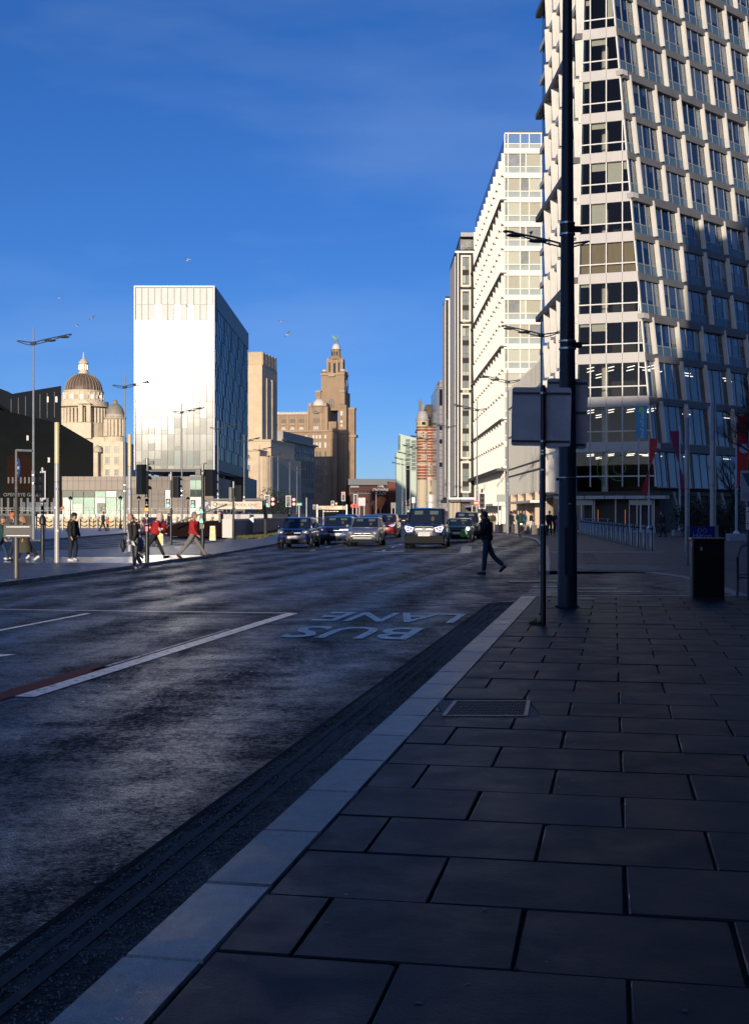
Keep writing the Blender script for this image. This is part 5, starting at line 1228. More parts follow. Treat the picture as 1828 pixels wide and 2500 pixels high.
vbox('shaft', 598, 640, 0, 22, None, 893)
vbox('upper_shaft', 598.5, 639.5, .3, 21.6, 893, 860)
for k in range(9): vbox('flute', 599 + k * 4.8, 601.6 + k * 4.8, -.1, .29, 891, 859, M_VT)
for k in range(5): MB().box(fv.u(639.5), fv.u(639.5) + .35, .6 + k * 4.4, 2.8 + k * 4.4, fv.z(891), fv.z(860)).obj('flute', M_VT, vt)
MB().box(fv.u(640), fv.u(640) + .3, 6, 8, fv.z(1070), fv.z(920)).obj('side_pilaster', M_VT, vt); MB().box(fv.u(640), fv.u(640) + .6, 13, 16, fv.z(1070), fv.z(920)).obj('side_relief', M_PST2, vt)
vbox('base_block', 600, 672, -6, 30, None, 1076); vbox('base_coping', 599, 673, -6.5, 30, 1080, 1075.5, M_PST2)
vbox('front_block', 596, 663, -16, -6.02, None, 1103)
vbox('front_coping', 596, 664, -16.4, -6.03, 1107, 1103.5, M_PST2)
vbox('low_block', 630, 672, -24, -16.02, None, 1121)
MB().lathe([(4.6, .02), (4.6, fv.z(1121))], 16, c=(fv.u(672), -19.4)).obj('rounded_corner', M_VT, vt)
vbox('side_block', 663, 692, -15, 28, None, 1119)
for px in (608, 614, 648):
    for (a, b) in ((1117, 1126), (1141, 1156), (1168, 1184), (1196, 1212)):
        f = MB(); x = fv.u(px); d = -24.1 if px > 630 else -16.1
        f.box(x - .2, x + 1.2, d - .3, d + .08, fv.z(b) - .5, fv.z(b)); wo = f.obj('window', M_VT, vt); MB().box(x, x + 1.0, d - .05, d + .06, fv.z(b), fv.z(a)).obj('pane', M_LPANE, wo)
# ---------------------------------------------------------------- dock wall with chain swags and railings
dwY = 136.
dw = thing('dock_wall', 'cream stone dockside wall hung with looping chains below a black railing', 'wall', (XS(90, dwY), dwY, 0), absolute=True)
M_DW = mat('cream_dock_stone', (.62, .48, .28), .7, var=.25, scale=1.2); M_DW2 = mat('pale_coping', (.66, .6, .5), .6, var=.2, scale=1)
xw0, xw1 = XS(88, dwY), XS(560, dwY)
n = 22; st = (xw1 - xw0) / n
for k in range(n):
    x = xw0 + k * st
    MB().box(x + .03, x + st - .03, dwY, dwY + .5, .02, 1.02).obj('wall_block', M_DW, dw)
    MB().box(x + .02, x + st - .02, dwY + .5, dwY + .9, 1.0, 1.5).obj('pale_block', M_DW2, dw)
    MB().box(x - .07, x + .07, dwY - .3, dwY - .1, .02, 1.25).obj('chain_post', M_BLACK, dw)
    for zz in (.95, .5):
        MB().tube([(x + st * t, dwY - .2, zz - .32 * (1 - (2 * t - 1) ** 2)) for t in [q / 6 for q in range(7)]], .035, 4).obj('chain', M_BLACK, dw)
rl_ = thing('dock_railing', 'long black metal railing along the top of the dock wall', 'railing', (xw0 - 14, dwY + 2, 0), absolute=True)
for k in range(60):
    x = XS(-40, dwY) + k * .46
    MB().box(x, x + .035, dwY + 2, dwY + 2.04, 1.0, 2.15 if k % 4 else 2.3).obj('baluster', M_BLACK, rl_)
for z in (1.05, 1.9, 2.15): MB().box(XS(-40, dwY), XS(540, dwY), dwY + 1.98, dwY + 2.06, z, z + .05).obj('rail', M_BLACK, rl_)
qw = thing('quay_wall', 'low dark quay wall running behind the railings on the far left', 'wall', (XS(0, dwY) - 2, dwY + 1, 0), absolute=True)
MB().box(XS(-80, dwY), xw0 - .1, dwY, dwY + 1, .02, 1.3).obj('wall', mat('dark_quay', (.05, .045, .035), .8, var=.3), qw)
MB().box(XS(-80, dwY), xw0 - .1, dwY - .1, dwY + 1.1, 1.3, 1.55).obj('coping', M_LEDGE, qw)
# ---------------------------------------------------------------- unseen offices added behind the viewpoint to throw shade over the near street
ob = thing('rear_shade_block', 'unseen brick office block with a slanted top, added behind the viewpoint for its shade', 'building', (-14, -60, 0), absolute=True)
M_OB = mat('rear_brick', (.22, .13, .09), .8, var=.15, scale=.5)
MB().box(-15.5, -6, -90, -60, .02, 34.2).obj('low_wing', M_OB, ob)
MB().ext([(-5.98, -60, .02), (-5.98, -60, 34.2), (3.2, -60, 55), (60, -60, 60), (60, -60, .02)], (0, -30, 0)).obj('tall_wing', M_OB, ob)  # slanted top shaped to draw the diagonal shadow on the tower
for r in range(9):
    for c in range(10):
        x = -13 + c * 4.2
        MB().box(x, x + 1.7, -59.98, -59.9, 2 + r * 3.5, 3.9 + r * 3.5).obj('window', M_WPANE, ob)
ob2 = thing('rear_shade_terrace', 'unseen low brick terrace added far behind the viewpoint to shade the near left road', 'building', (-40, -92, 0), absolute=True)  # out of view, put in to shade the near left road
MB().box(-110, -14.2, -104, -92, .02, 14.2).obj('wall', M_OB, ob2)
for c in range(22):
    for r in range(3): MB().box(-108 + c * 4.2, -106.4 + c * 4.2, -91.98, -91.9, 2 + r * 4, 4.2 + r * 4).obj('window', M_WPANE, ob2)
hb_ = thing('hotel_block', 'large dark glazed hotel block, unseen right of the viewpoint, added to shade the pavement', 'building', (15, 0, 0), absolute=True)  # out of view, added to cut skylight on the pavement
MB().box(15.2, 55, -50, 42, .02, 37).obj('wall', mat('hotel_block_stone', (.09, .08, .075), .6, var=.15, scale=.4), hb_)
for r in range(9):
    for c in range(18): MB().box(15.1, 15.19, -48 + c * 5, -45 + c * 5, 2 + r * 3.9, 4.6 + r * 3.9).obj('window', M_WPANE, hb_)
for c in range(7):
    for r in range(9): MB().box(18 + c * 5, 21 + c * 5, 42.01, 42.1, 2 + r * 3.9, 4.6 + r * 3.9).obj('window', M_WPANE, hb_)
# ================================================================ street furniture
def rot_pt(p, a): return (p[0] * cos(a) - p[1] * sin(a), p[0] * sin(a) + p[1] * cos(a))
# ---- double-arm street lamps: long looped arm with two heads on one side, short arm on the other
def lamp(label, X, Y, flip, H=13.0, h_arm=12.0, r0=.11, z0=0.0, first=None):
    root = thing('street_lamp', label, 'street lamp', (X, Y, z0), 0, 'tall twin-headed street lamps along the road')
    MB().tube([(0, 0, 0), (0, 0, 4.2), (0, 0, 4.25), (0, 0, H)], [r0, r0, r0 * .75, r0 * .42], 12).obj('pole', M_GPOLE, root, smooth=True)
    s = flip
    for dz, rr in ((0.0, .04), (-.13, .032)):
        pts = []
        for t in [q / 12 for q in range(13)]:
            x = -1.0 + 3.25 * t
            z = .10 + .52 * max(0, (x) / 2.25) ** .85 if x > 0 else .10 + .12 * (-x / 1.0) ** 1.5
            off = dz * (1 - abs(2 * t - .9) ** 3 if t < .95 else .25)
            pts.append((s * x, (0.18 if dz == 0 else -.1), h_arm + z + off * 1.6))
        MB().tube(pts, rr, 6).obj('arm', M_LAMP, root, smooth=True)
    MB().tube([(s * 2.24, .18, h_arm + .62), (s * 2.32, .04, h_arm + .57), (s * 2.22, -.1, h_arm + .5)], .04, 5).obj('arm_loop', M_LAMP, root)
    for x, z in ((1.0, .20), (1.85, .42)):
        MB().ball((s * x, .04, h_arm + z), .38, 10, (1, .5, .2)).obj('lamp_head', M_LAMP, root, smooth=True)
    MB().ball((0, 0, h_arm + .02), .16, 8, (1.3, 1, .8)).obj('bracket', M_LAMP, root)
    for z in (3.4, 3.9): MB().lathe([(r0 * 1.12, z), (r0 * 1.12, z + .07)], 10).obj('band', M_STEEL, root)
    return root
LL = [(-20.9, 76.5, 'lamp nearest on the left bank, at the far left'),
      (-20.6, 103, 'lamp standing just left of the glass office box'), (-19.9, 129, 'lamp standing in front of the bright glass front'),
      (-19.3, 154, 'lamp whose arms cross the dark bladed side of the glass box'), (-18.9, 181, 'lamp in front of the cream stone tower base'),
      (-19.0, 206, 'second lamp past the glass box corner'), (-19.3, 228, 'third lamp past the glass box corner'),
      (-19.4, 251, 'fourth lamp past the glass box, before the grey palazzo'), (-18.9, 278, 'fifth lamp past the glass box, mid palazzo'), (-18.9, 304, 'farthest lamp of the left bank, by the palazzo end')]
for X, Y, l in LL: lamp('grey double arm street ' + l, X, Y, 1)
RR = [(7.34, 48.5, 'lamp hidden behind the big dark pole, arms at tower mid height'), (9.75, 73, 'second lamp on the right, rising behind the grey sign plates'),
      (10.55, 99, 'lamp in front of the glazed end of the white block'), (10.35, 126, 'lamp before the white sawtooth fins'),
      (8.85, 151, 'lamp in front of the dark hotel tower'), (7.4, 176, 'lamp before the striped brick tower'), (6.8, 200, 'lamp left of the brick turret'),
      (6.3, 222, 'small distant lamp before the pale green block'), (6.2, 245, 'second distant lamp before the pale green block'), (6.0, 268, 'farthest lamp on the right side of the street')]
for X, Y, l in RR: lamp('dark double arm street ' + l, X, Y, -1)
# ---- big dark column close by
bp = thing('lamp_column', 'thick dark navy lamp column rising out of frame beside the pavement edge', 'street lamp', (XS(1384.5, 21.2), 21.2, 0))
MB().tube([(0, 0, 0), (0, 0, .06), (0, 0, .07), (0, 0, 1.6), (0, 0, 1.62), (0, 0, 3.2), (0, 0, 5.5), (0, 0, 12.6)], [.175, .175, .165, .165, .155, .145, .118, .062], 28).obj('pole', M_DPOLE, bp, smooth=True)
MB().box(-.075, .075, -.172, -.158, .55, 1.35).obj('access_door', M_DPOLE, bp, bevel=.004)
for z, r in ((ZS(545, 21.2), .118), (ZS(572, 21.2), .12), (ZS(833, 21.2), .135), (ZS(851, 21.2), .136)):
    MB().lathe([(r + .004, z - .02), (r + .014, z - .015), (r + .014, z + .015), (r + .004, z + .02)], 24).obj('clamp_band', M_CHROME if False else M_STEEL, bp, smooth=True)
for z in (ZS(559, 21.2), ZS(842, 21.2)):
    MB().lathe([(.128, z - .07), (.128, z + .07)], 20).obj('collar', M_BLACK, bp, smooth=True)
    MB().box(.11, .25, -.03, .03, z - .05, z + .05).obj('bracket', M_BLACK, bp, bevel=.01)
    MB().tube([(.2, 0, z + .03), (.36, 0, z + .03)], .012, 6).obj('bracket_arm', M_BLACK, bp)
MB().lathe([(.158, ZS(1166, 21.2) - .008), (.158, ZS(1166, 21.2) + .008)], 20).obj('clamp_band', M_STEEL, bp)
MB().ball((-.175, -.05, ZS(1170, 21.2)), .03, 6).obj('fixing', M_BLACK, bp)
for a, z in ((.3, .95), (-.2, 1.2), (.1, 1.75)):
    MB().obox((-.02 + a * .12, -.170), (.045, 0), (0, .004), z, z + .02).obj('sticker_scrap', mat('sticker_white', (.4, .4, .42), .6), bp)
for s, h in ((-1, 12.3),):
    MB().tube([(0, .1, h), (-2.4, .1, h + .6)], .04, 6).obj('arm', M_LAMP, bp); MB().ball((-2.2, 0, h + .4), .5, 10, (1, .5, .17)).obj('lamp_head', M_LAMP, bp)
def rplate(name, w, h, th, m, par, M, r=.05):
    pts = []
    for cx__, cy__, a0 in ((w / 2 - r, h / 2 - r, 0), (-w / 2 + r, h / 2 - r, pi / 2), (-w / 2 + r, -h / 2 + r, pi), (w / 2 - r, -h / 2 + r, 3 * pi / 2)):
        for q in range(5): a = a0 + q * pi / 8; pts.append((cx__ + r * cos(a), cy__ + r * sin(a)))
    mb = MB(); mb.ext([M @ Vector((p[0], p[1], 0)) for p in pts], (M.to_3x3() @ Vector((0, 0, th)))); return mb.obj(name, m, par)
# grey plate seen from behind, on the thick column
rz = Matrix.Translation((0, 0, 0))
sp = thing('traffic_sign', 'tall grey sign back with three rails on the thick navy column', 'traffic sign', (XS(1383, 21.45), 21.45, 0))
Mx = Matrix.Translation((0, -.0, (ZS(922, 21.4) + ZS(1097, 21.4)) / 2)) @ Matrix.Rotation(.03, 4, 'Y') @ Matrix.Rotation(-.12, 4, 'Z') @ Matrix.Rotation(pi / 2, 4, 'X')
rplate('plate', .70, 1.21, .012, M_SIGNB, sp, Mx, .06)
for dz in (-.53, .02, .53):
    m_ = MB(); m_.ext([Mx @ Vector((x, y, .0)) for x, y in ((-.33, dz - .018), (.33, dz - .018), (.33, dz + .018), (-.33, dz + .018))], Mx.to_3x3() @ Vector((0, 0, .035))); m_.obj('rail', M_LAMP, sp)
# nearer plate on its own slim pole
Yq = 17.9
s2 = thing('traffic_sign', 'square grey sign back with white sticker on a slim black pole', 'traffic sign', (XS(1325.5, Yq), Yq, 0))
MB().tube([(0, 0, 0), (0, 0, 1.35), (0, 0, 1.36), (0, 0, ZS(942, Yq))], [.042, .042, .036, .036], 14).obj('pole', mat('sign_pole_brown_black', (.016, .014, .014), .4, var=.4, scale=9), s2, smooth=True)
MB().ball((0, 0, ZS(942, Yq)), .037, 10, (1, 1, .4)).obj('pole_cap', M_BLACK, s2)
Mx = Matrix.Translation(((XS(1322, Yq) - XS(1325.5, Yq)), .055, (ZS(944, Yq) + ZS(1089, Yq)) / 2)) @ Matrix.Rotation(.02, 4, 'Y') @ Matrix.Rotation(-.1, 4, 'Z') @ Matrix.Rotation(pi / 2, 4, 'X')
rplate('plate', .845, .845, .010, M_SIGNB, s2, Mx, .04)
for dz in (.335, -.355):
    m_ = MB(); m_.ext([Mx @ Vector((x, y, .011)) for x, y in ((-.41, dz - .014), (.41, dz - .014), (.41, dz + .014), (-.41, dz + .014))], Mx.to_3x3() @ Vector((0, 0, .02))); m_.obj('rail', mat('rail_brown', (.06, .05, .05), .5), s2)
    MB().lathe([(.047, (ZS(944, Yq) + ZS(1089, Yq)) / 2 + dz - .015), (.047, (ZS(944, Yq) + ZS(1089, Yq)) / 2 + dz + .015)], 14).obj('clamp', M_STEEL, s2)
m_ = MB(); m_.ext([Mx @ Vector((x, y, .0105)) for x, y in ((.165, -.19), (.27, -.19), (.27, -.295), (.165, -.295))], Mx.to_3x3() @ Vector((0, 0, .002))); m_.obj('sticker', mat('lilac_sticker', (.45, .45, .58), .5), s2)
for z in (ZS(1100, Yq), ZS(1108, Yq), ZS(1147, Yq), ZS(1282, Yq)): MB().lathe([(.040, z - .012), (.040, z + .012)], 12).obj('band', M_STEEL, s2)
tuft = MB(); rtf = random.Random(2)
for i in range(260):
    a = rtf.random() * 2 * pi; r_ = rtf.random() ** .5 * .10; x, y = -.10 + r_ * cos(a), .0 + r_ * sin(a) * .6; h = rtf.uniform(.02, .06); b = rtf.random() * 6
    tuft.face([(x - .004, y, 0), (x + .004, y, 0), (x + .02 * cos(b), y + .02 * sin(b), h)])
M_MOSS = mat('moss', (.05, .085, .015), .9, var=.4, scale=40)
t_ = tuft.obj('moss_tuft', M_MOSS, None); t_.location = (XS(1325.5, Yq) - .0, Yq, .004); tag(t_, 'small green moss tuft at the foot of the slim black sign pole', 'moss', kind='stuff')
tuft = MB()
for i in range(420):
    a = rtf.random() * 2 * pi; r_ = .17 + rtf.random() ** 2 * .05; x, y = r_ * cos(a), r_ * sin(a); h = rtf.uniform(.008, .03); b = rtf.random() * 6
    tuft.face([(x - .004, y, 0), (x + .004, y, 0), (x + .01 * cos(b), y + .01 * sin(b), h)])
t_ = tuft.obj('moss_ring', mat('dark_moss', (.02, .026, .012), .9), None); t_.location = (XS(1384.5, 21.2), 21.2, .004); tag(t_, 'dark moss ringing the foot of the thick navy column', 'moss', kind='stuff')
# small black cabinet strip on the column's right
# ---- litter bin
bn = thing('litter_bin', 'tall black litter bin with a steel side panel at the end of the pavement', 'litter bin', (6.25, 23.5, 0), -.16)
MB().box(-.26, .30, -.27, .27, .04, 1.10).obj('body', mat('bin_black', (.006, .006, .007), .25, spec=.3), bn, bevel=.012)
MB().box(-.29, -.262, -.27, .27, .0, 1.08).obj('side_panel', mat('bin_steel', (.10, .10, .11), .45, metal=.5, var=.3, scale=5), bn, bevel=.004)
MB().box(-.31, .32, -.29, .29, 1.10, 1.135).obj('lid', M_BLACK, bn, bevel=.01)
MB().box(-.27, .31, -.24, .25, 0, .04).obj('plinth', M_BLACK, bn)
MB().box(-.19, .23, -.276, -.2705, .80, 1.02).obj('aperture_frame', mat('bin_frame', (.012, .012, .013), .15), bn)
MB().box(-.14, -.10, -.2765, -.2762, .90, .97).obj('emblem', mat('emblem_grey', (.25, .25, .27), .4), bn)
for z in (.1, .55, .95): MB().ball((-.285, -.272, z), .014, 6).obj('hinge', M_STEEL, bn)
# ---- hotel direction sign
hsn = thing('hotel_sign', 'blue hotel sign board with white lettering between two grey posts', 'sign', (10.1, 38.4, 0), 0)
for x in (-.46, .42): MB().box(x - .055, x + .055, -.035, .035, 0, 1.22).obj('post', M_GALV, hsn, bevel=.005)
MB().box(-.40, .36, -.03, .03, .50, 1.20).obj('board', mat('royal_blue_board', (.012, .015, .19), .4), hsn)
MB().box(-.5, -.35, -.08, .08, -.0, .02).obj('foot', M_BLACK, hsn)
MWS = mat('sign_lettering_pale', (.30, .34, .55), .5)
text_mesh('sign_lettering', 'Hilton', .23, MWS, hsn, plane_M((-.03, -.032, .90), (1, 0, 0), (0, 0, 1)))
text_mesh('emblem_letter', 'H', .13, MWS, hsn, plane_M((-.03, -.032, 1.07), (1, 0, 0), (0, 0, 1)))
eb = MB()
for k in range(20):
    q0, q1 = 2 * pi * k / 20, 2 * pi * (k + 1) / 20
    if k in (4, 5, 14, 15): continue
    eb.face([(-.03 + .13 * cos(q0), -.032, 1.07 + .075 * sin(q0)), (-.03 + .145 * cos(q0), -.032, 1.07 + .088 * sin(q0)), (-.03 + .145 * cos(q1), -.032, 1.07 + .088 * sin(q1)), (-.03 + .13 * cos(q1), -.032, 1.07 + .075 * sin(q1))])
eb.obj('emblem_ring', MWS, hsn)
# ---- flagpoles and banners
M_RBAN = mat('red_banner', (.42, .015, .02), .7, var=.1); M_PBAN = mat('magenta_banner', (.22, .01, .07), .7, var=.1)
def flag(px, Y, ztop, z0, z1, m, label, mirror=1, emblem=False, tw_=.5):
    t = thing('banner_pole', label, 'banner', (XS(px, Y), Y, 0), 0, None)
    MB().tube([(0, 0, .35), (0, 0, 3.0), (0, 0, 3.02), (0, 0, ztop)], [.075, .07, .055, .045], 10).obj('pole', mat('white_pole', (.42, .42, .45), .4), t, smooth=True)
    MB().box(-.5, .45, -.4, .4, 0, .42).obj('base_block', mat('white_concrete', (.34, .34, .37), .7, var=.2, scale=2), t, bevel=.03)
    MB().lathe([(.2, .42), (.16, .5), (.08, .6)], 12).obj('collar', M_WHITE, t, smooth=True)
    for z in (2.75, 3.1): MB().lathe([(.11, z), (.11, z + .1)], 10).obj('clamp', M_GALV, t)
    mb = MB(); n = 14
    for k in range(n + 1):
        f = k / n; z = z1 + (z0 - z1) * f; a = tw_ * f * pi * .8; w = .62
        x0, x1 = .05, .05 + w * cos(a * 1.0); y1 = -w * .8 * sin(a)
        mb.v += [(mirror * x0, 0, z), (mirror * (x0 + x1) / 2, y1 * .35 - .04, z), (mirror * x1, y1, z)]
    for k in range(n):
        for j in range(2): b = k * 3 + j; mb.f.append((b, b + 1, b + 4, b + 3))
    mb.obj('banner', m, t, smooth=True)
    if emblem: MB().tube([(.42, -.12, (z0 + z1) / 2 + .1), (.42, -.10, (z0 + z1) / 2 + .1)], .28, 18).obj('emblem', mat('emblem_lilac', (.35, .38, .55), .6), t)
flag(1583.5, 100, 7.9, 3.2, 7.6, M_RBAN, 'leftmost red banner twisting round a white pole before the tower corner', 1, tw_=1.25)
flag(1659, 88, 7.8, 3.3, 7.4, M_PBAN, 'magenta banner hanging thin on a white pole between the grey posts', -1, tw_=.95)
flag(1797, 72, 7.3, 3.2, 7.25, M_RBAN, 'wide red banner with a pale round emblem on the rightmost white pole', 1, True, .12)
# ---- light columns
M_LC = mat('pale_grey_column', (.36, .36, .36), .35, metal=.1, var=.1, scale=2); M_LT = mat('cream_lens', (.62, .50, .26), .3); M_LTG = mat('grey_lens', (.24, .27, .36), .3)
def lcol(X, Y, h, r, lens, label):
    t = thing('light_column', label, 'light column', (X, Y, 0), 0, 'round light columns')
    MB().lathe([(r, 0), (r, h - 1.35)], 18).obj('shaft', M_LC, t, smooth=True)
    MB().lathe([(r * .97, h - 1.34), (r * .97, h - .02), (r * .9, h), (.001, h)], 18).obj('lens', lens, t, smooth=True)
    for z in (2.6,): MB().lathe([(r * 1.03, z), (r * 1.03, z + .02)], 18).obj('joint_ring', M_BLACK, t)
    for z, a in ((2.35, .2), (1.75, -.3), (1.0, .3)): MB().obox((r * sin(a) - .04, -r - .006), (.09, 0), (0, .01), z, z + .07).obj('sticker', mat('blue_sticker', (.12, .2, .45), .5) if z == 2.35 else M_SIGNB, t)
lcol(XS(139, 40.3), 40.3, ZS(1031, 40.3), .082, M_LT, 'pale light column with cream top, alone on the crossing island at left')
lcol(XS(316.5, 52), 52, ZS(1060, 52), .082, M_LT, 'pale light column with cream top, left of the glass office box')
lcol(XS(1677, 51.9), 51.9, ZS(1019, 51.9), .095, M_LTG, 'blue grey light column left of the blue hotel sign')
lcol(XS(1740, 45), 45, ZS(983, 45), .105, M_LTG, 'taller grey light column rising behind the black litter bin')
# ---- stainless bollards
b0 = thing('bollard', 'nearest steel bollard, at the right end of the row', 'bollard', (11.75, 53, 0), 0, 'row of steel bollards in front of the tower')
MB().lathe([(.095, 0), (.095, 1.06), (.08, 1.08), (.001, 1.08)], 14).obj('post', mat('bollard_steel', (.20, .20, .21), .3, metal=1.0, var=.1), b0, smooth=True)
MB().lathe([(.098, .90), (.098, .98)], 14).obj('dark_band', M_BLACK, b0, smooth=True)
ordn = ['second', 'third', 'fourth', 'fifth', 'sixth', 'seventh', 'eighth', 'ninth', 'tenth', 'eleventh', 'twelfth', 'thirteenth', 'fourteenth', 'fifteenth', 'sixteenth', 'seventeenth', 'leftmost, farthest']
for k in range(17):
    f = (k + 1) / 17
    dup(b0, (11.75 + 4.1 * f, 53 + 43 * f, 0), 0, ordn[k] + ' steel bollard counted from the near right end of the row')
hr = thing('handrail', 'long thin steel handrail beside the bollards near the doors', 'handrail', (15.5, 97.5, 0), absolute=True)
MB().tube([(14.0, 97.5, 1.15), (18.4, 97.5, 1.15)], .04, 6).obj('rail', M_STEEL, hr)
for x in (14.2, 16, 18.2): MB().tube([(x, 97.5, 0), (x, 97.5, 1.15)], .035, 6).obj('upright', M_STEEL, hr)
# ---- concrete security blocks
M_CB = mat('concrete_block', (.21, .18, .14), .8, var=.25, scale=2); 
for k, (px, w, dk) in enumerate(((1229, 15, 0), (1252, 9, 1), (1260, 8, 0), (1287, 13, 0), (1305, 13, 0), (1327, 20, 1))):
    Y = 104 - k * 2.6; X = XS(px, Y)
    c = MB().hexa([(X - w * .017, Y, 0), (X + w * .017, Y, 0), (X + w * .017, Y + .6, 0), (X - w * .017, Y + .6, 0)], [(X - w * .014, Y + .06, .72), (X + w * .014, Y + .06, .72), (X + w * .014, Y + .54, .72), (X - w * .014, Y + .54, .72)]).obj('concrete_block', mat('dark_concrete', (.03, .032, .045), .7) if dk else M_CB, None, bevel=.03)
    tag(c, ['pale concrete block at the left end of the security row', 'narrow dark block second in the security row', 'small pale block third in the security row, by the cyclist', 'pale block just right of the cyclist', 'pale block fifth in the security row', 'dark wide block at the right end, beside the pole'][k], 'concrete block', 'security blocks on the far pavement')
# ---- traffic lights
M_TRB = mat('signal_black', (.010, .010, .011), .45); M_TRW = mat('signal_white_border', (.75, .72, .74), .5)
E_GRN = mat('green_lens_on', (.0, .5, .35), .3, emit=(.02, 1, .65), estr=2.2); E_RED = mat('red_lens_on', (.6, .05, .02), .3, emit=(1, .08, .03), estr=2.0)
E_AMB = mat('amber_lens_on', (.6, .3, .02), .3, emit=(1, .4, .05), estr=1.2); M_OFF = mat('lens_off', (.02, .015, .012), .2)
def signal_head(par, x, y, z, face, h=.95, w=.34, border=False, lit=None, aspects=3, name='signal_head'):
    "face: direction angle the lenses look towards (0 = to the camera, -Y)"
    c, s = cos(face), sin(face)
    def T(px, py, pz): return (x + px * c - py * s, y + px * s + py * c, z + pz)
    def bx(mb, a, b, d, e, f, g): mb.hexa([T(a, d, f), T(b, d, f), T(b, e, f), T(a, e, f)], [T(a, d, g), T(b, d, g), T(b, e, g), T(a, e, g)])
    m = MB(); bx(m, -w / 2, w / 2, -.10, .12, 0, h); hd = m.obj(name, M_TRB, par, bevel=.015)
    bw = .07 if h > .8 else .035
    if border:
        for (a, b, f, g) in ((-w / 2 - bw, -w / 2 - .01, -bw, h + bw), (w / 2 + .01, w / 2 + bw, -bw, h + bw), (-w / 2 - .01, w / 2 + .01, h + .01, h + bw), (-w / 2 - .01, w / 2 + .01, -bw, -.01)):
            m = MB(); bx(m, a, b, -.03, -.01, f, g); m.obj('white_border', M_TRW, hd)
    for k in range(aspects):
        zz = h * (k + .5) / aspects; r = min(w, h / aspects) * .36
        on = {0: E_GRN, 1: E_AMB, 2: E_RED}[k if aspects == 3 else (0 if k == 0 else 2)] if lit == k else M_OFF
        a = Vector(T(0, -.105, zz)); b = Vector(T(0, -.12, zz)); MB().tube([a, b], r, 12).obj('lens', on, hd)
        m = MB(); n = 8
        for q in range(n):
            q0, q1 = pi * q / n, pi * (q + 1) / n
            p = [T(r * 1.15 * cos(q0), -.11, zz + r * 1.15 * sin(q0)), T(r * 1.15 * cos(q1), -.11, zz + r * 1.15 * sin(q1)), T(r * 1.1 * cos(q1), -.11 - r * 1.6, zz + r * 1.0 * sin(q1)), T(r * 1.1 * cos(q0), -.11 - r * 1.6, zz + r * 1.0 * sin(q0))]
            m.face(p)
        m.obj('hood', M_TRB, hd)
    return hd
def tpole(px, Y, ztop, label, r=.055, base_px=None):
    t = thing('traffic_light', label, 'traffic light', (XS(px, Y), Y, 0), 0, None)
    MB().tube([(0, 0, 0), (0, 0, 1.25), (0, 0, 1.27), (0, 0, ztop)], [r * 1.35, r * 1.3, r, r], 12).obj('pole', M_BPOLE, t, smooth=True)
    MB().lathe([(r * 1.05, ztop - .42), (r * 1.05, ztop - .01)], 12).obj('pole_cap', M_GALV, t, smooth=True)
    return t
rs_ = random.Random(12)
def stickers(t, z0, z1, r, n, cols=('sticker_white', 'yellow_sticker')):
    for k in range(n):
        z = z0 + (z1 - z0) * rs_.random(); m = rs_.choice([mat('sticker_white', (.4, .4, .42), .6), mat('yellow_sticker', (.55, .40, .03), .5), mat('pink_sticker', (.4, .2, .25), .5), mat('sticker_white', (.4, .4, .42))])
        MB().obox((-.04, -r - .008), (.08, 0), (0, .008), z, z + rs_.uniform(.05, .14)).obj('sticker', m, t)
t1 = tpole(359, 40.5, ZS(1118.5, 40.5), 'black traffic light seen from behind beside the red hooded pedestrian, nearest crossing pole')
signal_head(t1, -.17, .02, ZS(1207, 40.5), pi * .72, h=.97); MB().box(.10, .22, -.1, .05, ZS(1134, 40.5), ZS(1125, 40.5)).obj('detector', M_TRB, t1); MB().tube([(0, 0, ZS(1133, 40.5)), (.15, 0, ZS(1133, 40.5))], .02, 5).obj('detector_arm', M_TRB, t1)
stickers(t1, 1.0, 2.2, .074, 10); MB().box(-.06, .06, -.085, -.076, 1.66, 1.78).obj('yellow_notice', mat('yellow_sticker', (.55, .40, .03), .5), t1)
t2_ = tpole(417.7, 62.5, ZS(1152, 62.5), 'slimmer black traffic light in the middle of the crossing island, head to its right')
signal_head(t2_, .28, .0, ZS(1215, 62.5), pi * .85, h=1.05); signal_head(t2_, -.12, -.1, ZS(1239, 62.5), 0, h=.44, w=.22, border=True, lit=0, aspects=2, name='pedestrian_signal')
MB().box(-.28, -.06, .05, .08, ZS(1216, 62.5), ZS(1197, 62.5)).obj('small_plate', M_GALV, t2_)
t3 = tpole(494.6, 48.3, ZS(1131.6, 48.3), 'traffic light with two glowing green pedestrian figures at the end of the crossing')
signal_head(t3, .30, .06, ZS(1211, 48.3), pi * .8, h=1.02, w=.40); signal_head(t3, -.16, .03, ZS(1160, 48.3), pi * .5, h=.25, w=.25, aspects=1, name='small_head')
MB().tube([(0, 0, ZS(1134, 48.3)), (.16, 0, ZS(1130, 48.3))], .035, 6).obj('camera', M_GALV, t3)
MB().box(-.10, .03, -.13, -.06, ZS(1292, 48.3), ZS(1237, 48.3)).obj('signal_box', M_TRB, t3, bevel=.01)
gm_ = MB()
for zc in (ZS(1248, 48.3), ZS(1271, 48.3)):
    gm_.ball((-.03, -.135, zc + .055), .018, 6, (1, .3, 1)); gm_.box(-.065, .0, -.14, -.132, zc - .02, zc + .035); gm_.box(-.09, -.06, -.14, -.132, zc - .07, zc - .03); gm_.box(-.005, .03, -.14, -.132, zc - .07, zc - .03)
o = gm_.obj('green_figures', mat('green_figure_on', (0, .5, .3), .3, emit=(.02, 1, .6), estr=4), t3); o['kind'] = 'stuff'
signal_head(t3, -.42, .4, ZS(1240, 48.3), 0, h=.32, w=.17, lit=0, aspects=2, border=True, name='pedestrian_signal')
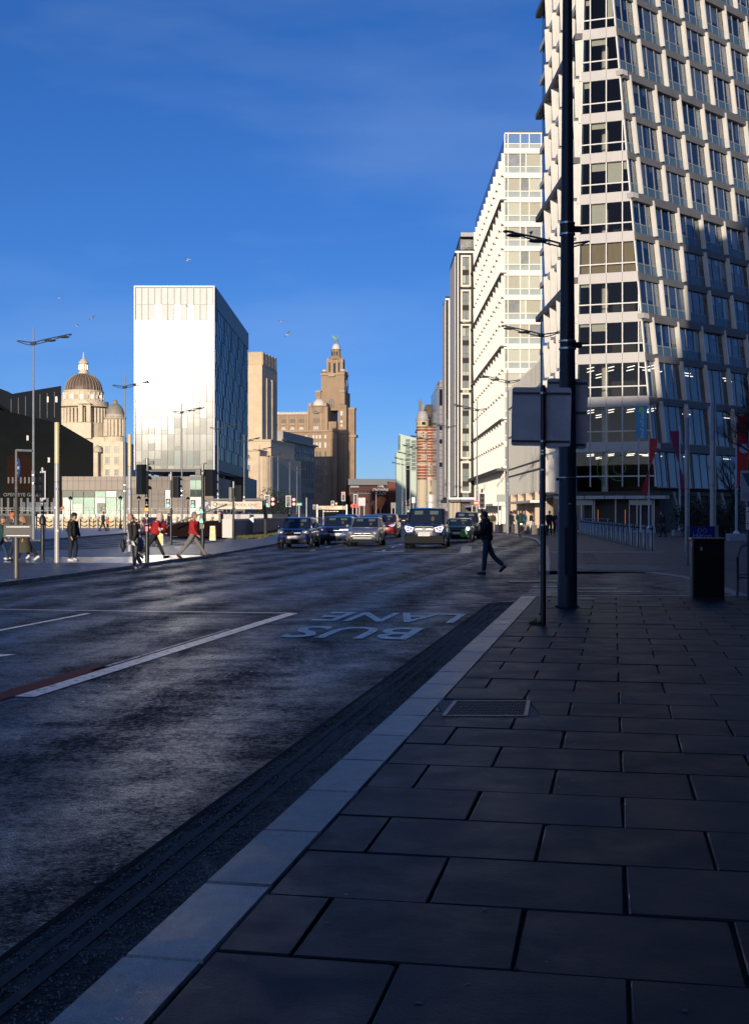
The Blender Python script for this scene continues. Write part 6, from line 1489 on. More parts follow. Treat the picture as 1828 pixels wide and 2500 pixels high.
MB().box(-.05, .06, -.10, -.08, ZS(1290, 48.3), ZS(1280, 48.3)).obj('yellow_notice', MATS['yellow_sticker'], t3)
t4 = tpole(570, 78, ZS(1175, 78), 'black traffic light before the car park sign, head on its right', r=.065)
signal_head(t4, .33, .0, ZS(1225, 78), pi * .85, h=1.03, w=.42); signal_head(t4, -.2, .1, ZS(1226, 78), pi, h=.95, w=.2, name='rear_head')
t5 = tpole(104, 47, ZS(1141, 47), 'sticker-covered traffic light with a white bordered head at the far left')
signal_head(t5, .05, -.08, ZS(1215, 47), -.9, h=.93, w=.33, border=True); stickers(t5, 1.35, 2.35, .06, 22)
MB().lathe([(.075, 0), (.075, 1.15), (.13, 1.2), (.13, 1.4), (.08, 1.5)], 12).obj('cuff', M_TRB, t5, smooth=True)
# far signals
def far_signal(px, py, Y, label, lit=0, extra=False, h=1.0):
    t = thing('traffic_light', label, 'traffic light', (XS(px, Y), Y, 0)); z = ZS(py, Y)
    MB().tube([(0, 0, 0), (0, 0, z + h + .35)], .06, 8).obj('pole', M_BPOLE, t)
    signal_head(t, 0, -.1, z, 0, h=h, w=.36, border=True, lit=lit)
    if extra:
        for zz, dx in ((.1, .55), (.55, .55)):
            MB().tube([(dx, -.16, z + zz + .12), (dx, -.13, z + zz + .12)], .19, 14).obj('no_turn_disc', mat('sign_red', (.5, .03, .02), .5), t); MB().tube([(dx, -.175, z + zz + .12), (dx, -.165, z + zz + .12)], .13, 14).obj('disc_face', M_WHITE, t)
    return t
far_signal(652, 1236, 118, 'green lit signal with two round ban signs right of the car park gantry', 0, True); far_signal(704, 1236, 126, 'unlit looking signal with two round ban signs before the palazzo', None, True)
far_signal(868, 1233, 150, 'black three light signal above the round red signs at the street centre', None, h=1.25)
far_signal(812, 1240, 190, 'tiny amber lit signal above the long cream hoarding', 1, True)
far_signal(767, 1243, 200, 'tiny signal showing two red lamps left of the cream hoarding', 2, h=.7)
far_signal(838, 1222, 170, 'narrow red and white bordered signal right of the cream hoarding', 2, h=1.1)
far_signal(1176, 1240, 88, 'black signal seen end on near the no entry sign', None); far_signal(996, 1250, 190, 'tiny green signal left of the dark van', 0, h=.8)
# ---- left turn arrow sign & plate in the left foreground
la = thing('traffic_sign', 'round blue arrow sign turned edgewise on a grey pole, leftmost foreground', 'traffic sign', (XS(40, 30.6), 30.6, 0))
MB().tube([(0, 0, 0), (0, 0, 1.75), (0, 0, 1.78), (0, 0, ZS(1098, 30.6))], [.066, .062, .04, .038], 12).obj('pole', mat('grey_brown_pole', (.10, .095, .085), .45, metal=.3, var=.2), la, smooth=True)
MB().tube([(0, 0, ZS(1099, 30.6)), (.42, -.1, ZS(1101, 30.6))], .03, 6).obj('light_arm', M_GALV, la)
dm = Vector((cos(-1.10), sin(-1.10), 0)); dn = Vector((-dm.y, dm.x, 0)); dn = -dn if dn.y > 0 else dn
cc = Vector((.06, -.05, ZS(1142.5, 30.6)))
mb = MB(); mb.ext([cc + dm * (.25 * cos(q)) + Vector((0, 0, .25 * sin(q))) for q in [2 * pi * k / 24 for k in range(24)]], dn * .012); mb.obj('disc', mat('sign_blue', (.015, .05, .30), .45), la)
if dm.x < 0: dm = -dm
mb = MB(); o_ = cc + dn * .016
for poly in (((-.2, 0), (-.03, .14), (.03, .14), (-.08, .035), (.2, .035), (.2, -.035), (-.08, -.035), (.03, -.14), (-.03, -.14)),):
    mb.face([o_ + dm * p[0] + Vector((0, 0, p[1])) for p in poly])
mb.obj('arrow', mat('sign_white', (.45, .62, .75), .5), la)
pb_ = MB().box(XS(8, 30.5) - XS(40, 30.6), XS(78, 30.5) - XS(40, 30.6), -.08, -.065, ZS(1312, 30.5), ZS(1281, 30.5)).obj('plate', mat('plate_back_grey', (.075, .07, .068), .6, var=.15, scale=6), la, bevel=.004)
for y in (1286.5, 1308): MB().box(XS(15, 30.5) - XS(40, 30.6), XS(72, 30.5) - XS(40, 30.6), -.10, -.081, ZS(y + .8, 30.5), ZS(y - .8, 30.5)).obj('plate_rail', M_GALV, la)
for z in (ZS(1173, 30.6), ZS(1192, 30.6)): MB().lathe([(.045, z - .012), (.045, z + .012)], 12).obj('clamp', M_STEEL, la)
# ---- keep-left bollards (white shells with yellow panels)
def klb(px, Y, label):
    t = thing('keep_left_bollard', label, 'traffic bollard', (XS(px, Y), Y, 0), 0, 'white and yellow traffic bollards')
    MB().hexa([(-.19, -.12, 0), (.19, -.12, 0), (.19, .12, 0), (-.19, .12, 0)], [(-.15, -.10, .86), (.15, -.10, .86), (.15, .10, .86), (-.15, .10, .86)]).obj('shell', mat('bollard_white', (.62, .60, .55), .5), t, bevel=.02)
    for a, b in ((-.14, -.015), (.015, .14)): MB().box(a, b, -.135, -.122, .06, .48).obj('yellow_panel', mat('bollard_yellow', (.60, .42, .02), .4), t)
    MB().box(-.11, .11, -.125, -.112, .55, .78).obj('yellow_panel', MATS['bollard_yellow'], t)
klb(519.5, 73, 'white and yellow traffic bollard at the mouth of the ramp, right of the crossing'); klb(483, 87, 'white and yellow traffic bollard half hidden by the man in the red jacket'); klb(391, 62, 'grey white traffic bollard behind the hooded pedestrian')
# ---- car park gantry, ramp, barrier
gt = thing('car_park_gantry', 'brown steel gantry carrying a long cream car park sign over the ramp', 'gantry', (XS(572, 86), 86, 0), absolute=True)
Yt = 86
MB().box(XS(500, Yt), XS(645, Yt), Yt, Yt + .2, ZS(1222, Yt), ZS(1217, Yt)).obj('beam', mat('gantry_brown', (.06, .05, .04), .5), gt)
MB().tube([(XS(646, Yt), Yt + .1, ZS(1220, Yt)), (XS(648, Yt), Yt + .1, .1)], .1, 8).obj('post', MATS['gantry_brown'], gt)
MB().tube([(XS(499, Yt), Yt + .1, ZS(1220, Yt)), (XS(499, Yt), Yt + .1, .1)], .1, 8).obj('post', MATS['gantry_brown'], gt)
MB().box(XS(515.5, Yt), XS(640, Yt), Yt - .12, Yt - .02, ZS(1243, Yt), ZS(1224, Yt)).obj('sign_board', mat('cream_sign', (.60, .50, .38), .5), gt)
MB().box(XS(499.5, Yt), XS(515, Yt), Yt - .13, Yt - .02, ZS(1243, Yt), ZS(1224, Yt)).obj('parking_panel', mat('parking_blue', (.06, .06, .12), .5), gt)
gl_ = Matrix.Translation(-Vector((XS(572, 86), 86, 0)))
def gtext(n, s, px, py, h, m, sx=1): return text_mesh(n, s, h, m, gt, gl_ @ plane_M((XS(px, Yt), Yt - .14, ZS(py, Yt)), (1, 0, 0), (0, 0, 1)), sx=sx)
M_TXT = mat('sign_text_dark', (.05, .045, .04), .5)
gtext('sign_lettering', 'P', 505.5, 1231.5, .42, M_WHITE); gtext('sign_lettering', 'Q', 525.5, 1231.3, .42, M_TXT); gtext('sign_lettering', 'PARK', 541.5, 1232.3, .27, M_TXT, 1.15)
gtext('sign_lettering', 'LIVERPOOL ONE', 588.5, 1233, .28, M_TXT, 1.08)
ab_ = MB(); ab_.face([(XS(509, Yt), Yt - .14, ZS(1235, Yt)), (XS(510, Yt), Yt - .14, ZS(1234.3, Yt)), (XS(513.5, Yt), Yt - .14, ZS(1239.5, Yt)), (XS(512.5, Yt), Yt - .14, ZS(1240.3, Yt))]); ab_.face([(XS(514, Yt), Yt - .142, ZS(1236, Yt)), (XS(514, Yt), Yt - .142, ZS(1241, Yt)), (XS(509.5, Yt), Yt - .142, ZS(1241, Yt))])
ab_.obj('down_arrow', M_WHITE, gt)['kind'] = 'stuff'
rs2 = MB()
for a in (543, 549): rs2.face([(XS(a, Yt), Yt - .14, ZS(1240 - (a - 543) * .8, Yt)), (XS(a + 1.6, Yt), Yt - .14, ZS(1240 - (a - 543) * .8, Yt)), (XS(a + 6, Yt), Yt - .14, ZS(1235.5 - (a - 543) * .8, Yt)), (XS(a + 4.4, Yt), Yt - .14, ZS(1235.5 - (a - 543) * .8, Yt))])
rs2.obj('red_stripes', mat('sign_red', (.5, .03, .02), .5), gt)['kind'] = 'stuff'
for px in (625, 632.5):
    for py in (1229.5, 1237.5):
        MB().tube([(XS(px, Yt), Yt - .15, ZS(py, Yt)), (XS(px, Yt), Yt - .13, ZS(py, Yt))], .085, 14).obj('ban_symbol', MATS['sign_red'], gt); MB().tube([(XS(px, Yt), Yt - .165, ZS(py, Yt)), (XS(px, Yt), Yt - .155, ZS(py, Yt))], .06, 14).obj('ban_symbol_face', MATS['cream_sign'], gt)
MB().box(XS(611, Yt), XS(616, Yt), Yt - .15, Yt - .13, ZS(1242, Yt), ZS(1237, Yt)).obj('blue_panel', mat('cyan_panel', (.1, .35, .6), .4), gt)
br = thing('barrier', 'red and white striped barrier arm across the car park ramp', 'barrier', (XS(535, 90), 90, 0), absolute=True)
xb0, xb1 = XS(530, 90), XS(622, 90)
for k in range(11):
    a = xb0 + (xb1 - xb0) * k / 11; b = xb0 + (xb1 - xb0) * (k + 1) / 11
    MB().box(a, b, 90, 90.06, ZS(1254.5, 90), ZS(1251.5, 90)).obj('stripe', mat('barrier_red', (.55, .02, .02), .4) if k % 2 == 0 else M_WHITE, br)
MB().box(xb0 + .1, xb0 + .4, 90.07, 90.4, 0, 1.7).obj('post', M_TRB, br); MB().box(xb1 - .4, xb1 - .1, 90.07, 90.3, .0, 1.5).obj('rest', M_GALV, br)
rm = thing('ramp_wall', 'long grey concrete wall beside the car park ramp running away behind the cars', 'wall', (-9.4, 80, 0), absolute=True)
M_RW = mat('blue_grey_concrete', (.17, .18, .21), .6, var=.12, scale=.8); M_RWC = mat('wall_coping', (.42, .40, .38), .5, var=.1)
wp = [(-9.6, 82), (-9.15, 100), (-8.9, 125), (-9.6, 160), (-10.6, 200)]
for (a, b) in zip(wp, wp[1:]):
    MB().prism([a, (a[0] + .3, a[1]), (b[0] + .3, b[1]), b], .0, 1.08).obj('wall_section', M_RW, rm)
    MB().prism([(a[0] - .25, a[1]), (a[0] + .35, a[1]), (b[0] + .35, b[1]), (b[0] - .25, b[1])], 1.085, 1.2).obj('coping', M_RWC, rm)
MB().box(-9.95, -9.25, 81.6, 81.98, 0, 1.22).obj('end_post', mat('pale_end_post', (.5, .48, .45), .5), rm)
MB().prism([(-14.3, 86), (-9.7, 84), (-9.3, 100), (-9.2, 120), (-14, 120)], .0, .95, top=[(-14.3, 86.2), (-9.7, 84.2), (-9.3, 100), (-9.2, 120), (-14, 120)]).obj('ramp_mouth', mat('shaded_maroon', (.010, .004, .004), .8, spec=.1), rm)  # maroon darkened to hold the shade inside the ramp opening
MB().prism([(-14.8, 120), (-9.8, 120), (-11, 200), (-17, 200)], .9, 1.5).obj('deck_edge', M_RWC, rm)
MB().tube([(-13.9, 84, .75), (-9.9, 84, 2.2)], .05, 5).obj('sloping_rail', M_LEDGE, rm)
# ---- cream hoarding, far barrier, far signs
hg = thing('hoarding_sign', 'long bright cream sign on posts above a far striped barrier', 'sign', (XS(810, 175), 175, 0), absolute=True)
MB().box(XS(777, 175), XS(842, 175), 175, 175.2, ZS(1244, 175), ZS(1235, 175)).obj('board', mat('bright_cream', (.75, .62, .42), .5), hg)
for px in (774, 846): MB().box(XS(px, 175) - .1, XS(px, 175) + .1, 175.1, 175.3, 0, ZS(1232, 175)).obj('post', M_GALV, hg)
fb = thing('barrier', 'small distant red and white barrier under the cream hoarding', 'barrier', (XS(800, 170), 170, 0), absolute=True)
for k in range(9): MB().box(XS(790 + k * 4, 170), XS(794 + k * 4, 170), 170, 170.06, ZS(1249.5, 170), ZS(1247.5, 170)).obj('stripe', MATS['barrier_red'] if k % 2 else M_WHITE, fb)
MB().box(XS(788, 170), XS(790, 170), 170, 170.2, 0, ZS(1246, 170)).obj('post', M_GALV, fb)
def post_sign(px, py, w, h, Y, m, label, name='road_sign', n_=1, rnd=False):
    t = thing(name, label, 'road sign', (XS(px, Y), Y, 0)); z = ZS(py, Y); w *= Y / F; h *= Y / F
    for k in range(n_): MB().tube([((k - (n_ - 1) / 2) * w * .7, .06, 0), ((k - (n_ - 1) / 2) * w * .7, .06, z + h * .4)], .05, 6).obj('post', M_GALV, t)
    if rnd: MB().tube([(0, -.04, z), (0, 0, z)], w / 2, 18).obj('disc', m, t)
    else: MB().box(-w / 2, w / 2, -.02, .03, z - h / 2, z + h / 2).obj('board', m, t)
    return t
gs_ = post_sign(730, 1231, 14, 7, 122, mat('green_board', (.04, .30, .14), .5), 'green direction sign on a pole before the palazzo')
for k in range(4): MB().box(-.2 + k * .11, -.14 + k * .11, -.035, -.025, ZS(1233, 122), ZS(1229.5, 122)).obj('lettering', M_WHITE, gs_)
post_sign(883, 1225, 17, 20, 140, M_SIGNB, 'large grey square sign back on two posts near the street centre', n_=2)
for px in (861, 870): 
    t = post_sign(px, 1235, 11, 11, 132, MATS['sign_red'], 'round red sign ' + ('left' if px < 865 else 'right') + ' of the pair under the central signal', rnd=True)
post_sign(960, 1234, 12, 14, 150, mat('beige_board_back', (.22, .2, .18), .6), 'grey board on two posts before the far brick hotel', n_=2)
post_sign(1009, 1221, 8, 14, 160, M_WHITE, 'small white sign on a post left of the striped brick tower')
post_sign(748, 1228, 3, 26, 140, M_GPOLE, 'plain slim post sign beside the green direction sign')
post_sign(918, 1232, 1.5, 50, 210, M_GPOLE, 'thin tall mast in front of the far brick hotel')
ne = post_sign(1163, 1228, 14, 14, 84, mat('no_entry_red', (.85, .12, .02), .5), 'round orange red no entry sign left of the man in black', rnd=True)
rr_ = 7 * 84 / F; MB().box(-rr_ * .8, rr_ * .8, -.06, -.042, ZS(1229.3, 84), ZS(1226.5, 84)).obj('white_bar', M_WHITE, ne)
dsg = post_sign(1226, 1216, 28, 18, 104, mat('pale_green_back', (.33, .35, .31), .6), 'pair of pale sign backs on the lamp pole above the concrete blocks', n_=2)
post_sign(1152, 1228, 8, 10, 90, M_TRB, 'small black signal box left of the no entry sign')
# victorian style globe lamps on the promenade
for px, Y, lb in ((172, 130, 'small globe lamp before the green glass gallery, left one'), (294, 128, 'small globe lamp before the green glass gallery, right one'), (339, 128, 'small globe lamp behind the traffic light'), (459, 135, 'small globe lamp left of the man in red')):
    t = thing('globe_lamp', lb, 'lamp', (XS(px, Y), Y, 0), 0, 'dockside globe lamps')
    MB().tube([(0, 0, 0), (0, 0, .5), (0, 0, .55), (0, 0, 2.9)], [.16, .12, .06, .04], 8).obj('post', M_BLACK, t); MB().ball((0, 0, 3.1), .19, 10).obj('globe', mat('globe_glass', (.35, .34, .3), .15), t, smooth=True)
    MB().lathe([(.2, 3.08), (.24, 3.2), (.05, 3.38)], 10).obj('cap', M_BLACK, t)
for px, py, Y, lb in ((153, 1240, 120, 'orange lifebuoy holder left of the man in the black coat'), (353, 1247, 120, 'orange lifebuoy holder behind the nearest traffic light')):
    t = thing('lifebuoy_post', lb, 'lifebuoy', (XS(px, Y), Y, 0)); MB().tube([(0, 0, 0), (0, 0, ZS(py, Y) - .1)], .04, 6).obj('post', M_GALV, t); MB().ball((0, 0, ZS(py, Y)), .16, 10, (1, .5, 1.2)).obj('housing', mat('bright_orange', (.8, .14, .02), .5), t, smooth=True)
for k, px in enumerate((426, 437)):
    t = thing('park_bench', ('left' if k == 0 else 'right') + ' white metal seat of the pair on the promenade', 'bench', (XS(px, 125), 125, 0), 0, 'white seats on the promenade')
    MB().box(-.3, .3, -.2, .2, .42, .46).obj('seat', M_WHITE, t); MB().box(-.3, .3, .18, .22, .5, .85).obj('backrest', M_WHITE, t)
    for x in (-.27, .23): MB().box(x, x + .04, -.2, .2, 0, .42).obj('leg', M_WHITE, t)
# ---- right edge: parking notices and cycle stands
pn = thing('notice_sign', 'white notice with a blue pointer emblem and small print at the right edge', 'sign', (XS(1829, 23), 23, 0))
MB().tube([(0, 0, 0), (0, 0, ZS(1120, 23))], .04, 10).obj('pole', M_DPOLE, pn, smooth=True)
rplate('board', .30, .56, .01, mat('notice_white', (.42, .44, .5), .5), pn, Matrix.Translation((-.03, -.05, ZS(1186, 23))) @ Matrix.Rotation(pi / 2, 4, 'X'), .03)
MB().ext([(-.16, -.055 - .008, ZS(1155, 23)), (.1, -.063, ZS(1155, 23)), (.1, -.063, ZS(1200, 23)), (-.02, -.063, ZS(1194, 23)), (-.1, -.063, ZS(1172, 23))], (0, -.002, 0)).obj('pointer', mat('notice_blue_grey', (.05, .10, .2), .5), pn)
for k in range(5): MB().box(-.15 + (k == 0) * .02, .09, -.064, -.0605, ZS(1204 + k * 3, 23) - .003, ZS(1204 + k * 3, 23) + .003).obj('print_line', MATS['notice_blue_grey'], pn)
rplate('lower_board', .20, .42, .01, M_WHITE, pn, Matrix.Translation((.02, -.05, ZS(1265, 23))) @ Matrix.Rotation(pi / 2, 4, 'X'), .03)
for zz in (1249, 1278): MB().box(-.06, .1, -.066, -.0605, ZS(zz + 1, 23), ZS(zz - 1, 23)).obj('lower_board_rail', M_LAMP, pn)
for k in range(2):
    st_ = thing('cycle_stand', ('nearer' if k == 0 else 'farther') + ' dark tubular cycle stand at the right edge behind the bin', 'cycle stand', (XS(1822, 24 + k * 1.2), 24.2 + k * 1.2, 0), 0, 'cycle stands at the right edge')
    MB().tube([(-.12, 0, 0), (-.12, 0, .75), (-.05, .0, .95), (.1, 0, 1.0), (.5, 0, 1.0), (.65, 0, .9), (.7, 0, 0)], .025, 8).obj('hoop', mat('stand_grey', (.10, .11, .13), .4, metal=.5), st_, smooth=True)
    MB().tube([(-.12, 0, .35), (.7, 0, .35)], .018, 6).obj('crossbar', MATS['stand_grey'], st_)
# ================================================================ vehicles (each faces the camera: front at y=0, rear at y=L)
M_CARG = mat('car_glass', (.012, .018, .028), .04, spec=.9); M_HL = mat('headlight_lens', (.30, .28, .30), .12, metal=.4)
M_DRL = mat('daytime_light_on', (.8, .8, .9), .3, emit=(.75, .7, 1.0), estr=1.3); M_TRIM = mat('grey_bumper', (.012, .013, .015), .7, spec=.12)
M_PLATE = mat('plate_white', (.66, .64, .58), .5); M_PLY = mat('plate_yellow', (.7, .5, .05), .5); M_TXTB = mat('plate_text', (.01, .01, .01), .5)
M_TAIL = mat('tail_lamp', (.3, .01, .01), .15)
M_CRM_CAR = mat('car_chrome', (.28, .28, .30), .3, metal=.8)
M_VIS = mat('cabin_headliner', (.10, .13, .12), .3)
M_FACE = mat('cabin_face', (.12, .075, .055), .4)
def paint(name, c, rough=.28, metal=.35): return mat(name, c, rough, metal=metal, coat=.9)
def car(name, label, cat, X, Y, yaw, col, L=4.0, Wd=1.70, H=1.50, hood=.95, nose=.72, cowl=.95, rf=1.65, rr=3.2, rb=3.9, belt=.95, wr=.52, wheel_r=.31, plate='', drl=False, rear=False, lights=True, detail=True, flip=False, group=None):
    t = thing(name, label, cat, (X, Y, RZ), yaw, group)
    hw = Wd / 2; z0 = .20
    st = [(0.0, .30, nose - .10, nose - .04, .80), (.07, .22, nose, nose + .05, .90), (.25, .19, nose + .06, nose + .13, .97), (cowl * .6, z0, hood - .06, hood - .02, 1.0), (cowl, z0, belt - .02, hood, 1.0),
          (L * .5, z0, belt, belt + .03, 1.0), (L * .8, z0, belt + .02, belt + .05, 1.0), (L * .95, .22, belt + .02, belt + .03, .96), (L - .03, .30, belt - .08, belt - .02, .88), (L, .36, belt - .22, belt - .12, .84)]
    mb = MB(); n = 12
    for (y, zb, zs, zt, k) in st:
        h = hw * k
        ring_ = [(-h * .86, zb), (h * .86, zb), (h * .97, zb + .08), (h, zb + .25), (h * 1.0, (zb + zs) / 2 + .08), (h * .97, zs - .05), (h * .90, zs + .0), (h * .55, zt), (-h * .55, zt), (-h * .90, zs), (-h * .97, zs - .05), (-h, (zb + zs) / 2 + .08), (-h, zb + .25), (-h * .97, zb + .08)]
        mb.v += [(x, y, z) for x, z in ring_]
    n = 14
    for i in range(len(st) - 1):
        for k in range(n): k2 = (k + 1) % n; mb.f.append((i * n + k, i * n + k2, (i + 1) * n + k2, (i + 1) * n + k))
    mb.f.append(tuple(reversed(range(n)))); mb.f.append(tuple((len(st) - 1) * n + k for k in range(n)))
    bd = mb.obj('body', col, t, smooth=True)
    # cabin
    wb = hw * .90; w2 = hw * (wr + .28); zb = belt - .02
    m = MB(); m.hexa([(-wb, cowl, zb - .03), (wb, cowl, zb - .03), (wb, rb, zb), (-wb, rb, zb)], [(-w2, rf, H - .04), (w2, rf, H - .04), (w2, rr, H - .03), (-w2, rr, H - .03)])
    cb = m.obj('cabin', col, t, bevel=.05)
    for p in cb.data.polygons: p.use_smooth = True
    m = MB(); m.hexa([(-w2 * .93, rf + .06, H - .05), (w2 * .93, rf + .06, H - .05), (w2 * .93, rr - .05, H - .05), (-w2 * .93, rr - .05, H - .05)], [(-w2 * .8, rf + .3, H), (w2 * .8, rf + .3, H), (w2 * .8, rr - .25, H), (-w2 * .8, rr - .25, H)]); m.obj('roof', col, t, smooth=True)
    def lerp(a, b, f): return tuple(a[i] + (b[i] - a[i]) * f for i in range(3))
    def panel(nm, q, out, mt, ins=.0):
        q = [Vector(p) for p in q]; nrm = (q[1] - q[0]).cross(q[3] - q[0]).normalized()
        if nrm.dot(Vector(out)) < 0: nrm = -nrm
        m = MB(); m.ext([p + nrm * .012 for p in q], nrm * .006); return m.obj(nm, mt, t)
    A, B, C_, D = (-wb, cowl, zb - .03), (wb, cowl, zb - .03), (w2, rf, H - .04), (-w2, rf, H - .04)
    def bil(A, B, C, D, u, v): return lerp(lerp(A, B, u), lerp(D, C, u), v)
    panel('windscreen', [bil(A, B, C_, D, u, v) for u, v in ((.05, .08), (.95, .08), (.93, .92), (.07, .92))], (0, -1, .5), M_CARG)
    if detail:
        for (u0, u1, v0, v1, nm, mm) in ((.16, .40, .62, .84, 'sun_visor', M_VIS), (.60, .84, .62, .84, 'sun_visor', M_VIS), (.64, .74, .22, .52, 'driver_face', M_FACE)):
            q = [Vector(bil(A, B, C_, D, u, v)) + Vector((0, -.012, .009)) for u, v in ((u0, v0), (u1, v0), (u1, v1), (u0, v1))]
            if nm == 'driver_face': q = [q[0].lerp(q[1], .5) + (q[1] - q[0]) * .5 * cos(a) + (q[3] - q[0]) * .5 * (1 + sin(a)) for a in [k * pi / 4 for k in range(8)]]
            MB().ext([p + Vector((0, -.012, .012)) for p in q], (0, -.003, .002)).obj(nm, mm, t)
    A2, B2, C2, D2 = (-wb, rb, zb), (wb, rb, zb), (w2, rr, H - .03), (-w2, rr, H - .03)
    panel('rear_window', [bil(A2, B2, C2, D2, u, v) for u, v in ((.08, .12), (.92, .12), (.9, .88), (.1, .88))], (0, 1, .5), M_CARG)
    for s in (-1, 1):
        a, b, c, d = (s * wb, cowl, zb - .03), (s * wb, rb, zb), (s * w2, rr, H - .035), (s * w2, rf, H - .04)
        for (u0, u1, v0, v1) in ((.10, .49, .10, .86), (.53, .90, .10, .86)) if detail else ((.1, .9, .1, .86),):
            panel('side_window', [bil(a, b, c, d, u0 + (.09 if u0 < .2 else 0), v0), bil(a, b, c, d, u1, v0), bil(a, b, c, d, u1 - (.03 if u1 > .8 else 0), v1), bil(a, b, c, d, u0 + .02, v1)], (s, 0, .2), M_CARG)
        for yy in (L * .19 + .05, L * .80):
            w = MB(); w.tube([(s * (hw - .20), yy, wheel_r), (s * (hw + .015), yy, wheel_r)], wheel_r, 18)
            w.tube([(s * (hw - .05), yy, wheel_r + .01), (s * (hw + .004), yy, wheel_r + .01)], wheel_r + .06, 18) if False else None
            ar_ = MB(); ar_.tube([(s * (hw - .1), yy, wheel_r + .03), (s * (hw + .005), yy, wheel_r + .03)], wheel_r + .055, 18); ar_.obj('wheel_arch', M_BLACK, t)
            wo = w.obj('wheel', M_RUB, t)
            if detail:
                MB().tube([(s * (hw - .01), yy, wheel_r), (s * (hw + .022), yy, wheel_r)], wheel_r * .62, 14).obj('rim', M_GALV, wo)
        if detail:
            MB().ball((s * (hw + .10), cowl + .42, belt + .06), .11, 8, (1, .6, .8)).obj('wing_mirror', col if col.name != 'x' else M_BLACK, t, smooth=True)
            MB().box(s * hw - .012 if s > 0 else s * hw - .004, s * hw + .004 if s > 0 else s * hw + .012, cowl + .35, cowl + .36, .35, belt - .08).obj('door_seam', M_BLACK, t)
            MB().box(s * hw - .01, s * hw + .01, L * .55, L * .55 + .01, .35, belt - .08).obj('door_seam', M_BLACK, t)
    z_ = nose
    if detail:
        MB().hexa([(-hw * .86, -.012, .26), (hw * .86, -.012, .26), (hw * .86, .1, .22), (-hw * .86, .1, .22)], [(-hw * .82, -.018, .40), (hw * .82, -.018, .40), (hw * .82, .1, .42), (-hw * .82, .1, .42)]).obj('lower_grille', M_TRIM, t, bevel=.02)
        MB().box(-hw * .45, hw * .45, -.02, .05, z_ - .17, z_ - .05).obj('grille', mat('grille_black', (.008, .008, .009), .8, spec=.1), t, bevel=.015)
        MB().box(-hw * .47, hw * .47, -.024, -.014, z_ - .05, z_ - .035).obj('grille_trim', M_CRM_CAR, t)
    MB().box(-.26, .26, -.035, -.022, z_ - .31, z_ - .20).obj('number_plate', M_PLATE, t)
    if plate: text_mesh('plate_lettering', plate, .105, M_TXTB, t, plane_M((0, -.038, z_ - .256), (1, 0, 0), (0, 0, 1)))
    for s in (-1, 1):
        m = MB(); m.ball((s * hw * .72, .08, z_ - .02), .17, 10, (1.15, .55, .62)); hl = m.obj('headlight', M_HL, t, smooth=True)
        if drl: MB().tube([(s * hw * .52, -.02, z_ - .02), (s * hw * .62, -.03, z_ - .10), (s * hw * .80, .0, z_ - .08), (s * hw * .88, .04, z_ + .06)], .016, 5).obj('daytime_light', M_DRL, t)
        if detail: MB().ball((s * hw * .70, .0, .36), .05, 8, (1, .4, 1)).obj('fog_light', M_HL, t)
    return t
CY = -.10
hb = car('parked_car', 'dark blue small hatchback at the stop line, first on the left', 'car', -3.98, 60.8, CY, paint('deep_blue_paint', (.006, .014, .075)), L=4.0, Wd=1.66, H=1.50, nose=.78, hood=.98, belt=.98, cowl=.9, rf=1.55, plate='FT11 CGG')
MB().ball((0, -.03, .80), .055, 8).obj('badge', M_CRM_CAR, hb)
pg = car('parked_car', 'silver grey hatchback at the stop line with headlights on, second from left', 'car', -.62, 64.2, CY, paint('silver_grey_paint', (.17, .18, .20)), L=4.05, Wd=1.74, H=1.50, nose=.70, hood=.93, belt=.97, cowl=1.15, rf=1.95, plate='KY58 HWG')
m = MB(); m.tube([(-.62, -.05, .52), (-.50, -.07, .34), (.5, -.07, .34), (.62, -.05, .52), (.2, -.055, .56), (-.2, -.055, .56), (-.62, -.05, .52)], .018, 5); m.obj('grille_surround', M_CRM_CAR, pg)
MB().box(-.5, .5, -.055, -.03, .36, .5).obj('mouth_grille', M_BLACK, pg, bevel=.02); MB().ext([(-.09, -.04, .74), (0, -.05, .62), (.09, -.04, .74)], (0, -.01, 0)).obj('badge', M_TXTB, pg)
va = car('parked_van', 'dark navy passenger van with bright headlights at the stop line, tallest vehicle', 'van', 2.38, 60.0, CY * 1.2, paint('navy_van_paint', (.004, .007, .028), .25), L=4.97, Wd=1.98, H=1.97, nose=.98, hood=1.22, belt=1.15, cowl=.95, rf=1.75, rr=4.75, rb=4.9, wr=.58, wheel_r=.34, plate='YC68 FCZ', drl=True)
m = MB()
for k in range(5): m.box(-.46 + abs(k - 2) * .05, .46 - abs(k - 2) * .05, -.045, -.03, .74 + k * .055, .765 + k * .055)
o = m.obj('chrome_bars', mat('dark_chrome', (.12, .12, .13), .35, metal=.4, spec=.3), va); o['kind'] = 'stuff'
m = MB(); m.tube([(-.58, -.03, .90), (-.45, -.04, .70), (.45, -.04, .70), (.58, -.03, .90), (.42, -.03, 1.05), (-.42, -.03, 1.05), (-.58, -.03, .90)], .016, 5); m.obj('grille_surround', MATS['dark_chrome'], va)
MB().hexa([(-.95, -.03, .25), (.95, -.03, .25), (.95, .2, .2), (-.95, .2, .2)], [(-.93, -.06, .62), (.93, -.06, .62), (.95, .2, .66), (-.95, .2, .66)]).obj('bumper', M_TRIM, va, bevel=.03)
MB().box(-.28, .28, -.085, -.065, .60, .71).obj('plate_holder', M_PLATE, va); text_mesh('plate_lettering', 'YC68 FCZ', .11, M_TXTB, va, plane_M((0, -.087, .655), (1, 0, 0), (0, 0, 1)))
ellp = MB(); ellp.ball((0, -.06, .97), .07, 10, (1.5, .2, .6)); ellp.obj('badge', mat('badge_blue', (.02, .05, .2), .3), va)
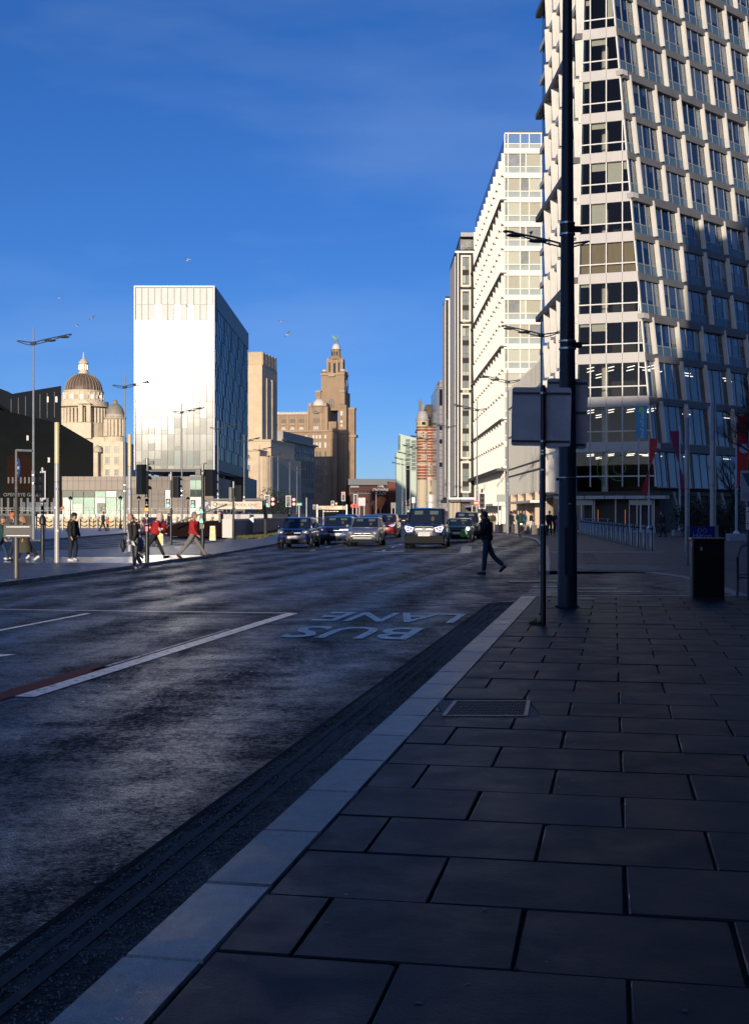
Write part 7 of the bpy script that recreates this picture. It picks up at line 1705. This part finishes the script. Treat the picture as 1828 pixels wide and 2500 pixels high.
for s in (-1, 1):
    MB().tube([(s * .52, -.03, 1.0), (s * .58, -.04, .82), (s * .82, -.01, .80), (s * .93, .06, 1.02), (s * .9, .07, 1.08), (s * .52, -.03, 1.0)], .017, 5).obj('daytime_light', M_DRL, va)
mk = car('parked_car', 'dark blue crossover with one bright lamp bar, behind the small blue hatchback', 'car', -2.15, 67.8, CY, paint('slate_blue_paint', (.02, .04, .10)), L=4.15, Wd=1.79, H=1.53, nose=.80, hood=1.02, belt=1.02, plate='VA24 CTK')
MB().box(.25, .82, -.03, -.01, .78, .83).obj('daytime_light', M_DRL, mk); MB().box(-.72, -.68, -.03, -.01, .76, .84).obj('small_light', mat('pink_light', (.8, .4, .5), .3, emit=(1, .5, .6), estr=1.5), mk)
car('parked_car', 'dark blue car roof just visible behind the crossover', 'car', -2.0, 77.5, CY, paint('mid_blue_paint', (.01, .035, .12)), L=4.3, Wd=1.8, H=1.62, nose=.85, hood=1.05, belt=1.05)
car('parked_car', 'blue car mostly hidden behind the silver hatchback', 'car', -.5, 82, CY, MATS['mid_blue_paint'], L=4.3, Wd=1.8, H=1.55)
cr = car('parked_car', 'dark red crossover with headlights on, between the silver car and the van', 'car', -.05 + .62, 84.5, CY, paint('deep_red_paint', (.14, .005, .012)), L=4.55, Wd=1.82, H=1.66, nose=.92, hood=1.12, belt=1.10, plate='DE15 PGM', drl=True)
mn = car('parked_car', 'dark green small car with a round lit headlamp just right of the van', 'car', 4.82, 72.5, CY * 1.2, paint('racing_green_paint', (.004, .035, .025)), L=3.85, Wd=1.70, H=1.41, nose=.80, hood=.98, belt=.96)
for s in (-1, 1): MB().tube([(s * .60, -.045, .80), (s * .60, -.02, .80)], .11, 16).obj('round_headlight', M_DRL if s == 1 else M_HL, mn)
MB().tube([(.34, -.07, .52), (.34, -.05, .52)], .22, 16).obj('green_roundel', mat('bright_green', (.05, .35, .10), .4), mn)
tx = car('parked_car', 'black taxi with an arched roof behind the small green car', 'car', 6.0, 82, CY, paint('taxi_black', (.006, .006, .008)), L=4.6, Wd=1.78, H=1.80, nose=.95, hood=1.12, belt=1.10, cowl=1.1, rf=1.7, rr=3.7)
for i, (px, Y, c, lb) in enumerate(((915, 230, (.02, .02, .03), 'small dark far car at the street centre, left of the blue one'), (941, 215, (.05, .1, .2), 'tiny pale blue far car queuing up the street'), (966, 235, (.08, .12, .2), 'tiny blue far car behind the red crossover'), (985, 210, (.02, .02, .02), 'tiny black far car left of the van roof'), (900, 190, (.3, .3, .3), 'tiny white far car under the grey board'), (843, 200, (.02, .03, .06), 'tiny navy far car right of the ramp wall'))):
    car('distant_car', lb, 'car', XS(px, Y), Y, 0, paint('far_paint_%s' % 'abcdef'[i], c), detail=False, L=4.3, Wd=1.78, H=1.5)
# red coupe driving away on the far carriageway: built reversed
rc = car('moving_car', 'bright red coupe seen from behind with a yellow plate on the far carriageway', 'car', XS(347, 97) , 101, pi + .25, paint('bright_red_paint', (.40, .008, .012)), L=4.3, Wd=1.85, H=1.40, nose=.7, hood=.9, belt=.92, rr=2.6, rb=3.9)
MB().box(-.26, .26, 4.31, 4.33, .48, .59).obj('rear_plate', M_PLY, rc); text_mesh('plate_lettering', 'PO19 LVX', .1, M_TXTB, rc, plane_M((0, 4.335, .535), (-1, 0, 0), (0, 0, 1))) if False else None
for s in (-1, 1): MB().ball((s * .66, 4.27, .75), .16, 8, (1.3, .4, .5)).obj('tail_light', M_TAIL, rc)
# ================================================================ people
def skin_mesh(verts, edges, radii, sub=1):
    me = bpy.data.meshes.new('tmp'); me.from_pydata([tuple(v) for v in verts], edges, [])
    o = bpy.data.objects.new('tmp', me); TMP.collection.objects.link(o)
    md = o.modifiers.new('Skin', 'SKIN'); md.use_smooth_shade = True; md.branch_smoothing = .3
    if not me.skin_vertices: TMP.view_layers[0].update()
    sv = me.skin_vertices[0].data
    for i, r in enumerate(radii):
        sv[i].radius = (r, r) if not isinstance(r, tuple) else r; sv[i].use_root = (i == 0)
    s = o.modifiers.new('Sub', 'SUBSURF'); s.levels = sub; s.render_levels = sub
    TMP.view_layers[0].update(); dg = TMP.view_layers[0].depsgraph
    m = bpy.data.meshes.new_from_object(o.evaluated_get(dg)); bpy.data.objects.remove(o); bpy.data.meshes.remove(me)
    return m
def add_shell(me, mb):
    v = [tuple(x.co) for x in me.vertices]; f = [tuple(p.vertices) for p in me.polygons]; n = len(v)
    r = bpy.data.meshes.new('m'); r.from_pydata(v + mb.v, [], f + [tuple(i + n for i in q) for q in mb.f]); r.polygons.foreach_set('use_smooth', [True] * len(r.polygons)); return r
def link(name, me, m, par):
    me.name = name; me.materials.clear(); me.materials.append(m); o = bpy.data.objects.new(name, me); COL.objects.link(o); o.parent = par; return o
M_SKIN = mat('skin', (.48, .25, .17), .5, var=.05, scale=20); M_HAIRB = mat('brown_hair', (.04, .022, .012), .7, var=.3, scale=40)
def cloth(n, c, r=.85): return mat(n, c, r, var=.18, scale=14, bump=.3, bscale=25, bdist=.015)
def person(label, X, Y, z0, face, h=1.75, legs=((25, 8), (-22, 12)), arms=((-20, 15), (20, 15)), lean=4, top=None, pants=None, shoes=None, hair=None, hat=None, hood=None, coat=0.0, skirt=None, bulk=1.0, fingers=False, head_down=8, longhair=False, scarf=None):
    """face: yaw of the walking direction (0 = towards +X). legs: (thigh, knee bend) in degrees, + is forward. arms: (shoulder, elbow bend)"""
    t = thing('person', label, 'person', (X, Y, z0), face); k = h / 1.75
    def P(x, y, z): return Vector((x, y, z))
    sh, hp = 1.43, .93
    ln = radians(lean); top_off = lambda z: (z - hp) * sin(ln)
    hip = P(0, 0, hp); chest = P(top_off(1.25), 0, 1.25); neck = P(top_off(1.50), 0, 1.50)
    hd = P(top_off(1.62) + .015 + .002 * head_down, 0, 1.635 - .001 * head_down)
    V, E, R = [], [], []
    def add(p, r, par=None):
        V.append(p * k); R.append(r * k); 
        if par is not None: E.append((par, len(V) - 1))
        return len(V) - 1
    i_h = add(hip, .12); i_w = add(P(top_off(1.08), 0, 1.08), .115, i_h); i_c = add(chest, .125, i_w); i_s = add(P(top_off(sh), 0, sh), .10, i_c); i_n = add(neck, .052, i_s); i_n2 = add(hd + P(-.01, 0, -.05), .058, i_n)
    J = {}
    legj, armj = [], []
    for q, s in enumerate((1, -1)):
        th, kn = legs[q]; a = radians(th); b = radians(th - kn)
        hj = P(0, s * .095, hp - .05); kj = hj + P(sin(a), 0, -cos(a)) * .42; aj = kj + P(sin(b), 0, -cos(b)) * .40
        legj.append((hj, kj, aj))
        i1 = add(hj, .088, i_h); i2 = add(hj.lerp(kj, .5), .075, i1); i3 = add(kj, .056, i2); i4 = add(kj.lerp(aj, .4), .054, i3); add(aj, .038, i4)
    for q, s in enumerate((1, -1)):
        sa, el = arms[q][:2]; out = arms[q][2] if len(arms[q]) > 2 else 6
        a = radians(sa); b = radians(sa + el); o_ = sin(radians(out))
        sj = P(top_off(sh - .03), s * .185, sh - .03); ej = sj + P(sin(a), s * o_, -cos(a)) * .29; wj = ej + P(sin(b), s * o_ * .3, -cos(b)) * .25
        armj.append((sj, ej, wj, b, s))
        i1 = add(sj, .062, i_s); i2 = add(ej, .044, i1); i3 = add(wj, .028, i2)
        d = P(sin(b + .15), 0, -cos(b + .15)); i4 = add(wj + d * .06, .033, i3)
        if fingers:
            for f in range(4): 
                p1 = wj + d * (.10 + .004 * (1.5 - abs(f - 1.5))) + P(0, (f - 1.5) * .019, 0); d2 = P(sin(b + .7), 0, -cos(b + .7)); x1 = add(p1, .0095, i4); x2 = add(p1 + d2 * (.045 - .006 * abs(f - 1.2)), .008, x1)
            tv = P(cos(b), -s * .4, sin(b)).normalized(); x1 = add(wj + d * .05 + tv * .04, .010, i4); add(wj + d * .085 + tv * .055, .009, x1)
        else:
            d2 = P(sin(b + .5), 0, -cos(b + .5)); add(wj + d * .08 + d2 * .05, .020, i4)
    me = skin_mesh(V, E, R)
    hm = MB(); c = hd * k; hm.ball(c, .105 * k, 14, (.92, .76, 1.15)); hm.ball(c + P(.025, 0, -.055) * k, .07 * k, 10, (1, .8, .8))
    hm.tube([c + P(.092, 0, .012) * k, c + P(.115, 0, -.028) * k], [.012 * k, .019 * k], 6); hm.ball(c + P(.096, 0, -.062) * k, .022 * k, 6, (.5, 1.1, .35))
    for s in (-1, 1): hm.ball(c + P(0, s * .08, -.01) * k, .024 * k, 6, (.8, .4, 1.3))
    link('body', add_shell(me, hm), M_SKIN, t)
    for s in (-1, 1): MB().ball(c + P(.090, s * .034, .018) * k, .009 * k, 6).obj('eye', M_BLACK, t)
    # trousers
    if pants:
        V2, E2, R2 = [], [], []
        def a2(p, r, par=None):
            V2.append(p * k); R2.append(r * k)
            if par is not None: E2.append((par, len(V2) - 1))
            return len(V2) - 1
        r0 = a2(hip, .145 * bulk); a2(P(top_off(1.04), 0, 1.04), .14 * bulk, r0)
        for hj, kj, aj in legj:
            x = a2(hj, .108, r0); x = a2(hj.lerp(kj, .5), .094, x); x = a2(kj, .078, x); x = a2(kj.lerp(aj, .5), .073, x); a2(aj + P(0, 0, .02), .062, x)
        link('trousers', skin_mesh(V2, E2, R2), pants, t)
    for (hj, kj, aj), (th, kn) in zip(legj, legs):
        b = radians((th - kn) * .75); d = P(cos(b), 0, sin(b)); u = P(-sin(b), 0, cos(b))
        m = MB(); pts = [aj - d * .06 - u * .03, aj + d * .05 - u * .035, aj + d * .14 - u * .055, aj + d * .19 - u * .062]
        m.tube([p * k for p in pts], [.045 * k, .052 * k, .044 * k, .026 * k], 8); so = m.obj('shoe', shoes or M_BLACK, t, smooth=True)
    # jacket
    V3, E3, R3 = [], [], []
    def a3(p, r, par=None):
        V3.append(p * k); R3.append(r * k if not isinstance(r, tuple) else (r[0] * k, r[1] * k))
        if par is not None: E3.append((par, len(V3) - 1))
        return len(V3) - 1
    low = .90 - coat
    r0 = a3(P(top_off(1.25), 0, 1.25), .162 * bulk); x = a3(P(top_off(1.05), 0, 1.05), .158 * bulk, r0); x = a3(P(0, 0, low), .168 * bulk, x)
    x = a3(P(top_off(sh), 0, sh - .01), .135 * bulk, r0); a3(P(top_off(1.5), 0, 1.50), .075, x); 
    for sj, ej, wj, b, s in armj:
        y_ = a3(sj, .086 * bulk, x); y_ = a3(sj.lerp(ej, .55), .076 * bulk, y_); y_ = a3(ej, .068 * bulk, y_); y_ = a3(ej.lerp(wj, .6), .058, y_); a3(wj, .048, y_)
    link('jacket', skin_mesh(V3, E3, R3), top, t)
    if skirt: MB().lathe([(.17 * k, 1.0 * k), (.20 * k, .8 * k), (.29 * k, .36 * k)], 16).obj('skirt', skirt, t, smooth=True)
    if hair:
        m = MB(); m.ball(c + P(-.014, 0, .028) * k, .112 * k, 12, (.93, .80, 1.02)); 
        if longhair: m.tube([c + P(-.05, 0, .05) * k, c + P(-.09, 0, -.08) * k, c + P(-.10, 0, -.26) * k], [.07 * k, .085 * k, .03 * k], 8)
        ho = m.obj('hair', hair, t, smooth=True)
        for v in ho.data.vertices:
            if v.co.x > c.x + .045 * k and v.co.z < c.z + .07 * k: v.co.x = c.x + .03 * k
    if hat:
        m = MB(); m.lathe([(.105 * k, -.0), (.113 * k, .03 * k), (.10 * k, .08 * k), (.05 * k, .12 * k), (.001, .125 * k)], 14); m.v = [(a + c.x - .005, b + c.y, z + c.z + .035 * k) for a, b, z in m.v]
        if hat[1]: m.box(c.x + .06 * k, c.x + .17 * k, c.y - .06 * k, c.y + .06 * k, c.z + .045 * k, c.z + .06 * k)
        m.obj('hat', hat[0], t, smooth=True)
    if hood:
        m = MB(); m.ball(c + P(-.03, 0, .01) * k, .15 * k, 12, (.9, .85, 1.05)); m.ball(c + P(-.06, 0, -.13) * k, .12 * k, 10, (1.1, 1.1, .7)); ho = m.obj('hood', hood, t, smooth=True)
        for v in ho.data.vertices:
            if v.co.x > c.x + .05 * k: v.co.x = c.x + .045 * k
    t['_k'] = k; t['_hands'] = [list((a[2] + P(sin(a[3]), 0, -cos(a[3])) * .07) * k) for a in armj]
    return t
BK = cloth('black_cloth', (.010, .010, .012)); NV = cloth('navy_cloth', (.012, .014, .030)); JN = cloth('blue_denim', (.012, .038, .075)); GR = cloth('grey_trousers', (.16, .145, .14)); RD = cloth('red_jacket_cloth', (.34, .012, .014))
OL = cloth('olive_cloth', (.05, .045, .025)); CRM = cloth('cream_fleece', (.50, .43, .35)); WS = mat('white_trainer', (.62, .60, .58), .6); BS = mat('black_shoe', (.008, .008, .009), .45); GC = cloth('charcoal_coat_cloth', (.028, .025, .024)); GN = cloth('dark_green_cloth', (.01, .045, .04)); BL = cloth('blue_cloth', (.03, .07, .16)); TN = cloth('beige_cloth', (.33, .26, .19)); PNK = cloth('pink_cloth', (.4, .05, .2)); ORG = cloth('orange_cloth', (.75, .13, .015))
HG = mat('grey_hair', (.18, .16, .15), .7)
# man with the phone
pm = person('man in a black padded coat and jeans walking left while looking at his phone', XS(1188, 34.8), 34.8, RZ, pi - .15, 1.76, legs=((7, 3), (-24, 22)), arms=((22, 62, 4), (28, 58, 4)), lean=2, top=BK, pants=JN, shoes=BS, hair=M_HAIRB, coat=.02, bulk=1.22, fingers=True, head_down=22)
hx = Vector(pm['_hands'][0]); MB().ball((.02, 0, 1.47), .13, 10, (.9, 1.2, .8)).obj('collar_hood', BK, pm, smooth=True)
ph = MB().box(-.04, .04, -.035, .035, -.006, .006).obj('phone', M_BLACK, None, bevel=.004); tag(ph, 'black smartphone held out by the man in the black padded coat', 'phone')
bpy.context.view_layer.update(); hw_ = pm.matrix_world @ Vector((pm['_hands'][0][0] + .06, 0, pm['_hands'][0][2] + .035)); ph.location = hw_; ph.rotation_euler = (0, .5, pi)
p6 = person('bald bearded man in a charcoal coat and grey trousers stepping off the kerb with bags', XS(322, 38), 38.4, RZ, pi + .45, 1.70, legs=((3, 2), (-10, 16)), arms=((-4, 25, 8), (-6, 14, 10)), lean=7, top=GC, pants=GR, shoes=WS, hair=None, bulk=1.18, fingers=True, coat=.05, head_down=10)
MB().ball((.055, 0, 1.545), .07, 8, (.8, 1, .7)).obj('beard', M_HAIRB, p6, smooth=True); MB().box(.12, .135, -.07, .07, 1.60, 1.625).obj('glasses', M_BLACK, p6); MB().lathe([(.09, 1.46), (.10, 1.52), (.085, 1.53)], 10).obj('shirt_collar', WS, p6)
def bag(label, cat, X, Y, Z_, sc, m, nm='shoulder_bag', r=.16):
    t = thing(nm, label, cat, (X, Y, Z_)); b = MB(); b.ball((0, 0, 0), r, 12, sc); o = b.obj('bag_body', m, t, smooth=True)
    for v in o.data.vertices: v.co += Vector((noise.noise(v.co * 9), noise.noise(v.co * 9 + Vector((5, 0, 0))), noise.noise(v.co * 7 + Vector((0, 9, 0))))) * .03
    MB().tube([(-.07, 0, r * sc[2] * .8), (-.04, 0, r * sc[2] + .16), (.05, 0, r * sc[2] + .16), (.08, 0, r * sc[2] * .8)], .010, 5).obj('strap', m, t); return t
bag('crumpled black bag hanging at the side of the bald man in the charcoal coat', 'bag', XS(299, 38), 38.1, .62, (.6, .6, 1.7), mat('black_bag', (.008, .008, .009), .6), r=.125)
bag('pale lilac grey string bag between the bald man and the traffic light', 'bag', XS(341, 38.9), 38.9, .62, (.9, .8, 1.35), mat('lilac_bag', (.25, .20, .28), .6), r=.17)
pp = MB().ext([(0, 0, 0), (.20, .02, -.06), (.26, .05, -.2), (.05, 0, -.12)], (0, .01, 0)).obj('papers', mat('paper_white', (.7, .7, .75), .7), None); pp.location = (XS(309, 38) , 38.0, .80); tag(pp, 'folded white papers in the hand of the bald man', 'papers')
p7 = person('person in a red jacket with cream hood up, walking behind the traffic light', XS(374, 42), 42.2, 0, .1, 1.62, legs=((28, 4), (-34, 8)), arms=((10, 45, 6), (5, 60, 6)), lean=14, top=RD, pants=BK, shoes=BS, hood=CRM, bulk=1.15, head_down=30)
MB().tube([(.13, -.19, 1.12), (.20, -.20, 1.02), (.30, -.16, .98)], [.062, .066, .055], 8).obj('cream_sleeve', CRM, p7, smooth=True); 
p8 = person('grey haired man in a red jacket and grey trousers striding to the right', XS(470, 41.8), 41.8, 0, -.05, 1.64, legs=((36, 4), (-34, 4)), arms=((-12, 28, 8), (6, 32, 6)), lean=5, top=RD, pants=GR, shoes=BS, hair=HG, bulk=1.12, head_down=2, fingers=True)
p4 = person('man in a black coat and beanie with white shoes standing alone on the crossing island', XS(177, 42), 42.0, 0, -.35, 1.60, legs=((12, 20), (-3, 2)), arms=((8, 20, 4), (0, 16, 5)), lean=3, top=BK, pants=NV, shoes=WS, hat=(BK, 0), hair=M_HAIRB, coat=.06, bulk=1.25, head_down=12)
p1 = person('person in a dark green coat and grey beanie at the left edge of frame', XS(1, 40.5), 40.5, 0, .2, 1.50, legs=((22, 4), (-26, 6)), arms=((-8, 15, 5), (8, 15, 5)), lean=6, top=GN, pants=JN, shoes=BS, hat=(cloth('grey_knit', (.10, .09, .085)), 0), bulk=1.15)
p2 = person('person in a bright orange cap walking left behind the edgewise sign', XS(32, 42), 42.4, 0, pi + .1, 1.60, legs=((20, 6), (-30, 8)), arms=((-14, 15, 5), (14, 15, 5)), lean=8, top=BK, pants=NV, shoes=WS, hat=(ORG, 1), hair=M_HAIRB, bulk=1.1)
p3 = person('long haired woman in a dark olive skirt and white trainers behind the grey sign plate', XS(60, 41), 41, 0, pi + .05, 1.52, legs=((18, 4), (-32, 6)), arms=((-10, 15, 5), (10, 30, 5)), lean=5, top=BK, pants=BK, shoes=WS, hair=mat('fair_hair', (.28, .15, .06), .6), longhair=True, skirt=OL)
# small figures farther off: (label, px, Y, z, face, colours)
far = [('dark clad person riding a small scooter on the promenade', 251, 112, 0, .3, NV, BK, None, 1.72), ('small child in bright orange on the promenade beside the scooter rider', 263, 116, 0, .3, ORG, BK, ORG, 1.1),
       ('person in dark clothes on the promenade behind the middle traffic light', 411, 128, 0, .3, NV, BK, None, 1.6), ('dark haired man in a long black coat facing the camera on the far pavement', 1341, 92, 0, -pi / 2, BK, BK, None, 1.78),
       ('woman with a pink bag beside the thick column on the far pavement', 1357, 92, 0, -pi / 2, BK, BK, PNK, 1.7), ('person in dark top waiting outside the tower doors', 1618, 84, 0, pi, BK, NV, None, 1.72),
       ('leftmost small walker in blue before the hotel entrance', 1138, 112, 0, 0, BL, BK, None, 1.7), ('small walker in a dark blue coat before the hotel entrance', 1151, 110, 0, 0, NV, BK, None, 1.7),
       ('small walker in green near the no entry sign', 1191, 108, 0, pi, GN, BK, None, 1.7), ('small person in olive with arms swinging, left of the pale blocks', 1203, 104, 0, -pi / 2, OL, TN, None, 1.7),
       ('two tone dark clad walker behind the concrete blocks at the lamp pole', 1245, 112, 0, 0, BK, BK, None, 1.8), ('grey clad walker just right of the lamp pole behind the blocks', 1250, 109, 0, 0, NV, NV, None, 1.7),
       ('grey haired person in a blue jacket close behind the cyclist', 1278, 101, 0, -pi / 2, BL, BK, HG, 1.78), ('person in a dark coat, red hat and white trousers walking away right of the cyclist', 1296, 104, 0, 0, BK, WS, RD, 1.72),
       ('tiny figure in red beside the green direction sign', 722, 170, 0, 0, RD, TN, None, 1.7), ('tiny figure before the dark evergreen near the palazzo', 690, 165, 0, 0, TN, BK, None, 1.6), ('tiny pair member in pale top by the far bollards', 668, 160, 0, 0, WS, BK, None, 1.6)]
for i, (lb, px, Y, z, fc_, tp, pt, ht, h_) in enumerate(far):
    o = person(lb, XS(px, Y), Y, z, fc_, h_, legs=((14, 4), (-14, 6)) if i % 2 else ((20, 5), (-18, 10)), arms=((-12, 15, 8), (12, 18, 8)), top=tp, pants=pt, hair=(HG if ht is HG else M_HAIRB), hat=(ht, 0) if ht in (RD, ORG) else None, bulk=1.15, coat=.2 if 'long black' in lb else 0)
sc_ = thing('kick_scooter', 'thin kick scooter under the dark clad rider on the promenade', 'scooter', (XS(252, 112), 111.9, 0), .3)
MB().box(-.3, .35, -.06, .06, .08, .12).obj('deck', M_BLACK, sc_); MB().tube([(.38, 0, .1), (.32, 0, 1.0)], .02, 6).obj('stem', M_BLACK, sc_); MB().tube([(.32, -.22, 1.0), (.32, .22, 1.0)], .018, 6).obj('handlebar', M_BLACK, sc_)
for x in (-.33, .4): MB().tube([(x, -.02, .08), (x, .02, .08)], .08, 12).obj('wheel', M_RUB, sc_)
pkb = thing('shoulder_bag', 'bright pink bag carried beside the thick column on the far pavement', 'bag', (XS(1360, 91.6), 91.6, .95)); MB().ball((0, 0, 0), .2, 8, (1, .6, 1.1)).obj('bag_body', PNK, pkb, smooth=True); MB().tube([(-.1, 0, .15), (0, 0, .5), (.1, 0, .15)], .012, 5).obj('strap', PNK, pkb)
# cyclist on a bicycle riding towards the camera
Yc = 87.; Xc = XS(1270, Yc)
bk_ = thing('bicycle', 'bicycle with a small white front lamp ridden towards the camera by the kerb', 'bicycle', (Xc, Yc, RZ), -pi / 2)
for x in (-.52, .52):
    w = MB(); n = 28
    pts = [(x + .33 * cos(2 * pi * q / n), 0, .34 + .33 * sin(2 * pi * q / n)) for q in range(n + 1)]; w.tube(pts, .022, 6); wo = w.obj('wheel', M_RUB, bk_)
    MB().tube([(x, -.05, .34), (x, .05, .34)], .03, 8).obj('hub', M_GALV, wo)
fm = MB(); 
for a, b in (((-.52, 0, .34), (-.05, 0, .32)), ((-.05, 0, .32), (-.18, 0, .88)), ((-.18, 0, .84), (.38, 0, .86)), ((.38, 0, .80), (-.05, 0, .32)), ((-.52, 0, .34), (-.18, 0, .80)), ((.52, -.04, .34), (.38, 0, .90))): fm.tube([a, b], .02, 6)
fm.tube([(-.18, 0, .88), (-.18, 0, .93)], .018, 6)
fo = fm.obj('frame', BK, bk_)
MB().tube([(.40, -.30, 1.02), (.36, 0, 1.0), (.40, .30, 1.02)], .016, 6).obj('handlebar', M_BLACK, bk_); MB().ball((-.2, 0, .96), .1, 8, (1.3, .7, .35)).obj('saddle', M_BLACK, bk_)
MB().ball((.47, 0, .95), .05, 8).obj('front_lamp', mat('bike_lamp_on', (1, 1, 1), .3, emit=(1, 1, .95), estr=8), bk_)
person('cyclist in a dark green jacket and balaclava riding towards the camera', Xc + .02, Yc + .25, RZ + .12, -pi / 2, 1.78, legs=((62, 80), (30, 48)), arms=((48, 18, 22), (48, 18, 22)), lean=18, top=GN, pants=BK, shoes=BS, hood=BK, bulk=1.3, head_down=0)
# ================================================================ gulls
gl0 = thing('seagull', 'gull gliding left of the clock tower, wings raised', 'seagull', (0, 0, 0), 0, 'seagulls in the sky')
MB().tube([(-.28, 0, 0), (-.1, 0, .02), (.12, 0, .02), (.28, 0, .03), (.34, 0, .02)], [.02, .07, .08, .05, .01], 8).obj('bird_body', mat('gull_white', (.55, .52, .5), .7), gl0, smooth=True)
for s in (-1, 1):
    MB().ext([(.12, s * .05, .04), (.16, s * .35, .16), (.0, s * .75, .12), (-.06, s * .72, .11), (-.02, s * .3, .13), (-.1, s * .05, .03)], (0, 0, .012)).obj('wing', mat('gull_grey', (.30, .28, .28), .7), gl0)
gulls = [(702, 817, 150, .6, 1.5, None), (686, 784, 170, 2.2, 1.0, 'tiny bright gull above the gliding gull, left of the clock tower'), (460, 635, 150, .3, 1.3, 'gull high above the glass box'), (225, 776, 130, 1.0, 1.1, 'gull left of the glass box near its upper corner'), (189, 795, 170, .2, 1.0, 'small gull over the brown dome'), (457, 748, 140, .4, 1.0, 'dark gull crossing the upper glass front'), (408, 783, 160, 1.2, .8, 'tiny gull crossing the glass front, lower one'), (945, 1080, 250, .2, 1.0, 'tiny gull in the sky over the far brick hotel'), (145, 728, 260, .4, 1.3, 'faint gull far above the brown dome')]
for i, (px, py, Y, a, s, lb) in enumerate(gulls):
    g_ = gl0 if i == 0 else dup(gl0, (0, 0, 0), 0, lb)
    g_.location = W(px, py, Y); g_.rotation_euler = (.35 * (i % 3 - 1), -.3, a); s *= .75; g_.scale = (s, s, s)
pg_ = dup(gl0, W(1297, 569, 48.5), .4, 'small bird perched on the nearest lamp arm'); pg_.scale = (.35, .22, .5); pg_.rotation_euler = (0, -1.0, .3)
# ================================================================ trees
def bare_tree(label, X, Y, H, seed, m, spread=.55, levels=5, r0=.2, clipf=None, lean=(0, 0), n0=3):
    t = thing('bare_tree', label, 'tree', (X, Y, 0)); rt_ = random.Random(seed); T, Bm, Tw = MB(), MB(), MB(); cnt = [0]
    def grow(p, d, L_, r, lv):
        n = 4; pts = [p]; q = p
        for i in range(n):
            d = (d + Vector((rt_.uniform(-.16, .16), rt_.uniform(-.16, .16), rt_.uniform(-.05, .12)))).normalized(); q = q + d * L_ / n; pts.append(q)
        rs3 = [r * (1 - .4 * i / n) for i in range(n + 1)]
        (T if lv == 0 else Bm if lv < 3 else Tw).tube(pts, rs3, 8 if lv == 0 else 5 if lv < 3 else 3, cap=False)
        if lv >= levels: return
        for b in range(n0 + (lv > 1) + (lv > 3)):
            f = rt_.uniform(.45, 1) if lv else rt_.uniform(.6, 1); pp_ = pts[min(n, int(f * n))]
            a = rt_.random() * 2 * pi; dv = (d + Vector((cos(a), sin(a), rt_.uniform(-.1, .5))) * spread * rt_.uniform(.7, 1.3)).normalized()
            grow(pp_, dv, L_ * rt_.uniform(.58, .78), r * .52, lv + 1)
    grow(Vector((0, 0, 0)), Vector((lean[0], lean[1], 1)).normalized(), H * .36, r0, 0)
    T.obj('trunk', m, t, smooth=True); Bm.obj('crown', m, t); o = Tw.obj('twigs', m, t); o['kind'] = 'stuff'
    return t
MBK = mat('dark_bark', (.018, .015, .014), .9); MRB = mat('reddish_twigs', (.10, .04, .025), .9)
bare_tree('dark leafless tree whose branches reach in from the right edge before the tower', XS(1868, 58), 58, 12.5, 5, MBK, .75, 6, .16)
bare_tree('second dark leafless tree farther back at the right edge', XS(1800, 82), 84, 9.0, 9, MBK, .7, 5, .11)
for i, (px, Y, H_, lb) in enumerate(((912, 330, 9, 'reddish bare tree before the far brick hotel, tallest of three'), (930, 350, 8.5, 'reddish bare tree right behind the tallest one'), (985, 300, 6.5, 'reddish low bare tree near the striped tower'))):
    bare_tree(lb, XS(px, Y), Y, H_, 20 + i, MRB, .6, 6, .16)
def leafy(label, X, Y, w, h, seed, m, zb=.4, nm='evergreen_tree', n=2600):
    t = thing(nm, label, 'tree' if h > 2.5 else 'shrub', (X, Y, 0)); r_ = random.Random(seed)
    MB().tube([(0, 0, 0), (0, 0, h * .5)], [.12, .06], 7).obj('trunk', MBK, t); c = MB(); bl = [(r_.uniform(-w * .35, w * .35), r_.uniform(-w * .3, w * .3), zb + (h - zb) * r_.uniform(.15, .82), w * r_.uniform(.2, .38)) for _ in range(16)]
    for i in range(n):
        b = r_.choice(bl); a = r_.random() * 2 * pi; e = r_.uniform(-1, 1); q = b[3] * r_.uniform(.75, 1.05); s = r_.uniform(.05, .12)
        p = Vector((b[0] + q * cos(a) * sqrt(1 - e * e), b[1] + q * sin(a) * sqrt(1 - e * e), max(zb, b[2] + q * e)))
        u = Vector((r_.uniform(-1, 1), r_.uniform(-1, 1), r_.uniform(-1, 1))).normalized() * s; v = u.cross(Vector((r_.uniform(-1, 1), r_.uniform(-1, 1), r_.uniform(-1, 1)))).normalized() * s * .6
        c.face([p - u, p + v, p + u, p - v])
    c.obj('crown', m, t); return t
ML = mat('dark_leaf', (.018, .026, .014), .7, var=.5, scale=2)
leafy('dark evergreen standing before the grey palazzo, right of the car park sign', XS(672, 150), 150, 4.6, 4.2, 3, ML); leafy('smaller dark evergreen beside the larger one before the palazzo', XS(655, 158), 158, 3.4, 2.9, 4, ML)
leafy('dark green shrub beside the tower entrance behind the grey columns', XS(1708, 86), 86, 3.0, 2.3, 6, ML, .1, 'garden_shrub'); leafy('second dark shrub right of the first by the tower', XS(1765, 84), 84, 3.0, 2.0, 7, ML, .1, 'garden_shrub')
bpy.data.scenes.remove(TMP)
bpy.context.scene.camera = cam
